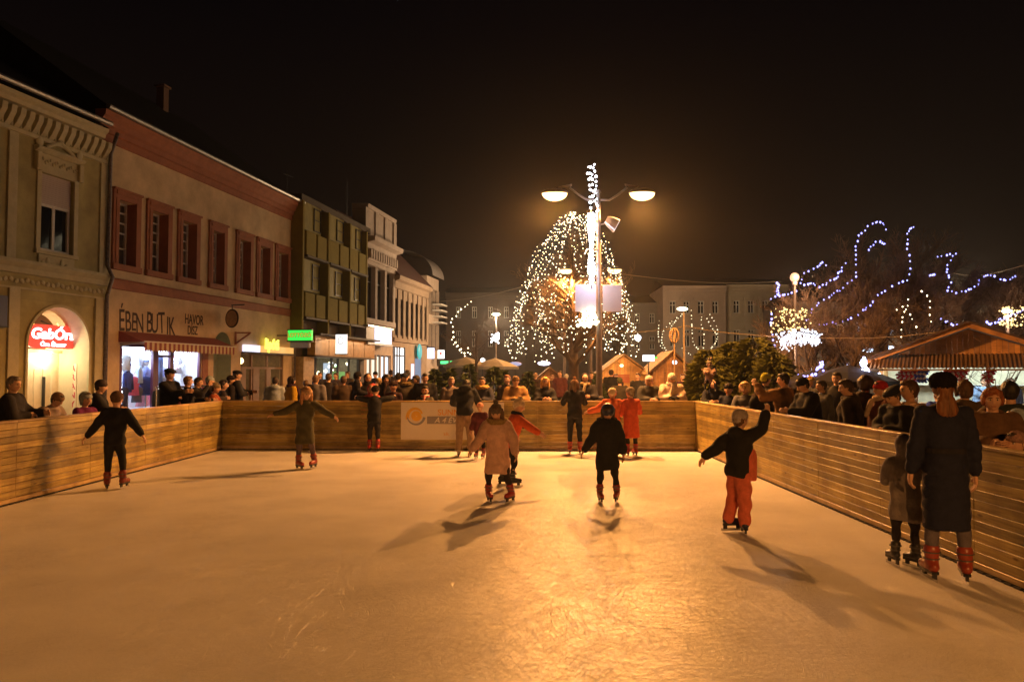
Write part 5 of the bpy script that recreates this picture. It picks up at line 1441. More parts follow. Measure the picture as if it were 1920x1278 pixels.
text('lettering', 'LOTTÓZÓ', gh * .52, emit('letter_amber', (1.0, .75, .05), 1.0, False), gs, (0, -.131, gh * .5), (R(90), 0, 0), 0.004, bold=-0.004, width=.98)
q = MB(); q.box((-gw * .42, -.1, -.36), (gw * .42, .1, -.065), 0, .04); q.build('lower_box', mat('grey_box', (.35, .36, .42), .5), gs)
ps, ph = projecting(640, 627, 663, 19, 1.6, 'white glowing upright sign box in front of the gold fascia', None)
dist = (fw_(U(640), 1.6, 3) - CAM).y; pw_ = 19 / F * dist
q = MB(); q.box((-pw_ / 2, -.12, 0), (pw_ / 2, .12, ph), 0, .02); q.build('light_box', emit('sign_cream', (1.0, .93, .88), 1.2, True), ps)
q = MB(); q.box((-pw_ / 2 - .04, -.1, ph), (pw_ / 2 + .04, .1, ph + .05)); q.box((-pw_ / 2 - .04, -.1, -.06), (pw_ / 2 + .04, .1, -.002)); q.bar((-pw_ / 2 - .7, 0, ph * .8), (-pw_ / 2, 0, ph * .8), .05); q.build('frame', DKFRAME, ps)
q = MB(); q.tube([(0.18 * math.cos(a) * .8, -.126, ph * .68 + .2 * math.sin(a)) for a in [k * .5 for k in range(13)]], .018, 5); q.build('emblem', mat('pale_blue_print', (.5, .7, .9), .5), ps)

# ---- D: ornate pale house
MD = mat('grey_white_stucco', (0.31, 0.25, 0.21), 0.8, 0.15, 2, 0.3, 35)
b = building('pale ornate house with an attic parapet and gabled window heads')
uS, uE = U(683), U(736); zt = Z(705, 455); zc_ = Z(700, 470)
wz0, wz1 = Z(700, 598), Z(700, 500)
ops = []
for k in range(3):
    c = uS + (uE - uS) * (k + .5) / 3; ops.append((c - .75, c + .75, wz0, wz1, .3))
mb = MB(); wall_open(mb, uS, uE, -0.03, zt, ops + [(U(688), U(733), 0, Z(705, 665), .2)]); mb.build('wall', MD, b)
for o_ in ops:
    window(b, o_[0], o_[1], o_[2], o_[3], -.22, 1, (.7,), DKFRAME, .08)
    q = MB(); q.box((0, o_[0] - .25, wz0 - .2), (.12, o_[0], wz1)); q.box((0, o_[1], wz0 - .2), (.12, o_[1] + .25, wz1)); q.box((0, o_[0] - .3, wz1), (.2, o_[1] + .3, wz1 + .25)); q.box((0, o_[0] - .3, wz0 - .35), (.2, o_[1] + .3, wz0 - .01))
    c = (o_[0] + o_[1]) / 2; q.prism([(0, c - 1.1, wz1 + .25), (0, c + 1.1, wz1 + .25), (0, c, wz1 + 1.1)], (.28, 0, 0)); q.build('window_surround', MD, b)
mb = MB(); zq = Z(705, 490); profile(mb, uS - .1, uE + .1, [(0, zt - .7), (.2, zt - .65), (.25, zt - .3), (.7, zt - .2), (.75, zt + .1), (0, zt + .12)])
for k in range(12): c = uS + (uE - uS) * (k + .5) / 12; mb.box((0, c - .14, zt - 1.3), (.4, c + .14, zt - .7), 0, .02)
mb.build('cornice', MD, b)
zp = Z(690, 383)
mb = MB(); mb.box((-.9, uS, zt + .12), (.05, uE, zp - .3)); profile(mb, uS - .05, uE + .05, [(-.9, zp - .3), (.2, zp - .3), (.25, zp - .05), (-.9, zp)])
for k in range(4): c = uS + (uE - uS) * k / 3; mb.box((0.05, c - .3, zt + .12), (.16, c + .3, zp - .3))
mb.build('attic_parapet', MD, b)
mb = MB(); zsh = Z(705, 665); mb.box((-.24, U(690), .1), (-.2, U(715), zsh - .1)); mb.build('lit_window', emit('shop_cream_light', (1.0, .92, .72), .9, True), b)
mb = MB(); mb.box((-.24, U(718), .1), (-.2, U(732), zsh - .1)); mb.build('lit_window', emit('shop_white_light', (.9, .95, 1.0), 1.3, True), b)
mb = MB()
for px in (689, 698, 708, 716, 724, 733): mb.box((-.19, U(px) - .09, 0), (-.08, U(px) + .09, zsh))
mb.build('shop_front', MD, b)
z0, z1 = Z(716, 645), Z(716, 612); o_ = .8
lb = empty('shop_sign', fw_(0, 0, 0), FR_ROT, 'big blue white light box projecting over the pale ornate house', 'shop sign', 'lit shop signs')
a_, c_ = fac(704, 630, o_)[0], fac(734, 630, o_)[0]; z0, z1 = fac(718, 644, o_)[1], fac(718, 617, o_)[1]
q = MB(); q.box((.02, a_, z0), (o_, c_, z1)); q.build('light_box', emit('sign_bluewhite', (.72, .78, 1.0), 1.5, True), lb)
q = MB(); q.box((.02, a_ - 1.6, z0 - .14), (o_ + .1, c_ + .1, z0 - .01)); q.box((.02, a_ - 1.6, z1 + .01), (o_ + .1, c_ + .15, z1 + .14)); q.build('frame', mat('grey_alu', (.35, .35, .38), .4, metal=.5), lb)
q = MB(); q.box((.02, a_ - 1.5, z0 - .005), (o_ - .05, a_ - .02, z1)); q.build('blank_panel', mat('grey_panel', (.26, .22, .2), .5), lb)

# ---- E: brown house under a tall dark roof
ME = mat('brown_grey_stucco', (0.20, 0.14, 0.095), 0.85, 0.15, 2, 0.3, 35)
b = building('brown house with a tall dark tiled roof and a long row of windows')
uS, uE = U(736), U(800); zt = Z(768, 530); wz0, wz1 = Z(768, 632), Z(768, 566)
ops = []
for k in range(7):
    c = uS + (uE - uS) * (k + .5) / 7; ops.append((c - .62, c + .62, wz0, wz1, .3))
mb = MB(); wall_open(mb, uS, uE, -0.03, zt, ops); mb.build('wall', ME, b)
for o_ in ops: window(b, o_[0], o_[1], o_[2], o_[3], -.2, 1, (.66,), DKFRAME, .08)
mb = MB(); profile(mb, uS, uE, [(0, zt - .8), (.15, zt - .75), (.2, zt - .3), (.5, zt - .2), (.55, zt + .1), (0, zt + .12)]); mb.build('cornice', ME, b)
mb = MB(); profile(mb, uS, uE, [(0, wz0 - .5), (.14, wz0 - .46), (.16, wz0 - .2), (0, wz0 - .18)]); mb.build('string_course', ME, b)
mb = MB()
for k in range(8): c = uS + (uE - uS) * k / 7; mb.box((0, c - .28, wz0 - .18), (.09, c + .28, zt - .8))
mb.build('pilaster', ME, b)
rf = roof(b, uS, uE, zt + .1, .55, 4.5, 5.0, mat('red_brown_tiles', (0.075, 0.03, 0.022), 0.8, 0.3, 8, 0.5, 20))
mb = MB(); mb.tube([(-4.4, uS + 2, zt + 4.5), (-4.4, uS + 2, zt + 7.6)], .07, 6); mb.build('mast', STEEL, rf)
mb = MB(); mb.box((-.02, U(738), .2), (.03, U(757), Z(747, 652))); mb.build('lit_window', emit('shop_white_bright', (.95, .97, 1.0), 1.9, True), b)
mb = MB()
for px in (738, 743, 748, 757): mb.box((.03, U(px) - .08, 0), (.10, U(px) + .08, Z(747, 650)))
mb.box((.03, U(738), Z(747, 668)), (.09, U(757), Z(747, 668) + .1)); mb.build('shop_front', DKFRAME, b)
mb = MB(); mb.box((-.02, U(771), .2), (.03, U(776), Z(773, 682))); mb.build('lit_window', emit('shop_violet', (.8, .75, 1.0), 1.2, True), b)
mb = MB(); mb.box((-.02, U(778), .2), (.03, U(789), Z(783, 672))); mb.build('lit_window', emit('shop_blue', (.22, .32, .5), .6, True), b)
ts = empty('wall_sign', fw_(U(780), .3, Z(780, 672)), FR_ROT, 'small teal glowing oval sign on the brown house', 'sign')
q = MB(); q.ell((0, 0, .55), (.15, .5, .62), None, 12, 8); q.build('oval_light', emit('sign_teal', (.05, .55, .5), .8, True), ts, smooth=True)
q = MB(); q.bar((-.3, 0, .55), (-.1, 0, .55), .08); q.build('bracket', DKFRAME, ts)

# ---- F: tall corner house turning away with balconies
MF = mat('grey_brown_stucco', (0.30, 0.23, 0.18), 0.85, 0.15, 2)
b = building('tall corner house with stacked balconies at the end of the street')
uS, uE = U(800), U(822); zt = Z(810, 520)
ops = []
for k in range(3):
    for r_ in range(2):
        c = uS + (uE - uS) * (k + .5) / 3; z_ = zt * (.38 + .3 * r_); ops.append((c - .8, c + .8, z_, z_ + 2.2, .3))
mb = MB(); wall_open(mb, uS, uE, -0.03, zt, ops); mb.build('wall', MF, b)
for o_ in ops: window(b, o_[0], o_[1], o_[2], o_[3], -.2, 1, (.66,), DKFRAME, .08)
mb = MB(); n = 10
for k in range(n + 1):
    t = k / n * math.pi / 2
    mb.v += [(.5 - 3.0 * (1 - math.cos(t)), uS, zt + 2.2 * math.sin(t)), (.5 - 3.0 * (1 - math.cos(t)), uE, zt + 2.2 * math.sin(t))]
for k in range(n): mb.f.append((2 * k, 2 * k + 1, 2 * k + 3, 2 * k + 2)); mb.m.append(0)
mb.build('roof', mat('grey_metal_roof', (.16, .14, .13), .5, .2, 4), b, smooth=True)
for k in range(4):
    z_ = Z(822, 575 + k * 11)
    q = MB(); q.box((0, uE - 2.0, z_), (.8, uE, z_ + .10)); q.build('balcony', mat('pale_concrete', (.5, .46, .42), .8), b)
for px, py0, py1, c, lab in ((808, 652, 672, (.7, .75, 1.0), 'narrow blue white upright light sign near the corner house'), (827, 656, 672, (1.0, .95, .92), 'white square light sign with a red mark at the end of the street')):
    r_, hh = projecting(px, py0, py1, 10, .9, lab, None)
    dist = r_.location.y; ww = 12 / F * dist
    q = MB(); q.box((-ww / 2, -.15, 0), (ww / 2, .15, hh), 0, .02); q.build('light_box', emit('sign_%d' % px, c, 1.5, True), r_)
    q = MB(); q.box((-ww / 2 - .05, -.12, hh), (ww / 2 + .05, .12, hh + .08)); q.build('frame', DKFRAME, r_)
    if px == 827: q = MB(); q.ell((0, -.16, hh * .6), (ww * .2, .02, hh * .16)); q.build('emblem', emit('red_mark', (.8, .12, .08), .8, False), r_)

# the yellow house stands at a slight angle to the rest of the row: turn it, with what hangs on it, about its far corner
PV = fw_(U(201), 0, 0); MT = Matrix.Translation(PV) @ Matrix.Rotation(R(-2.7), 4, 'Z') @ Matrix.Translation(-PV)
for o in (bA, sgn, vs_, bs):
    o.location = MT @ o.location; o.rotation_euler.z += R(-2.7)
# clothes rack outside the shop
cr_ = empty('clothes_rack', fw_(U(262), 2.2, 0), FR_ROT, 'steel clothes rail hung with dark garments outside the lit shop', 'clothes rail')
zr_ = fac(262, 727, 2.2)[1]
q = MB(); q.tube([(0, -2.2, zr_), (0, 2.2, zr_)], .028, 8); q.build('rail', STEEL, cr_)
for u in (-2.15, 0, 2.15):
    q = MB(); q.tube([(0, u, 0), (0, u, zr_)], .022, 6); q.build('upright', STEEL, cr_); 
rr = random.Random(21)
gc = [(.02, .02, .025), (.05, .02, .02), (.45, .42, .40), (.015, .015, .02), (.12, .03, .05), (.03, .03, .06), (.3, .28, .26), (.02, .02, .02)]
for k in range(20):
    u = -2.0 + 4.0 * k / 19; ln = rr.uniform(.75, 1.1)
    q = MB(); q.loft([((0, 0, 0), (.03, 0, 0), (0, .02, 0)), ((0, 0, -.07), (.22, 0, 0), (0, .05, 0)), ((0, 0, -.25), (.26, 0, 0), (0, .08, 0)), ((0, 0, -ln), (.24, 0, 0), (0, .07, 0))], 12)
    q.tube([(0, 0, 0), (0, 0, .05)], .01, 5)
    g = q.build('garment', cloth(gc[k % 8]), None, smooth=True); g.location = fw_(U(262) + u, 2.2, zr_ - .06); g.rotation_euler = (0, 0, FR_ROT + rr.uniform(-.3, .3))
    tag(g, 'garment on the steel clothes rail outside the shop', 'garment', 'garments on the outdoor rail')
# ------------------------------------------------------------------ houses across the square
def far_house(px0, px1, ytop, Y, wins, m, label, depth=9, ground_band=None, win_m=None, cornice=True):
    """house facing the viewer across the square; local x along the front, y away, z up"""
    a = at_y(px0, 690, Y); c = at_y(px1, 690, Y); zt = at_y((px0 + px1) / 2, ytop, Y).z
    r = empty('building', (a.x, Y, 0), 0, label, 'building', 'houses across the square')
    w = c.x - a.x; s = F / Y
    ops = []
    for (x0, x1, y0, y1) in wins:
        ops.append((at_y(x0, 650, Y).x - a.x, at_y(x1, 650, Y).x - a.x, at_y(x0, y1, Y).z, at_y(x0, y0, Y).z))
    mb = MB()
    us = sorted(set([0, w] + [o[0] for o in ops] + [o[1] for o in ops])); zs = sorted(set([-0.03, zt] + [o[2] for o in ops] + [o[3] for o in ops]))
    for p, q in zip(us, us[1:]):
        for e, f in zip(zs, zs[1:]):
            if any(o[0] < (p + q) / 2 < o[1] and o[2] < (e + f) / 2 < o[3] for o in ops): continue
            mb.add([(p, 0, e), (q, 0, e), (q, 0, f), (p, 0, f)], [(0, 1, 2, 3)])
    for o in ops:
        x0, x1, z0, z1 = o
        for P in ([(x0, z0), (x0, z1)], [(x1, z1), (x1, z0)], [(x0, z1), (x1, z1)], [(x1, z0), (x0, z0)]):
            mb.add([(P[0][0], 0, P[0][1]), (P[1][0], 0, P[1][1]), (P[1][0], .3, P[1][1]), (P[0][0], .3, P[0][1])], [(0, 1, 2, 3)])
    mb.add([(0, 0, -.03), (0, depth, -.03), (0, depth, zt), (0, 0, zt)], [(0, 1, 2, 3)]); mb.add([(w, 0, -.03), (w, depth, -.03), (w, depth, zt), (w, 0, zt)], [(3, 2, 1, 0)]); mb.add([(0, depth, -.03), (w, depth, -.03), (w, depth, zt), (0, depth, zt)], [(3, 2, 1, 0)])
    mb.build('wall', m, r)
    for i, (x0, x1, z0, z1) in enumerate(ops):
        f = MB(); t = .09
        f.box((x0, .16, z0), (x0 + t, .22, z1)); f.box((x1 - t, .16, z0), (x1, .22, z1)); f.box((x0 + t, .16, z0), (x1 - t, .22, z0 + t)); f.box((x0 + t, .16, z1 - t), (x1 - t, .22, z1)); f.box(((x0 + x1) / 2 - t * .6, .165, z0 + t), ((x0 + x1) / 2 + t * .6, .215, z1 - t)); zz = z0 + (z1 - z0) * .68; f.box((x0 + t, .17, zz - t * .5), (x1 - t, .21, zz + t * .5))
        fo = f.build('window', WHITEP, r)
        g = MB(); g.add([(x0, .23, z0), (x1, .23, z0), (x1, .23, z1), (x0, .23, z1)], [(0, 1, 2, 3)]); g.build('pane', (win_m or {}).get(i, PANE), fo)
        q = MB(); q.box((x0 - .3, -.10, z0 - .25), (x1 + .3, 0, z0 - .02)); q.box((x0 - .25, -.06, z0), (x0 - .02, 0, z1)); q.box((x1 + .02, -.06, z0), (x1 + .25, 0, z1)); q.box((x0 - .35, -.14, z1 + .02), (x1 + .35, 0, z1 + .4)); q.build('window_surround', m, r)
    if cornice:
        q = MB(); q.box((-.05, -.35, zt - .35), (w + .05, 0, zt)); q.box((-.05, -.2, zt - .7), (w + .05, 0, zt - .36)); q.build('cornice', m, r)
        q = MB(); q.box((0, -.12, zt * .52), (w, 0, zt * .52 + .3)); q.build('string_course', m, r)
    q = MB(); q.add([(-.1, -.3, zt + .01), (w + .1, -.3, zt + .01), (w + .1, depth * .5, zt + 1.2), (-.1, depth * .5, zt + 1.2), (w + .1, depth, zt + .01), (-.1, depth, zt + .01)], [(0, 1, 2, 3), (3, 2, 4, 5), (0, 3, 5), (1, 4, 2)]); q.build('roof', ROOF, r)
    return r
GH1 = mat('far_grey_stucco', (0.26, 0.22, 0.18), 0.85, 0.1, .6); GH2 = mat('far_pink_stucco', (0.44, 0.34, 0.27), 0.85, 0.1, .6); GH3 = mat('far_cream_stucco', (0.44, 0.37, 0.27), 0.85, 0.1, .6)
far_house(1176, 1244, 568, 88, [(1190, 1200, 587, 606), (1218, 1228, 587, 606), (1190, 1200, 630, 655), (1218, 1228, 630, 655)], GH1, 'low grey house between the warm lit tree and the tall pinkish house')
far_house(1244, 1362, 536, 84, [(1256, 1268, 564, 588), (1282, 1294, 564, 588), (1309, 1321, 564, 588), (1336, 1348, 564, 588), (1256, 1268, 618, 650), (1282, 1294, 618, 650), (1309, 1321, 618, 650), (1336, 1348, 618, 650)], GH2, 'pinkish three storey house with four windows under its cornice')
far_house(1363, 1478, 534, 84.5, [(1376, 1388, 563, 587), (1403, 1415, 563, 587), (1430, 1442, 563, 587), (1376, 1388, 618, 645), (1403, 1415, 618, 645), (1430, 1442, 618, 645)], GH3, 'cream house partly hidden by the blue lit tree')
far_house(836, 985, 549, 92, [(855, 864, 575, 596), (885, 894, 575, 596), (915, 924, 575, 596), (945, 954, 575, 596), (855, 864, 620, 650), (885, 894, 620, 650), (915, 924, 620, 650), (945, 954, 620, 650)], mat('far_dark_stucco', (0.13, 0.10, 0.085), 0.85, 0.1, .6), 'dark brown house behind the small bare tree at the street end')
far_house(985, 1175, 575, 96, [(1000, 1010, 600, 622), (1040, 1050, 600, 622), (1090, 1100, 600, 622), (1130, 1140, 600, 622)], mat('far_brown_stucco', (0.11, 0.085, 0.07), 0.85, 0.1, .6), 'dark house mostly hidden by the tree of warm lights')
BW = emit('window_blue_white', (0.55, 0.72, 1.0), 1.6, False)
far_house(1490, 2050, 566, 70, [(1607, 1637, 600, 628), (1655, 1681, 590, 628), (1700, 1722, 595, 628), (1560, 1584, 600, 628), (1760, 1780, 600, 628)], mat('far_night_stucco', (0.10, 0.08, 0.07), 0.85, 0.1, .6), 'long dark house with blue white lit windows behind the market stall', win_m={0: BW, 1: BW})

# ------------------------------------------------------------------ trees
BARK = mat('bark', (0.075, 0.05, 0.035), 0.9, 0.35, 8, 0.5, 25)
TWIG = mat('twigs', (0.15, 0.10, 0.065), 0.9, 0.3, 6)
def bare_tree(x, y, H, W, label, seed, trunk_h=0.28, r0=0.16, n1=9, dens=1.0, cone=False, name='bare_tree', group=None, levels=3, lean=0.0):
    root = empty(name, (x, y, 0), 0, label, 'tree', group)
    rr = random.Random(seed)
    T = MB(); C = MB(); tips = []
    th = H * trunk_h
    top = Vector((lean, 0, H * (0.97 if cone else 0.72)))
    tp = [Vector((0, 0, -0.05)), Vector((0.02, 0, th * .5)), Vector((lean * .2, 0.02, th)), Vector((lean * .5, 0, H * .55)), top]
    T.tube(tp, [r0 * 1.25, r0, r0 * .9, r0 * .55, r0 * .12], 10)
    def branch(p, d, l, r, lev):
        n = 4; pts = [p]; rs = [r]; dd = d.normalized()
        for k in range(n):
            dd = (dd + Vector((rr.uniform(-.25, .25), rr.uniform(-.25, .25), rr.uniform(-.06, .16)))).normalized()
            pts.append(pts[-1] + dd * (l / n)); rs.append(r * (1 - .8 * (k + 1) / n))
        (T if lev == 1 else C).tube(pts, rs, 5 if lev == 1 else 3, cap=False)
        if lev == 1: tips.append(pts[-1])
        if lev < levels:
            m = int((6 if lev == 1 else 6) * dens)
            for k in range(m):
                t = rr.uniform(.25, 1.0); i = min(n - 1, int(t * n)); q = pts[i].lerp(pts[i + 1], t * n - i)
                side = Vector((rr.uniform(-1, 1), rr.uniform(-1, 1), rr.uniform(-.25, .8)))
                branch(q, dd * .7 + side, l * rr.uniform(.35, .55), max(.006, rs[i] * .45), lev + 1)
        elif lev == levels:
            for k in range(int(3 * dens)):
                t = rr.uniform(.3, 1.0); i = min(n - 1, int(t * n)); q = pts[i].lerp(pts[i + 1], t * n - i)
                e = q + (dd + Vector((rr.uniform(-1, 1), rr.uniform(-1, 1), rr.uniform(-.6, .9)))).normalized() * l * .45
                C.tube([q, e], [max(.006, r * .3), .004], 3, cap=False)
    for k in range(n1 * (2 if cone else 1)):
        a = k * 2.4 + rr.uniform(-.3, .3)
        t = rr.uniform(0, 1) if cone else rr.uniform(0, .8)
        z = th + (H * .92 - th) * t if cone else th + (top.z - th) * t
        ln = (W / 2) * ((1 - .85 * t) if cone else (1 - .25 * t)) * rr.uniform(.8, 1.1)
        up = rr.uniform(.35, .75) if cone else rr.uniform(.45, 1.1)
        sxy = 1.0
        p = Vector((lean * (z / H), 0, z))
        d = Vector((math.cos(a) * sxy, math.sin(a) * sxy, up))
        branch(p, d, ln * (1.1 if cone else 1.25), r0 * (.45 * (1 - .6 * t)), 1)
    T.build('trunk', BARK, root, smooth=True); C.build('crown', TWIG, root)
    return root, tips
TY = 36.0
tc0 = at_y(1075, 690, TY); tH = at_y(1075, 404, TY).z; tW = (at_y(1205, 600, TY).x - at_y(948, 600, TY).x)
ctree, ctips = bare_tree(tc0.x, TY, tH, tW, 'tall bare tree hung all over with warm white light strings', 5, .22, .26, 22, 1.3, True, 'bare_tree')
# light strings draped down over its crown: each climbs to a branch tip and falls in waves to the lower rim
rr = random.Random(17)
def crown_r(t):   # crown radius at height fraction t, 0 at rim, 1 at top
    return (tW / 2) * (1 - t) ** .52 + 0.10
z_low = at_y(1075, 678, TY).z
for k in range(64):
    a = k * 2 * math.pi / 64 * 5 + rr.uniform(-.12, .12)
    t0 = rr.choice((1.0, .97, .92, .85, .74, .6, .42)) if k % 3 else 1.0
    t1 = rr.uniform(0.0, .12)
    pts = []; n = 46; ph = rr.uniform(0, 6); aw = rr.uniform(.1, .3)
    for i in range(n + 1):
        s = i / n; t = t0 + (t1 - t0) * s
        bump = .22 * math.sin(s * 9 + ph) + .10 * math.sin(s * 23 + ph * 2)
        R_ = (crown_r(t) * (1 + .13 * bump) + bump * .25) * (1.0 if k % 4 else .62)
        if s > .8: R_ *= 1 - (s - .8) * .7
        aa = a + aw * math.sin(s * 5 + ph)
        pts.append((tc0.x + R_ * math.cos(aa), TY + R_ * math.sin(aa), z_low + (tH - z_low) * t + .12 * math.sin(s * 17 + ph)))
    o = string('light_string', pts, WARM, None, .31, .0215, .07, 'light strings on the tall bare tree', seed=k)
    tag(o, 'string of warm white bulbs falling down the crown of the tall bare tree', 'light string')
# a bright star lamp at its side
st = at_y(1196, 633, TY - 1)
so = empty('star_lamp', st, 0, 'round cold white lamp hanging at the side of the warm lit tree', 'light decoration')
q = MB(); q.ell((0, 0, 0), .14, None, 12, 8); q.build('globe', emit('cold_globe', (.9, .93, 1.0), 9, False), so, smooth=True)
q = MB(); q.tube([(0, 0, .14), (0, 0, .8)], .012, 5); q.build('cord', WIRE, so)

# small bare tree with a curved string, left of it
t2 = at_y(893, 690, 46)
bare_tree(t2.x, 46, at_y(893, 560, 46).z, 3.4, 'small bare tree with a curved warm light strand at the street end', 8, .35, .1, 10, 1.0)
pts = [at_y(px, py, 45) for px, py in ((884, 566), (874, 574), (862, 582), (856, 592), (847, 598), (846, 602), (849, 618), (850, 630), (853, 640), (860, 650), (868, 658), (874, 664), (880, 664), (886, 660))]
string('light_string', pts, WARM, 'curved warm light strand on the small bare tree at the street end', .28, .04, .03)
pts = [at_y(px, py, 45) for px, py in ((848, 637), (850, 645), (857, 652), (866, 661), (872, 667), (878, 660), (879, 648))]
string('light_string', pts, WARM, 'short lower warm light strand on the small bare tree at the street end', .28, .036, .03)
sd_ = at_y(928, 634, 44); so = empty('light_star', sd_, 0, 'small cold white angular light figure left of the warm lit tree', 'light decoration')
q = MB(); rr = random.Random(2)
for k in range(26): q.ell((rr.uniform(-.22, .22), rr.uniform(-.05, .05), rr.uniform(-.3, .3)), rr.uniform(.03, .06), None, 5, 4)
q.build('bulb_cluster', WHITE, so, smooth=True); q = MB(); q.tube([(0, .06, -.3), (0, .06, 1.2)], .012, 5); q.build('cord', WIRE, so)

# trees with blue lights on the market side
BY = 27.0
def btree(px, ytop, W, lab, seed, Y=BY, dens=1.9, **k):
    p = at_y(px, 690, Y); return bare_tree(p.x, Y, at_y(px, ytop, Y).z, W, lab, seed, .25, .18, 16, dens, **k)
btree(1660, 440, 4.6, 'tall dark bare tree with the highest blue light garland', 31, BY + 1.5)
btree(1525, 505, 3.4, 'dark bare tree beside the cream house with low blue garlands', 32, BY, 1.5)
btree(1775, 480, 3.6, 'dark bare tree behind the stall gable with a blue garland', 33, BY + 1)
btree(1890, 500, 3.8, 'dark bare tree at the photo edge behind the stall', 34, BY + .5)
btree(1600, 560, 3.2, 'low dense bare tree between the two blue lit trees', 35, BY - 1, 1.6)
btree(1716, 545, 3.0, 'low bare tree in front of the blue white windows', 36, BY - 1.5, 1.4)
def garland(pts, label, Y=BY - 1.3, seed=1, sp_=.26, r=.029, bulb=None):
    rr = random.Random(seed); P = []
    for (a, b_), (c, d) in zip(pts, pts[1:]):
        for i in range(4): t = i / 4; P.append((a + (c - a) * t, b_ + (d - b_) * t))
    P.append(pts[-1])
    Q = [at_y(x, y, Y + .5 * math.sin(i * .35 + seed)) for i, (x, y) in enumerate(P)]
    return string('light_garland', Q, bulb or BLUE, label, sp_, r, .03, 'blue light garlands on the market trees', seed=seed)
garland([(1663, 431), (1656, 420), (1640, 416), (1624, 428), (1612, 440), (1606, 455), (1604, 478), (1604, 500), (1603, 520), (1590, 532), (1575, 543), (1560, 553), (1545, 562), (1525, 575), (1518, 592), (1510, 603)], 'blue garland climbing to the highest loop of the tall dark tree', BY - .8, 1)
garland([(1712, 424), (1704, 430), (1700, 445), (1703, 470), (1710, 498), (1700, 525), (1684, 530), (1668, 540), (1650, 550), (1640, 562), (1625, 577), (1612, 588), (1590, 599), (1575, 604), (1553, 607), (1530, 608)], 'blue garland sweeping from the upright strand down across the tall tree', BY - 1.1, 2)
garland([(1630, 468), (1640, 455), (1652, 453), (1658, 458)], 'short blue garland inside the highest loop', BY - .6, 3, .2)
garland([(1446, 560), (1460, 555), (1480, 552), (1496, 545), (1508, 512), (1520, 506), (1536, 498), (1542, 492), (1548, 499)], 'blue garland along the top of the low tree by the cream house', BY - 1, 4)
garland([(1508, 535), (1520, 530), (1532, 538), (1545, 535), (1560, 525), (1570, 518), (1578, 505), (1588, 488)], 'blue garland rising between the two blue lit trees', BY - .9, 5, .2)
garland([(1456, 530), (1460, 536), (1457, 545), (1462, 556)], 'short bunched blue garland at the tip of the low tree', BY - 1, 6, .1)
garland([(1758, 482), (1770, 479), (1790, 477), (1778, 494), (1775, 512), (1782, 530), (1778, 545), (1792, 548), (1812, 547), (1835, 532), (1842, 518), (1855, 514), (1870, 522), (1890, 524), (1912, 516)], 'blue garland hooking over the tree behind the stall gable', BY - .9, 7)
garland([(1745, 515), (1752, 514)], 'two loose blue bulbs beside the hooked garland', BY - .9, 8, .12)
garland([(1850, 602), (1858, 608), (1875, 600), (1890, 592), (1905, 588), (1918, 582)], 'blue garland rising behind the far slope of the stall roof', BY - 3, 9, .14)
garland([(1764, 598), (1776, 603), (1790, 610), (1800, 606)], 'few blue bulbs above the near slope of the stall roof', BY - 3, 10, .2)
garland([(1447, 590), (1446, 600), (1448, 612), (1450, 640), (1456, 660), (1455, 690)], 'thin blue garland hanging at the side of the low tree', BY - 1, 11, .3, .035)
garland([(1470, 715), (1485, 712), (1500, 706), (1520, 706), (1532, 696), (1540, 680), (1543, 690), (1540, 704), (1555, 710), (1580, 706), (1595, 700), (1610, 700)], 'blue garland on the dark parasols behind the spectators', 21, 12, .12, .035)
# warm and white light clusters on the low tree
def cluster(px0, px1, py0, py1, Y, n, bulb, label, seed, r=(.02, .045), arch=False, icicle=0):
    rr = random.Random(seed); c = at_y((px0 + px1) / 2, (py0 + py1) / 2, Y)
    o = empty('light_cluster', c, 0, label, 'light decoration', 'light clusters on the low tree')
    q = MB(); k_ = Y / F
    w, h = (px1 - px0) / 2 * k_, (py1 - py0) / 2 * k_
    for i in range(n):
        u = rr.uniform(-1, 1); 
        v = rr.uniform(-1, 1) if not arch else rr.uniform(-1, 1) * .5 + .5 * (1 - u * u) - .2
        q.ell((u * w, rr.uniform(-.3, .3), v * h), rr.uniform(*r), None, 5, 4)
    for i in range(icicle):
        u = rr.uniform(-1, 1); l = rr.uniform(.4, 1.1) * h * (1.3 if u < -.3 else .8)
        for j in range(6): q.ell((u * w, rr.uniform(-.2, .2), -h * .2 - l * j / 6), rr.uniform(.014, .03), None, 5, 4)
    q.build('bulb_cluster', bulb, o, smooth=True)
    q = MB(); q.tube([(-w, 0, .05), (0, 0, h * .5), (w, 0, .05)], .015, 5)
    for i in range(5): u = -1 + 2 * i / 4; q.tube([(u * w * .8, 0, .05), (u * w * .8, 0, -h * .8)], .008, 4)
    q.build('wire_frame', WIRE, o)
cluster(1460, 1537, 612, 650, BY - 2.2, 210, emit('bulb_cold', (.8, .85, 1.0), 2.2, False), 'white icicle light canopy glowing on the low dark tree', 3, (.015, .035), True, 34)
cluster(1450, 1515, 578, 622, BY - 1.8, 120, emit('bulb_gold', (1.0, .68, .24), 2.2, False), 'golden light tangle just above the white icicle canopy', 4, (.012, .035))
cluster(1878, 1918, 575, 615, BY - 3, 60, emit('bulb_gold', (1.0, .68, .24), 2.2, False), 'golden light tangle at the photo edge above the stall roof', 5, (.012, .04))
for pts, lab, sd in (([(1728, 545), (1740, 556), (1745, 575), (1746, 600), (1752, 615)], 'thin warm strand by the blue white windows', 41), ([(1680, 580), (1692, 573), (1702, 580), (1710, 600), (1722, 617)], 'thin warm arched strand in front of the lit windows', 42), ([(1705, 560), (1697, 585), (1690, 610), (1688, 635)], 'thin warm strand hanging left of the stall gable', 43)):
    string('light_string', [at_y(x, y, BY - 2.5) for x, y in pts], WARM, lab, .2, .022, .03, seed=sd)
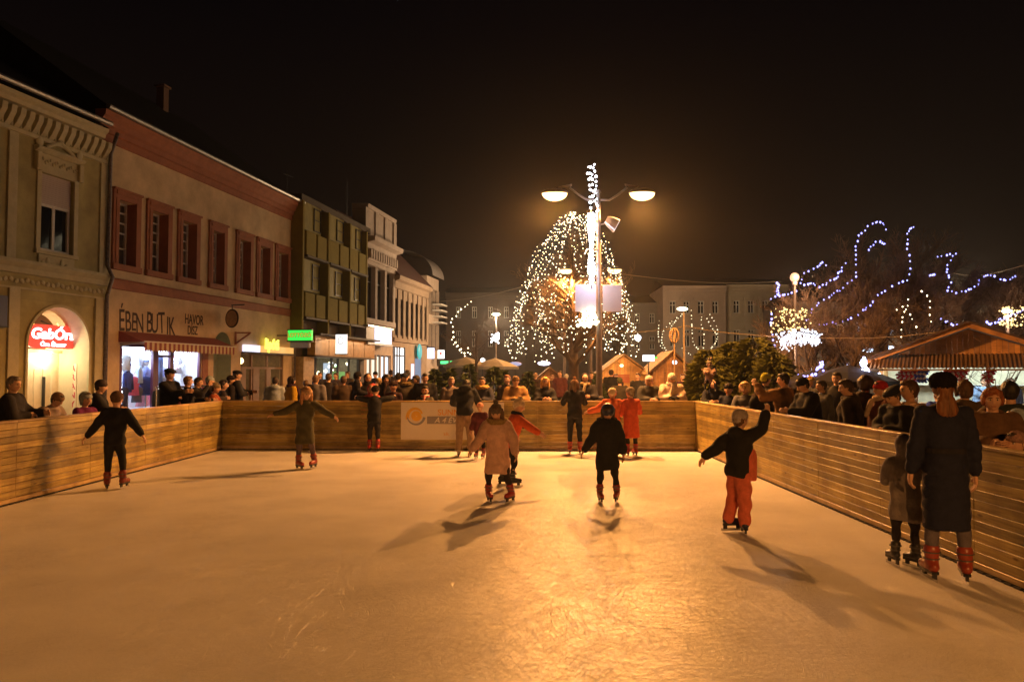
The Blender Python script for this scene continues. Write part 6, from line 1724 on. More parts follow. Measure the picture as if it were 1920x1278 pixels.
lg = at_y(1490, 520, BY - 1.5); lo_ = empty('globe_lamp', lg, 0, 'round pinkish orange lantern globe above the blue lit low tree', 'lamp')
q = MB(); q.ell((0, 0, 0), (.15, .15, .16), None, 14, 10); q.build('globe', emit('globe_pink', (1.0, .50, .27), 1.2, False), lo_, smooth=True)
q = MB(); q.tube([(0, 0, -.14), (0, 0, -.25)], .08, 10); q.tube([(0, 0, -.25), (0, 0, -lg.z)], .04, 8); q.build('post', POLE, lo_)
ld = bpy.data.lights.new('globe_light', 'POINT'); ld.energy = 170; ld.color = (1, .55, .3); ld.shadow_soft_size = .15
lo2 = bpy.data.objects.new('globe_light', ld); col.objects.link(lo2); lo2.parent = lo_; lo2.location = (0, -.32, 0)
for px, py, Y, c, s, lab in ((1690, 576, 60, (1, .9, .6), .22, 'small warm street lamp glowing behind the low bare tree'), (1806, 603, 40, (1, .8, .55), .16, 'small warm lamp just above the stall ridge'), (1888, 583, 24.5, (1, .9, .8), .1, 'bright warm lamp at the photo edge above the stall'), (1437, 645, 26, (1, .7, .45), .09, 'small orange lamp beside the green firs'), (930, 589, 60, (1, .85, .55), .2, 'small warm street lamp left of the lit tree top'), (1070, 562, 62, (1, .8, .5), .3, 'warm street lamp glimpsed through the lit tree')):
    p = at_y(px, py, Y); o = empty('street_lamp', (p.x, Y, 0), 0, lab, 'street lamp')
    q = MB(); q.ell((0, 0, p.z), (s * 1.7, s, s * .6), None, 10, 8); q.build('lamp_head', emit('small_lamp_%d' % px, c, 5, False), o, smooth=True)
    q = MB(); q.tube([(0, 0, -.03), (0, 0, p.z - s * .5)], .05, 8); q.build('pole', POLE, o)
    if Y < 30:
        ld = bpy.data.lights.new('lamp_light', 'POINT'); ld.energy = 110; ld.color = (1, .60, .35); ld.shadow_soft_size = .1
        lo = bpy.data.objects.new('lamp_light', ld); col.objects.link(lo); lo.parent = o; lo.location = (0, -.25, p.z - s - .1)
    if Y > 30:
        ld = bpy.data.lights.new('lamp_light', 'POINT'); ld.energy = 4200; ld.color = (1, .68, .38); ld.shadow_soft_size = .2
        lo = bpy.data.objects.new('lamp_light', ld); col.objects.link(lo); lo.parent = o; lo.location = (0, 0, p.z - s * 1.3 - .1)
for px, py, Y, lab in ((1628, 656, 30, 'cold blue lamp under the lit windows'), (1665, 652, 30, 'cold blue lamp nearer the stall roof')):
    p = at_y(px, py, Y); o = empty('market_lamp', (p.x, Y, 0), 0, lab, 'lamp')
    q = MB(); q.ell((0, 0, p.z), (.24, .1, .09), None, 10, 8); q.build('lamp_head', emit('cold_lamp', (.6, .75, 1.0), 4, False), o, smooth=True); q = MB(); q.tube([(0, 0, -.03), (0, 0, p.z - .08)], .04, 8); q.build('pole', POLE, o)

# evergreens
FIR = mat('fir_needles', (0.055, 0.075, 0.022), 0.8, 0.4, 5)
def fir(x, y, h, r, label, seed, n=900, group='potted firs round the rink', m=None, pw=.8):
    root = empty('fir_tree', (x, y, 0), 0, label, 'fir tree', group); rr = random.Random(seed)
    q = MB(); q.tube([(0, 0, -.02), (0, 0, h * .97)], [.05, .012], 7); q.build('trunk', BARK, root)
    c = MB()
    for k in range(n):
        t = rr.random() ** 1.25; z = h * (.06 + .93 * t); R_ = r * (1 - t) ** pw * (.35 + .65 * math.sqrt(rr.random())) + .03
        a = rr.uniform(0, 6.283); p = Vector((R_ * math.cos(a), R_ * math.sin(a), z - .10 * R_))
        out = Vector((math.cos(a), math.sin(a), rr.uniform(-.5, .35))).normalized()
        l = rr.uniform(.10, .22) * (.6 + r * .5); sd = out.cross(Vector((0, 0, 1))).normalized() * l * rr.uniform(.16, .3); up = Vector((rr.uniform(-.3, .3), rr.uniform(-.3, .3), 1)) * l * .12
        c.add([p - out * l * .5, p + sd + up, p + out * l, p - sd + up], [(0, 1, 2, 3)])
        s2 = sd.cross(out).normalized() * l * .22
        c.add([p - out * l * .4, p + s2, p + out * l * .9, p - s2], [(0, 1, 2, 3)])
    c.build('crown', m or FIR, root)
    return root
SHR = mat('shrub_leaves', (0.11, 0.115, 0.022), 0.6, 0.45, 3)
for i, (px, ytop, Y, r, lab) in enumerate(((1330, 655, 23.0, 1.0, 'low dark green fir behind the child on shoulders'), (1375, 640, 23.5, 1.1, 'broad green fir in the middle of the row by the hut'), (1415, 632, 23.0, 1.2, 'tallest broad green fir beside the orange lamp'), (1452, 660, 22.0, .9, 'green fir nearest the dark parasols'))):
    p = at_y(px, 690, Y); fir(p.x, Y, at_y(px, ytop, Y).z, r, lab, 60 + i, 2600, 'green firs behind the right corner of the rink', SHR, .38)
for i, (px, ytop, Y, r, lab) in enumerate(((845, 690, 21.5, .55, 'dark fir just left of the tan jeans man'), (880, 682, 22.5, .6, 'dark fir behind the woman with the fur collar'), (925, 686, 21.5, .6, 'dark fir between the fur collar and the brown cap'), (945, 694, 23, .5, 'small dark fir beside the brown cap'), (990, 696, 22, .45, 'low dark fir between the cap and the blonde woman'), (815, 690, 22.5, .6, 'dark fir at the street end of the barrier'), (1120, 700, 28, .5, 'low dark fir right of the lamp pole foot'))):
    p = at_y(px, 690, Y); fir(p.x, Y, at_y(px, ytop, Y).z, r, lab, 80 + i, 700)

# ------------------------------------------------------------------ wooden huts, parasols, signs in the square
HUTW = wood_mat('hut_boards', (0.50, 0.27, 0.09), (0.36, 0.17, 0.05), 0.6); HUTD = wood_mat('hut_dark_boards', (0.24, 0.13, 0.05), (0.16, 0.08, 0.03), 0.7)
def hut(px0, px1, ytop, Y, label, open_=True):
    a = at_y(px0, 690, Y); c = at_y(px1, 690, Y); zt = at_y((px0 + px1) / 2, ytop, Y).z; w = c.x - a.x
    r = empty('market_hut', (a.x, Y, 0), 0, label, 'market hut', 'wooden huts in the square')
    ze = zt - .75
    q = MB(); n = 14
    for k in range(n):
        x0, x1 = w * k / n, w * (k + 1) / n; tp = lambda x: ze + .72 * (1 - abs(2 * x / w - 1))
        q.prism([(x0 + .004, 0, 0), (x1 - .004, 0, 0), (x1 - .004, 0, tp(x1)), (x0 + .004, 0, tp(x0))], (0, .05, 0))
    q.box((0, .05, 0), (.05, 2.2, ze)); q.box((w - .05, .05, 0), (w, 2.2, ze)); q.box((.05, 2.15, 0), (w - .05, 2.2, ze)); q.build('wall', HUTW, r)
    q = MB(); e = .25
    for s in (0, 1):
        x0, x1 = (-e, w / 2) if s == 0 else (w + e, w / 2); z0, z1 = ze - .15, zt
        q.prism([(x0, -.3, z0), (x1, -.3, z1), (x1, -.3, z1 + .07), (x0, -.3, z0 + .07)], (0, 2.8, 0))
    q.build('roof', HUTD, r)
    return r, w, ze
r, w, ze = hut(1128, 1212, 666, 33, 'bright orange lit wooden hut right of the near lamp post')
ld = bpy.data.lights.new('hut_light', 'POINT'); ld.energy = 110; ld.color = (1, .50, .14); ld.shadow_soft_size = .1
o = bpy.data.objects.new('hut_light', ld); col.objects.link(o); o.parent = r; o.location = (w * .35, -1.5, ze + .1)
q = MB(); q.ell((w * .35, -1.5, ze + .3), (.08, .08, .06), None, 8, 6); q.build('hut_lamp', emit('hut_lamp', (1, .65, .3), 4, False), r, smooth=True); q = MB(); q.tube([(w * .35, -1.5, ze + .34), (w * .35, -.28, ze + .42)], .015, 5); q.build('lamp_arm', WIRE, r)
q = MB(); q.box((w * .2, -.04, ze - .42), (w * .62, -.005, ze - .15)); q.box((w * .2, -.05, ze - .14), (w * .62, -.006, ze - .06)); q.build('hatch', mat('hut_hatch', (.25, .06, .03), .6), r)
q = MB(); q.box((w * .15, -.35, .9), (w * .7, -.005, .96)); q.build('counter', HUTD, r)
r, w, ze = hut(1224, 1296, 660, 31, 'dimmer brown wooden hut beside the bright orange one')
r, w, ze = hut(1330, 1400, 662, 36, 'wooden hut with a red brown roof behind the green firs')
r, w, ze = hut(1000, 1062, 690, 40, 'low dark hut seen between the tree trunk and the cap man')
ws_ = at_y(1215, 671, 30); o = empty('lit_sign', (ws_.x, 30, 0), 0, 'small white glowing sign board between the two wooden huts', 'sign')
q = MB(); q.box((-.2, -.05, ws_.z - .12), (.24, .05, ws_.z + .12), 0, .01); q.build('light_box', emit('sign_white_box', (.9, .95, 1), 2.5, False), o)
q = MB(); q.bar((.02, .06, 0), (.02, .06, ws_.z + .1), .05); q.build('post', DKFRAME, o)
q = MB(); q.box((.245, -.04, ws_.z - .02), (.36, .04, ws_.z + .05)); q.build('green_light', emit('green_small', (.1, .8, .1), 1.0, False), o)
PAR = mat('parasol_canvas', (0.30, 0.28, 0.22), 0.8, 0.1, 4); PARD = mat('parasol_dark', (0.010, 0.009, 0.009), 0.8, 0.1, 4)
def parasol(px, py, Y, r, m, label, group):
    p = at_y(px, py, Y); o = empty('parasol', (p.x, Y, 0), 0, label, 'parasol', group); n = 8; h = p.z
    q = MB(); top = (0, 0, h); R1 = [(r * math.cos(k * 2 * math.pi / n + .39), r * math.sin(k * 2 * math.pi / n + .39), h - r * .34) for k in range(n)]
    M_ = [(Vector(t) * .55 + Vector(top) * .45 + Vector((0, 0, r * .03))) for t in R1]
    q.add([top] + M_ + R1 + [(a, b_, c - .16) for a, b_, c in R1], [(0, 1 + k, 1 + (k + 1) % n) for k in range(n)] + [(1 + k, 1 + n + k, 1 + n + (k + 1) % n, 1 + (k + 1) % n) for k in range(n)] + [(1 + n + k, 1 + 2 * n + k, 1 + 2 * n + (k + 1) % n, 1 + n + (k + 1) % n) for k in range(n)])
    q.build('canopy', m, o); q = MB(); q.tube([(0, 0, -.03), (0, 0, h + .06)], .028, 8); q.build('pole', STEEL, o)
parasol(874, 669, 48, 1.5, PAR, 'pale parasol nearer the corner house', 'pale parasols at the street end'); parasol(928, 671, 48, 1.6, PAR, 'pale parasol nearer the warm lit tree', 'pale parasols at the street end')
parasol(1590, 684, 20.5, 1.25, PARD, 'dark parasol behind the spectators, closer to the stall', 'dark parasols by the market'); parasol(1520, 694, 21.5, 1.0, PARD, 'dark parasol behind the green hatted spectator', 'dark parasols by the market')
gs_ = at_y(838, 679, 60); o = empty('lit_sign', (gs_.x, 60, 0), 0, 'long green glowing pharmacy strip at the street end', 'sign')
q = MB(); 
for x0, x1 in ((-.5, .1), (.25, .8), (.95, 1.3)): q.box((x0, -.06, gs_.z - .12), (x1, .06, gs_.z + .1))
q.build('light_box', emit('green_strip', (.08, .9, .25), 1.6, False), o); q = MB(); q.box((-.8, .07, gs_.z - .3), (1.5, .2, gs_.z + .25)); q.bar((.2, .14, 0), (.2, .14, gs_.z - .3), .12); q.build('board', DKFRAME, o)
for px, py, c, lab in ((905, 675, (1, 1, 1), 'tiny white lamp between the two pale parasols'), (926, 682, (.8, .85, 1), 'tiny bluish lamp under the second pale parasol'), (966, 682, (.6, .6, .9), 'dim violet shop light behind the dark firs'), (1020, 681, (.75, .75, 1), 'cold light strip behind the blonde woman'), (1265, 679, (.8, .9, 1), 'cold lamp left of the white hooded spectator'), (1312, 680, (.7, .9, 1), 'cold lamp behind the child on shoulders')):
    p = at_y(px, py, 50 if px < 1100 else 29); k_ = p.y / F; o = empty('market_lamp', (p.x, p.y, 0), 0, lab, 'lamp')
    wd = 12 if px in (966, 1020) else 4.5
    q = MB(); q.ell((0, 0, p.z), (wd * k_, .06, 4 * k_), None, 10, 6); q.build('lamp_head', emit('mk_%d' % px, c, 3 if px != 966 else .6, False), o, smooth=True); q = MB(); q.tube([(0, .05, -.03), (0, .05, p.z)], .03, 6); q.build('pole', WIRE, o)

# crown shaped light frame on its post
lp = at_y(1283, 690, 27); LZ = lambda py: at_y(1283, py, 27).z; lk = 27 / F
lf = empty('light_ornament', (lp.x, 27, 0), 0, 'crown shaped frame of hanging light strands round a lamp post', 'light decoration')
q = MB(); q.tube([(0, 0, -.03), (0, 0, LZ(585))], [.05, .03], 8); q.build('post', mat('ochre_post', (.30, .22, .12), .6), lf)
q = MB(); q.ell((-.05, 0, LZ(579)), (.2, .12, .07), None, 12, 8); q.build('lamp_head', emit('frame_lamp', (1, .95, .6), 4, False), lf, smooth=True)
DIM = emit('bulb_dim', (1.0, .85, .5), 2.2, False)
rr = random.Random(3)
for pts in ([(1280, 588), (1262, 600), (1250, 612), (1243, 622)], [(1279, 590), (1268, 600), (1258, 612)], [(1236, 600), (1234, 625), (1236, 645), (1244, 655)], [(1243, 620), (1240, 640), (1245, 650), (1250, 658)], [(1296, 578), (1297, 605), (1298, 630), (1300, 645), (1315, 660)], [(1316, 592), (1314, 605), (1320, 625), (1320, 650), (1314, 660)], [(1323, 592), (1332, 610), (1340, 622), (1346, 630), (1342, 642), (1334, 652), (1328, 660)], [(1330, 588), (1338, 600), (1345, 615), (1346, 632)], [(1258, 612), (1257, 625), (1262, 645)], [(1276, 650), (1288, 660), (1300, 668)]):
    q = MB(); P = [at_y(x, y, 27 + .3 * math.sin(x)) - Vector((lp.x, 27, 0)) for x, y in pts]; q.tube(P, .008, 4, 0)
    for a, c in zip(P, P[1:]):
        m_ = max(2, int((c - a).length / .14))
        for i in range(m_): q.ell(a.lerp(c, (i + rr.random() * .6) / m_), rr.uniform(.013, .024), None, 5, 4, 1)
    q.build('light_strand', [WIRE, DIM], lf)
# hoop on a stick
hp = at_y(1265, 690, 22); HZ = lambda py: at_y(1265, py, 22).z
ho = empty('hoop_post', (hp.x, 22, 0), 0, 'tall pale stick with an oval willow hoop behind the white hooded spectator', 'pole')
q = MB(); q.tube([(0, 0, -.03), (0, 0, HZ(622))], [.03, .022], 8); q.build('stick', mat('pale_stick', (.24, .16, .09), .7), ho)
for k in range(4):
    q = MB(); a = k * math.pi / 4; zc = (HZ(615) + HZ(643)) / 2; rz = (HZ(615) - HZ(643)) / 2
    q.tube([(.14 * math.cos(t) * math.cos(a), .14 * math.cos(t) * math.sin(a), zc + rz * math.sin(t)) for t in [i * 2 * math.pi / 20 for i in range(21)]], .014, 5, cap=False); q.build('hoop', _m['pale_stick'], ho, smooth=True)
# overhead cables
def cable(pts, label, r=.012):
    P = []
    for (x0, y0, Y0), (x1, y1, Y1) in zip(pts, pts[1:]):
        A, B = at_y(x0, y0, Y0), at_y(x1, y1, Y1)
        for i in range(10):
            t = i / 10; p = A.lerp(B, t); p.z -= .35 * math.sin(math.pi * t) * (B - A).length / 25; P.append(p)
    P.append(at_y(*pts[-1]))
    q = MB(); q.tube(P, r, 5); o = q.build('cable', mat('cable_pale', (.22, .17, .11), .6), None, origin=P[0], loc=P[0], smooth=True); tag(o, label, 'cable', 'overhead cables')
cable([(826, 565, 66), (1060, 512, 44)], 'overhead cable from the corner house to the second lamp post', .02)
cable([(1152, 512, 44), (1460, 528, 60)], 'overhead cable from the second lamp post towards the cream house', .02)
cable([(1283, 610, 27), (1365, 624, 26), (1620, 634, 24), (1760, 622, 22)], 'low cable from the crown shaped light frame to the stall roof', .012)
cable([(1283, 611, 27), (1250, 617, 27.5), (1150, 622, 30)], 'low cable from the crown shaped light frame towards the lit tree', .012)
cable([(1780, 510, 40), (1920, 497, 24)], 'high cable crossing behind the stall at the photo edge', .012)

# ------------------------------------------------------------------ gabled market stall
SY = 20.0
P_ = at_y(1815, 608, SY); XC, ZP = P_.x, P_.z; Wd = 2.1; SR = -math.atan2(XC, SY)
SXA = Vector((math.cos(SR), math.sin(SR), 0)); SYA = Vector((-math.sin(SR), math.cos(SR), 0)); S0 = Vector((XC, SY, 0)) - SXA * Wd; ZE = at_y(1652, 668, S0.y).z
def stl(x, y, z): return S0 + SXA * x + SYA * y + Vector((0, 0, z))
ms = empty('market_stall', S0, SR, 'gabled wooden market stall with a ribbed awning and hanging candy canes', 'market stall')
STW = wood_mat('stall_boards', (0.62, 0.33, 0.11), (0.45, 0.22, 0.07), 0.55)
L2 = 2 * Wd
def rz_(x): return ZE + (ZP - ZE) * (1 - abs(x / Wd - 1))
q = MB(); n = 34; zb = ZE + .02
for k in range(n):
    x0, x1 = L2 * k / n, L2 * (k + 1) / n
    if max(rz_(x0), rz_(x1)) - .12 <= zb: continue
    q.prism([(x0 + .004, .0, zb), (x1 - .004, .0, zb), (x1 - .004, .0, max(zb + .004, rz_(x1) - .12)), (x0 + .004, .0, max(zb + .004, rz_(x0) - .12))], (0, .04, 0))
q.build('gable', STW, ms)
for s in (0, 1):
    q = MB(); xa = -.25 if s == 0 else L2 + .25; za = ZE - .25 * (ZP - ZE) / Wd
    q.prism([(xa, -.35, za - .10), (Wd, -.35, ZP - .10), (Wd, -.35, ZP + .02), (xa, -.35, za + .02)], (0, .06, 0)); q.build('barge_board', STW, ms)
    q = MB(); q.prism([(xa, -.40, za + .025), (Wd, -.40, ZP + .025), (Wd, -.40, ZP + .07), (xa, -.40, za + .07)], (0, 3.4, 0)); q.build('roof', mat('stall_roofing', (.09, .06, .04), .8, .3, 6), ms)
# ribbed awning in front
q = MB(); n = 96; zA = ZE - .02; dep = .95; zB = at_y(1700, 691, SY - .5).z
for k in range(n):
    x0, x1 = -.15 + (L2 + .3) * k / n, -.15 + (L2 + .3) * (k + 1) / n; o_ = .03 if k % 2 else 0
    q.add([(x0, -.02, zA + .05 + o_), (x1, -.02, zA + .05 + (.03 - o_)), (x1, -dep, zB + (.03 - o_)), (x0, -dep, zB + o_)], [(3, 2, 1, 0)])
q.build('awning', mat('ribbed_awning', (.11, .065, .035), .45, .25, 5), ms)
q = MB(); q.box((-.15, -dep - .03, zB - .05), (L2 + .15, -dep + .02, zB - .005)); q.build('awning_rail', HUTD, ms)
zc = 1.0
q = MB(); q.box((0.05, 0, 0), (L2, .05, zc)); q.box((0.05, 1.95, 0), (L2, 2.0, ZE)); q.box((0.0, .06, 0), (.05, 2, ZE)); q.box((L2 - .05, .06, 0), (L2, 1.95, ZE)); q.build('wall', HUTW, ms)
q = MB(); q.box((0, -.3, zc), (L2, .35, zc + .05), 0, .01); q.build('counter', STW, ms)
PW_ = mat('white_post', (.62, .64, .60), .5)
for k in range(6):
    q = MB(); x = .05 + (L2 - .1) * k / 5; q.box((x - .05, -.02, zc + .05), (x + .05, .08, ZE), 0, .005); q.build('post', PW_, ms)
q = MB(); q.box((.06, 1.88, zc), (L2 - .06, 1.94, ZE - .05)); q.build('back_board', mat('stall_back', (.60, .62, .50), .7, .2, 3), ms)
q = MB()
for z_ in (zc + .5,): q.box((.1, 1.5, z_), (L2 - .1, 1.87, z_ + .03))
q.build('shelf', PW_, ms)
q = MB(); q.box((.2, .9, ZE - .06), (L2 - .2, .98, ZE - .02)); q.build('tube_light', emit('stall_tube', (.85, .95, .85), 7, True), ms)
for t in (.2, .5, .8):
    ld = bpy.data.lights.new('stall_light', 'POINT'); ld.energy = 42; ld.color = (.82, .92, .85); ld.shadow_soft_size = .2
    o = bpy.data.objects.new('stall_light', ld); col.objects.link(o); o.parent = ms; o.location = (L2 * t, .6, ZE - .15)
RED = mat('candy_red', (.55, .03, .06), .3); BLU = mat('candy_blue', (.05, .10, .6), .3); CWH = mat('candy_white', (.7, .65, .65), .3)
def candy(px, m, lab, grp):
    p = stl((px - 1650) / 165 * Wd, -.35, 0); q = MB(); n = 9
    for k in range(n):
        t = k / n; t1 = (k + 1) / n
        f = lambda s: Vector((.05 * math.sin(s * 9) - .06 * s + .06, 0, -.34 * s))
        q.tube([f(t), f((t + t1) / 2), f(t1)], [.035 + .03 * math.sin(t * 3.0), .05 + .03 * math.sin(t * 3.0), .035 + .03 * math.sin(t1 * 3)], 8, 0 if k % 3 else 1)
    q.tube([(.06, 0, 0), (.06, 0, .22)], .006, 4)
    o = q.build('hanging_stocking', [m, CWH], None, smooth=True, loc=(p.x, p.y, zB)); o.rotation_euler = (0, 0, SR); tag(o, lab, 'decoration', grp)
for px in (1690, 1698, 1706, 1714): candy(px, RED, 'red and white hanging stocking at the near end of the stall awning', 'red stockings at the near end of the awning')
for px in (1722, 1728, 1734): candy(px, BLU, 'blue and white hanging stocking under the stall awning', 'blue stockings under the awning')
for px in (1768, 1777, 1786, 1795, 1804): candy(px, RED, 'red and white hanging stocking under the middle of the stall awning', 'red stockings under the middle of the awning')
for px in (1842, 1850): candy(px, RED, 'red and white hanging stocking at the far end of the stall awning', 'red stockings at the far end of the awning')
# crescent of cold bulbs on the stall corner
cp = stl(-.05, -1.05, at_y(1660, 688, SY).z); cm = empty('light_crescent', cp, 0, 'cold white crescent of bulbs on the corner of the stall awning', 'light decoration')
q = MB(); rr = random.Random(6)
for k in range(110):
    t = rr.random(); a = R(150 + 150 * t); rad = .30 + rr.uniform(-.06, .06); q.ell((rad * math.cos(a) + .06, rr.uniform(-.05, .05), rad * math.sin(a) + .06), rr.uniform(.018, .04), None, 5, 4)
q.build('bulb_cluster', emit('bulb_blue_white', (.6, .65, 1.0), 11, False), cm, smooth=True); q = MB(); q.tube([(.36 * math.cos(R(150 + 15 * k)) + .06, .07, .36 * math.sin(R(150 + 15 * k)) + .06) for k in range(11)], .015, 5); q.build('frame', WIRE, cm)
# sapling in front of the stall
sp_ = at_y(1866, 690, 14); bare_tree(sp_.x, 14, at_y(1866, 640, 14).z, 1.5, 'thin bare sapling in front of the stall counter', 71, .45, .035, 8, .6, levels=2)
# ------------------------------------------------------------------ skaters on the ice
SKR = (0.19, 0.024, 0.016); BLK = (0.014, 0.014, 0.016); NAVY = (0.018, 0.022, 0.045)
def on_ice(px, py, label, face, h, **kw):
    p = ground(px, py); return person(p.x, p.y, face, h, label, **kw)
def wl(*v): return v
G1 = 'skaters on the ice'
# dark child by the shop side barrier, gliding with both arms out
on_ice(213, 917, 'child in black jacket and trousers with red skates gliding by the shop side barrier', 15, 1.47, kid=True, lean=8, fine=True,
       arms=(((0.62, -.1, -.78), (0.62, -.1, -.72)), ((-.55, -.15, -.8), (-.6, -.15, -.75))), legs=((.10, .22, -1), (.10, -.25, -1), (-.06, .1, -1), (-.02, -.08, -1)), coat=BLK, pad=.02, clen=.05, pants=BLK, feet='skate', fcol=SKR,
       fyaw=(-15, 20), hat=('beanie', (.12, .075, .05)), hair=None, group=G1)
# olive coat, arms wide
on_ice(571, 879, 'skater in olive parka with pale knit hat, both arms stretched wide in the open ice', 200, 1.50, kid=True, lean=2, head=(-20, 12), fine=True,
       arms=(((-.85, -.1, -.50), (-.92, -.1, -.22)), ((.82, -.1, -.45), (.86, -.1, -.50))), legs=((.08, .05, -1), (.05, -.05, -1), (-.14, .05, -1), (-.22, -.15, -1)), coat=(.07, .065, .035), pad=.02, clen=.20, flare=1.08, hood='down',
       pants=(.11, .08, .10), feet='skate', fcol=(.28, .03, .02), fyaw=(25, -30), hat=('beanie', (.42, .28, .18)), hair=('long', (.34, .17, .07)), group=G1)
# dark youngster leaning on the far barrier
on_ice(701, 846, 'child in dark jacket leaning over the far barrier facing the coral red hooded child', 5, 1.50, kid=True, lean=20, head=(0, 15), fine=True,
       arms=(((.75, .5, .1), (.2, .9, .1)), ((-.85, .4, .05), (-.6, .8, .1))), legs=((.05, -.12, -1), (.03, -.1, -1), (-.04, -.14, -1), (-.02, -.10, -1)), coat=BLK, pad=.015, clen=.10, pants=(.02, .018, .022), feet='skate', fcol=(.35, .02, .02), hat=('beanie', (.03, .025, .025)), hair=None, group=G1)
# man bending over the barrier
on_ice(871, 855, 'man in black hooded jacket and tan jeans bent over the barrier at the banner', 2, 1.74, lean=26, head=(10, 40), fine=True,
       arms=(((.35, .55, -.8), (-.1, .9, -.2)), ((-.35, .5, -.8), (.15, .9, -.25))), legs=((.09, -.18, -1), (.05, -.12, -1), (-.06, -.2, -1), (-.03, -.12, -1)), coat=BLK, pad=.025, clen=.05, hood='down', pants=(.33, .225, .15), baggy=.012, feet='skate', fcol=(.5, .45, .42), hat=None, hair=('short', (.03, .02, .015)), group=G1)
# small child in front of the man, pink hat
on_ice(900, 860, 'small child in a pink hat and dark patterned jacket beside the tan jeans man', 165, 1.12, kid=True, fine=True, coat=(.10, .02, .03), pad=.02, clen=.08, pants=BLK, feet='skate', fcol=(.3, .02, .02), hat=('beanie', (.72, .36, .28)), hair=None, arms=('loose', 'loose'), group=G1)
# pink coat girl
on_ice(933, 941, 'girl in a dusty pink long coat and grey pompom hat with arms swinging low', 176, 1.37, kid=True, lean=10, head=(5, 18), fine=True,
       arms=(((-.45, -.45, -.85), (-.62, -.45, -.80)), ((.42, -.25, -.9), (.15, -.35, -.75))), legs=((.20, .25, -1), (.02, -.32, -1), (-.22, .22, -1), (-.25, -.25, -1)), coat=(.56, .36, .30), pad=.03, clen=.21, flare=1.15, quilt=.006, qstep=.13, collar=(.40, .28, .12),
       pants=(.025, .018, .022), feet='skate', fcol=(.33, .03, .02), fyaw=(20, -25), hat=('pompom', (.14, .11, .09)), hair=('long', (.10, .055, .03)), group=G1)
# white hat, orange jacket child behind her
on_ice(956, 911, 'child in orange red jacket and cream hat with ears behind the pink coat girl', -75, 1.36, kid=True, lean=14, head=(0, 8), fine=True,
       arms=(((.75, -.35, -.55), (.85, -.2, -.5)), ((-.2, .3, -.9), (.3, .6, -.5))), legs=((.08, .2, -1), (.05, -.2, -1), (-.1, -.1, -1), (-.06, -.25, -1)), coat=(.62, .105, .035), pad=.022, clen=.07, scarf=(.02, .02, .03), pants=BLK, feet='skate', fcol=BLK, hat=('ears', (.66, .55, .42)), hair=None, group=G1)
# black helmet child
on_ice(1139, 941, 'child all in black with a dark blue helmet skating towards the viewer', 178, 1.33, kid=True, lean=4, head=(-8, 16), fine=True,
       arms=(((-.40, -.15, -.85), (-.55, -.2, -.78)), ((.30, -.1, -1), (.12, -.25, -1))), legs=((.12, .1, -1), (.03, -.08, -1), (-.13, .18, -1), (-.12, -.2, -1)), coat=BLK, pad=.028, clen=.18, flare=1.05, hood='down', collar=(.02, .02, .025), pants=BLK, feet='skate', fcol=(.22, .02, .02), fyaw=(10, -15), hat=('helmet', (.03, .045, .10)), hair=('bob', (.05, .03, .02)), group=G1)
# three at the far barrier
on_ice(1078, 851, 'teenager in black jacket with a grey and orange beanie standing at the far barrier', 0, 1.62, lean=5, fine=True, female=True,
       arms=(((.30, .5, -.8), (-.1, .9, .25)), ((-.35, .45, -.8), (.05, .9, .3))), coat=BLK, pad=.018, clen=.05, pants=BLK, feet='skate', fcol=(.38, .05, .025), hat=('pompom', (.45, .22, .12), (.22, .20, .17)), hair=('long', (.16, .10, .06)), group=G1)
on_ice(1149, 856, 'child in a bright orange jacket and cream hat leaning on the far barrier', -5, 1.45, kid=True, lean=18, head=(0, 8), fine=True,
       arms=(((.6, .6, -.2), (.2, .9, .2)), ((-.75, .3, -.6), (-.85, .35, -.25))), coat=(.62, .13, .05), pad=.03, clen=.06, quilt=.008, qstep=.11, pants=(.03, .025, .03), feet='skate', fcol=(.4, .04, .02), hat=('beanie', (.64, .54, .40)), hair=None, group=G1)
on_ice(1184, 855, 'child in a long orange red coat and grey knit hat by the far barrier', 15, 1.44, kid=True, lean=3, head=(-25, 0), fine=True,
       arms=(((.3, .4, -.85), (.1, .8, -.2)), ((-.3, .3, -.9), (.1, .8, -.3))), coat=(.50, .075, .03), pad=.022, clen=.24, flare=1.1, pants=BLK, feet='skate', fcol=(.35, .03, .02), hat=('beanie', (.27, .23, .18)), hair=('short', (.15, .09, .05)), group=G1)
# red snow trousers, one arm up to the barrier
on_ice(1386, 999, 'child in red snow trousers and black jacket stretching one arm up to the barrier', -62, 1.34, kid=True, lean=4, head=(0, -4), fine=True,
       arms=(((.72, .35, .35), (.35, .25, .95)), ((-.80, -.1, -.60), (-.78, -.15, -.62))), legs=((.10, .0, -1), (.03, -.05, -1), (-.12, .1, -1), (-.05, -.3, -1)), coat=BLK, pad=.03, clen=.05, hood='down', pants=(.58, .14, .085), baggy=.022, lower=(.58, .14, .085), feet='skate', fcol=(.02, .022, .06), fyaw=(60, -20), hat=('beanie', (.45, .40, .38), (.30, .27, .27)), hair=('short', (.12, .06, .03)), group=G1)
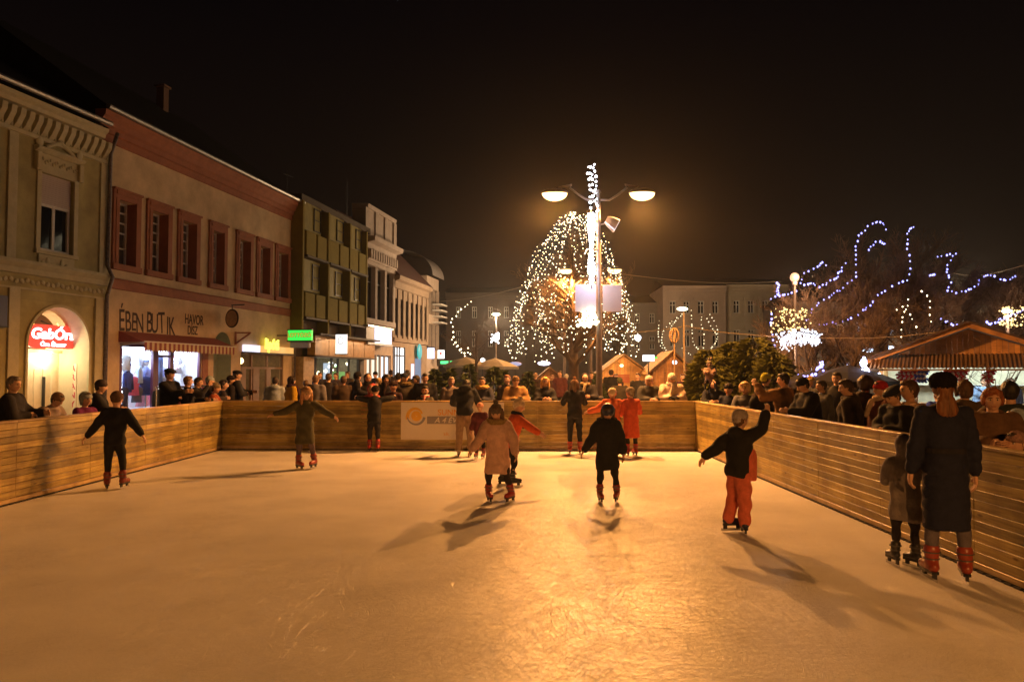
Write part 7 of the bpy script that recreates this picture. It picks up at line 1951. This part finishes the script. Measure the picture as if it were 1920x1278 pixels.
# woman in the long navy coat, and the child beside her
on_ice(1777, 1088, 'woman in a long navy coat and black fur hat with loose auburn hair', -14, 1.76, fine=True, female=True, lean=1,
       arms=(((.22, .0, -1), (.12, .12, -1)), ((-.24, .02, -1), (-.02, .3, -1))), legs=((.10, .0, -1), (.03, -.04, -1), (-.08, .0, -1), (-.02, -.02, -1)), coat=(.015, .019, .046), pad=.010, clen=.285, flare=1.0, quilt=.012, qstep=.105, belt=(.02, .02, .03), pants=(.11, .10, .13), feet='skate', fcol=(.26, .045, .025), fyaw=(-6, 10), hat=('fur', (.012, .010, .010)), hair=('pony', (.17, .065, .02)), group=G1)
on_ice(1700, 1063, 'small child in a grey hooded jacket holding the navy coat woman\'s side by the barrier', -30, 1.17, kid=True, lean=8, fine=True,
       arms=(((.5, .3, -.6), (.7, .5, .1)), ((-.1, .5, -.8), (.4, .8, -.2))), legs=((.06, .1, -1), (.03, -.1, -1), (-.10, .1, -1), (-.05, -.1, -1)), coat=(.20, .18, .19), pad=.022, clen=.16, flare=1.05, hood='up', pants=(.025, .022, .025), feet='skate', fcol=(.03, .03, .035), fyaw=(50, 35), hat=None, hair=None, group=G1)

# ------------------------------------------------------------------ onlookers along the shop side barrier
G2 = 'onlookers on the shop side of the rink'
GR = (.10, .10, .105)
def left(px, py, label, X=None, **kw):
    X = X if X is not None else lineX(FL, NL, 10) - .55
    kw.setdefault('group', G2)
    return sp(px, py, label, kw.pop('face', -95), X=X, **kw)
left(24, 704, 'grey haired man in a dark coat at the barrier near the photo edge', X=-7.75, face=-75, coat=(.02, .018, .02), pad=.025, hair=('short', (.22, .19, .17)), head=(20, 5), arms=('fold', 'rest'))
left(108, 738, 'person in a pale grey jacket and tan knit hat bent far over the barrier', X=-7.62, face=-95, lean=38, head=(0, 10), coat=(.30, .24, .22), pad=.025, hat=('beanie', (.24, .15, .09)), arms=('fold', 'fold'))
left(160, 733, 'child in a purple jacket and pale blue hood at the barrier', X=-7.75, face=-110, kid=True, coat=(.16, .02, .12), pad=.025, hat=('flaps', (.36, .42, .42)), arms=('rest', 'rest'))
left(190, 710, 'person in black with a dark grey beanie leaning behind the black clad skater', X=-7.8, face=-70, lean=14, coat=BLK, pad=.03, hat=('beanie', (.07, .055, .055)), arms=('rest', 'fold'))
left(318, 688, 'tall man in a black coat and flat cap seen in profile before the lit shop', X=-8.1, face=-100, coat=BLK, pad=.03, hat=('cap', (.015, .013, .012)), arms=('fwd', 'fold'))
left(352, 704, 'person with short brown hair beside the tall flat cap man', X=-7.75, face=-60, coat=(.02, .02, .025), hair=('short', (.14, .07, .035)), arms=('up', 'rest'))
left(372, 707, 'dark haired person in black bending at the barrier before the lit shop', X=-7.8, face=-80, lean=12, coat=BLK, pad=.03, hair=('short', (.03, .02, .018)), arms=('rest', 'fold'))
left(393, 703, 'person in a pale blue knit hat at the barrier by the shop corner', X=-7.95, face=-60, coat=(.07, .06, .06), hat=('beanie', (.45, .55, .62)), arms=('rest', 'rest'))
left(404, 716, 'child in a rust red jacket and grey hat hanging arms over the barrier corner', X=-7.62, face=-80, kid=True, lean=12, coat=(.36, .085, .035), pad=.02, hat=('beanie', (.30, .25, .18)), arms=('rest', 'rest'))
left(444, 692, 'man in a black coat and flat cap by the brown shop posts', X=-8.0, face=-70, coat=BLK, pad=.03, hat=('cap', (.012, .011, .011)), arms=('fold', 'rest'))
left(432, 702, 'stocky man in dark clothes with a black beanie before the green arch', X=-8.1, face=-60, coat=(.02, .016, .016), pad=.035, hat=('beanie', (.02, .014, .013)))
left(418, 712, 'dark haired child between the rust jacket child and the two men in black', X=-7.85, face=-70, kid=True, coat=(.03, .02, .022), hair=('short', (.035, .022, .02)))
# ------------------------------------------------------------------ onlookers behind the far barrier
G3 = 'onlookers behind the far barrier'
def far(px, py, label, Y=None, **kw):
    kw.setdefault('group', G3)
    return sp(px, py, label, kw.pop('face', 180), Y=(Y or YF + .62), **kw)
far(516, 706, 'person in a light blue jacket with dark hair seen from behind', Y=21.2, face=10, coat=(.34, .42, .55), pad=.025, hair=('short', (.035, .022, .018)), hood='down')
far(546, 705, 'person in a bright yellow jacket with dark hair looking aside', Y=20.4, face=-55, coat=(.55, .35, .03), pad=.03, hair=('bob', (.03, .02, .016)), scarf=(.06, .03, .05))
far(592, 702, 'person in a blue grey jacket walking away, pale piping on the sleeve', Y=20.6, face=-10, coat=(.19, .19, .24), pad=.028, hair=('short', (.20, .13, .09)))
far(574, 712, 'dark clothed person between the yellow and blue grey jackets', Y=23, face=0, coat=(.03, .025, .03), hair=('short', (.10, .06, .04)))
far(616, 699, 'thin dark figure walking away beside the blue grey jacket', Y=22.5, face=0, coat=(.02, .018, .022), hair=('short', (.05, .03, .025)))
far(644, 704, 'broad person in a brown jacket seen from behind', Y=20.8, face=15, coat=(.075, .05, .035), pad=.035, hair=('short', (.09, .05, .03)))
far(670, 695, 'tall person in a dark navy coat and black hat', Y=20.9, face=-30, coat=NAVY, pad=.03, hat=('beanie', (.018, .016, .018)))
far(671, 712, 'hooded person in dark blue holding a cup near the red hooded child', Y=19.9, face=-60, coat=(.022, .022, .03), hood='up', hat=None, hair=None, arms=('up', 'fold'))
far(690, 700, 'person in a black hood just behind the red hooded child', Y=20.2, face=200, coat=(.02, .018, .018), hood='up', hair=None)
far(697, 720, 'child in a coral red hood facing the skater in dark clothes', Y=19.3, face=185, kid=True, coat=(.60, .10, .085), hood='up', hair=None, pad=.02)
far(711, 708, 'blonde person half hidden behind the red hooded child', Y=20.9, face=150, coat=(.12, .10, .06), hair=('bob', (.40, .28, .13)))
far(724, 701, 'dark haired person in a black scarf before the pale shop door', Y=20.3, face=190, coat=(.022, .018, .022), pad=.03, hair=('bob', (.022, .016, .014)), scarf=(.05, .03, .03))
far(738, 712, 'child in a dark plum jacket in front of the pale shop door', Y=19.5, face=170, kid=True, coat=(.06, .03, .04), hat=('beanie', (.05, .03, .03)))
far(758, 697, 'person in a dark blue cap with an ochre lit face', Y=19.8, face=215, coat=(.05, .04, .03), pad=.03, hat=('cap', (.018, .025, .05)), collar=(.20, .14, .06))
far(747, 697, 'black beanie person at the back of the street crowd', Y=23.5, face=0, coat=BLK, hat=('beanie', (.014, .014, .014)))
far(764, 693, 'tall dark figure before the bright shop doorway', Y=27, face=0, coat=BLK, hair=('short', (.02, .016, .014)))
far(781, 703, 'dark haired woman in black left of the bareheaded man', Y=21.4, face=150, coat=BLK, pad=.03, hair=('bob', (.02, .015, .013)), collar=(.05, .04, .03))
far(797, 699, 'bareheaded dark haired man in a black coat by the striped scarf child', Y=19.8, face=195, coat=BLK, pad=.035, hair=('short', (.02, .014, .012)), head=(10, 5))
far(797, 723, 'child in a red and white striped scarf resting on the barrier', Y=19.15, face=180, kid=True, coat=(.09, .085, .07), scarf=((.55, .06, .05), (.65, .60, .55)), hair=('short', (.025, .018, .014)), arms=('rest', 'rest'))
far(846, 706, 'pale faced person with light hair half hidden by the man in tan jeans', Y=20.0, face=200, coat=(.18, .14, .12), hair=('short', (.40, .30, .22)))
far(904, 706, 'woman in a dark jacket with a tan fur collar', Y=19.35, face=172, coat=(.03, .032, .05), pad=.025, collar=(.48, .32, .12), hair=('short', (.035, .02, .016)), arms=('rest', 'fold'))
far(967, 703, 'man in a brown ribbed hat and ochre jacket resting both arms on the barrier', Y=19.15, face=185, lean=8, coat=(.30, .17, .06), pad=.035, hat=('beanie', (.24, .15, .07), (.15, .09, .04)), glove=BLK, arms=('fold', 'fold'))
far(951, 702, 'person in a brown hat behind the ochre jacket man', Y=20.4, face=160, coat=(.05, .03, .02), hair=('short', (.12, .05, .03)))
far(1022, 706, 'woman with long blonde hair in a black jacket', Y=19.3, face=185, coat=BLK, pad=.02, hair=('long', (.62, .38, .12)), female=True, arms=('rest', 'rest'))
far(1097, 700, 'woman in a black hood with a beige collar facing the grey and orange beanie', Y=19.6, face=175, coat=(.02, .018, .022), pad=.02, hood='up', hair=None, collar=None, scarf=(.42, .33, .20), arms=('fwd', 'rest'))
far(1162, 706, 'dark clothed person with a green cap before the bright orange hut', Y=24.5, face=0, coat=(.03, .025, .02), pad=.03, hat=('beanie', (.06, .07, .04)))
far(1217, 702, 'man in a pinkish white cap and glasses with arms on the barrier', Y=19.15, face=195, coat=(.055, .055, .05), pad=.035, hat=('flaps', (.72, .52, .46)), glasses=True, hair=None, arms=('fold', 'fold'), lean=6)
far(1259, 697, 'person in a white hooded jacket and black gloves leaning on the barrier corner', Y=19.15, face=180, lean=8, head=(0, 14), coat=(.66, .52, .42), pad=.03, hat=('flaps', (.72, .64, .52)), hair=None, glove=(.015, .015, .02), scarf=(.62, .52, .40), bag=(.3, .05, .06), arms=('fold', 'fold'))
G4 = 'people strolling deeper in the square'
for px, py, Y, c, hc, hst, lab in ((1004, 699, 33, (.05, .03, .025), (.30, .18, .1), None, 'distant stroller in brown left of the tree trunk'), (1050, 694, 31, (.10, .03, .03), (.05, .03, .02), None, 'distant stroller in dark red beneath the warm lit tree'), (1062, 700, 34, (.03, .03, .04), (.4, .3, .25), ('beanie', (.6, .58, .55)), 'distant stroller in a white hat by the tree trunk'), (1036, 702, 35, (.12, .07, .06), (.2, .1, .06), None, 'distant stroller with auburn hair behind the blonde woman'), (1146, 692, 30, BLK, (.03, .02, .02), None, 'slim black silhouette against the bright orange hut'), (1155, 700, 30.5, (.04, .03, .03), (.1, .06, .04), None, 'short companion of the silhouette at the orange hut'), (1110, 697, 31, (.07, .02, .03), (.05, .03, .02), None, 'distant stroller in plum right of the lamp post foot'), (1196, 699, 28, (.03, .03, .035), (.05, .03, .02), None, 'distant stroller between the huts and the pinkish cap man'), (1280, 700, 27, (.07, .03, .05), (.1, .06, .05), None, 'distant stroller in mauve at the dim brown hut'), (1294, 706, 27, (.4, .10, .05), (.1, .05, .03), ('beanie', (.45, .10, .05)), 'distant child in orange at the dim brown hut'), (982, 700, 34, (.02, .02, .03), (.05, .03, .02), None, 'distant dark stroller behind the firs'), (868, 697, 40, (.03, .04, .06), (.05, .04, .03), None, 'distant stroller under the pale parasols'), (812, 694, 38, (.03, .03, .035), (.05, .04, .03), None, 'distant dark stroller at the street end'), (733, 693, 34, (.025, .02, .02), (.03, .02, .02), None, 'distant stroller before the cream lit doorway'), (704, 695, 33, BLK, (.02, .02, .02), ('beanie', (.02, .02, .02)), 'distant capped stroller beside the cream lit doorway'), (652, 696, 31, (.05, .04, .03), (.07, .04, .03), None, 'distant stroller at the olive house window'), (600, 697, 30, (.04, .04, .06), (.12, .08, .05), None, 'distant stroller by the stone pier'), (630, 698, 29, (.07, .05, .04), (.05, .03, .02), None, 'distant stroller in tan near the olive house window')):
    sp(px, py, lab, rnd.choice((0, 20, 180, 150, -40)), Y=Y, coat=c, pad=.025, hair=('short', hc) if hst is None else None, hat=hst, group=G4)
# ------------------------------------------------------------------ onlookers on the stall side
G5 = 'onlookers on the market stall side'
def right(px, py, label, X=4.62, **kw):
    kw.setdefault('group', G5)
    return sp(px, py, label, kw.pop('face', 95), X=X, **kw)
far(1337, 714, 'adult in a dark hood carrying the pompom hat child on the shoulders', Y=19.6, face=170, coat=(.025, .028, .035), hood='up', hair=None, pad=.03, group=G5, arms=('rest', 'rest'))
sp(1330, 686, 'small child in a grey pompom hat sitting on the hooded adult\'s shoulders', 172, Y=19.7, z=1.36, grow=1.50, kid=True, coat=(.26, .17, .13), hat=('pompom', (.24, .21, .16), None, (.10, .09, .07)), hair=None, group=G5, pad=.02,
   legs=((.35, .9, -.15), (.0, .1, -1), (-.35, .9, -.15), (.0, .1, -1)), arms=('fwd', 'fwd'))
right(1366, 717, 'child in a black beanie and navy jacket near the barrier corner', X=4.75, face=150, kid=True, coat=NAVY, hat=('beanie', (.02, .02, .025)))
right(1397, 716, 'blonde child in a grey quilted jacket between two dark hats', X=4.75, face=150, kid=True, coat=(.12, .125, .14), pad=.025, quilt=.006, hair=('bob', (.60, .40, .20)), arms=('rest', 'rest'))
right(1424, 719, 'dark haired person in a black fur collar turned away beside the raised hand', X=4.7, face=40, coat=BLK, pad=.03, hair=('bob', (.03, .018, .014)), collar=(.05, .03, .02))
right(1436, 697, 'person in a lime green knit hat bending towards the tan jacket man', X=5.0, face=-60, coat=(.03, .028, .025), hat=('beanie', (.42, .42, .04)), lean=8)
right(1470, 699, 'dark haired man in a tan and brown jacket turned in profile', X=4.8, face=50, coat=(.26, .14, .06), pad=.035, hair=('short', (.02, .014, .012)), arms=('down', 'up'), head=(-20, 0), bag=(.33, .20, .07))
right(1509, 704, 'man in a black beanie and black coat looking down over the barrier', X=4.72, face=100, lean=12, head=(10, 16), coat=BLK, pad=.035, hat=('beanie', (.014, .013, .016)), arms=('fold', 'rest'))
right(1541, 712, 'person in a grey jacket behind the black beanie man', X=5.7, face=110, head=(20, 0), coat=(.09, .09, .095), hair=('short', (.06, .045, .04)))
right(1520, 703, 'person in a straw coloured hat at the back by the blue lights', X=6.9, face=120, coat=(.05, .05, .05), hat=('beanie', (.5, .36, .14)))
right(1569, 697, 'tall grey haired man in the second row under the dark parasol', X=6.2, face=130, head=(-15, 0), coat=(.03, .028, .03), hair=('short', (.06, .045, .04)))
right(1590, 710, 'short haired man in a dark brown coat watching in profile at the barrier', X=4.74, face=66, lean=4, head=(-6, 8), coat=(.032, .022, .018), pad=.045, hair=('short', (.045, .028, .018)), arms=('down', 'pocket'), fine=True)
right(1622, 703, 'person with dark curly hair turned away behind the dark brown coat man', X=5.2, face=-30, coat=(.04, .025, .02), pad=.03, hair=('bob', (.035, .022, .016)))
right(1652, 711, 'woman in a red knit hat and rust brown coat with a cream scarf', X=5.2, face=95, coat=(.16, .05, .03), pad=.035, hat=('beanie', (.48, .03, .03)), scarf=(.6, .46, .36))
right(1679, 720, 'man in a large black beret and dark coat bent at the barrier', X=4.70, face=105, lean=10, head=(0, 20), coat=BLK, pad=.04, hat=('beret', (.012, .012, .016)), arms=('fold', 'fold'), fine=True)
right(1706, 713, 'boy with short brown hair in a peach jacket behind the black beret', X=5.4, face=85, kid=True, coat=(.58, .38, .24), pad=.02, hair=('boy', (.09, .045, .025)), fine=True)
right(1860, 727, 'red haired woman in a brown fur coat smiling towards the viewer at the barrier', X=4.72, face=158, head=(0, -2), coat=(.13, .075, .045), pad=.045, hood='down', hair=('mop', (.26, .085, .03)), female=True, arms=('rest', 'rest'), fine=True)
right(1893, 713, 'person in a dark green coat behind the red haired woman', X=5.3, face=-20, coat=(.03, .04, .035), pad=.03, hair=('short', (.02, .018, .016)))
right(1808, 712, 'person in a brown fur hood behind the navy coat woman', X=5.6, face=-10, coat=(.10, .07, .045), hair=('bob', (.12, .07, .045)))
right(1906, 806, 'small child in a floral knitted cap at the barrier by the photo edge', X=4.70, face=110, kid=True, coat=(.40, .25, .22), hat=('beanie', (.50, .28, .25), (.15, .12, .10)), arms=('rest', 'rest'))
right(1910, 765, 'child in a pale blue cap at the photo edge beside the red haired woman', X=5.0, face=60, kid=True, coat=(.2, .2, .25), hat=('beanie', (.35, .45, .6)))
# stall keepers
sp(1757, 735, 'shopper in a royal blue jacket at the stall counter behind the fur hat', 0, Y=18.2, coat=(.03, .06, .42), pad=.03, hair=('short', (.04, .03, .025)), group='people at the market stall')
sp(1845, 706, 'stall keeper in a light blue jacket inside the lit stall', 180, Y=20.9, coat=(.22, .34, .60), pad=.025, hair=('short', (.05, .03, .02)), group='people at the market stall')
sp(1845, 738, 'child in a royal blue jacket at the stall counter by the sapling', 0, Y=18.4, kid=True, coat=(.02, .04, .35), pad=.03, hat=('beanie', (.02, .03, .2)), group='people at the market stall')
sp(1895, 708, 'stall keeper with a peach face and dark apron at the far post', 170, Y=20.9, coat=(.03, .03, .05), hair=('short', (.04, .025, .02)), group='people at the market stall')
bake_all()
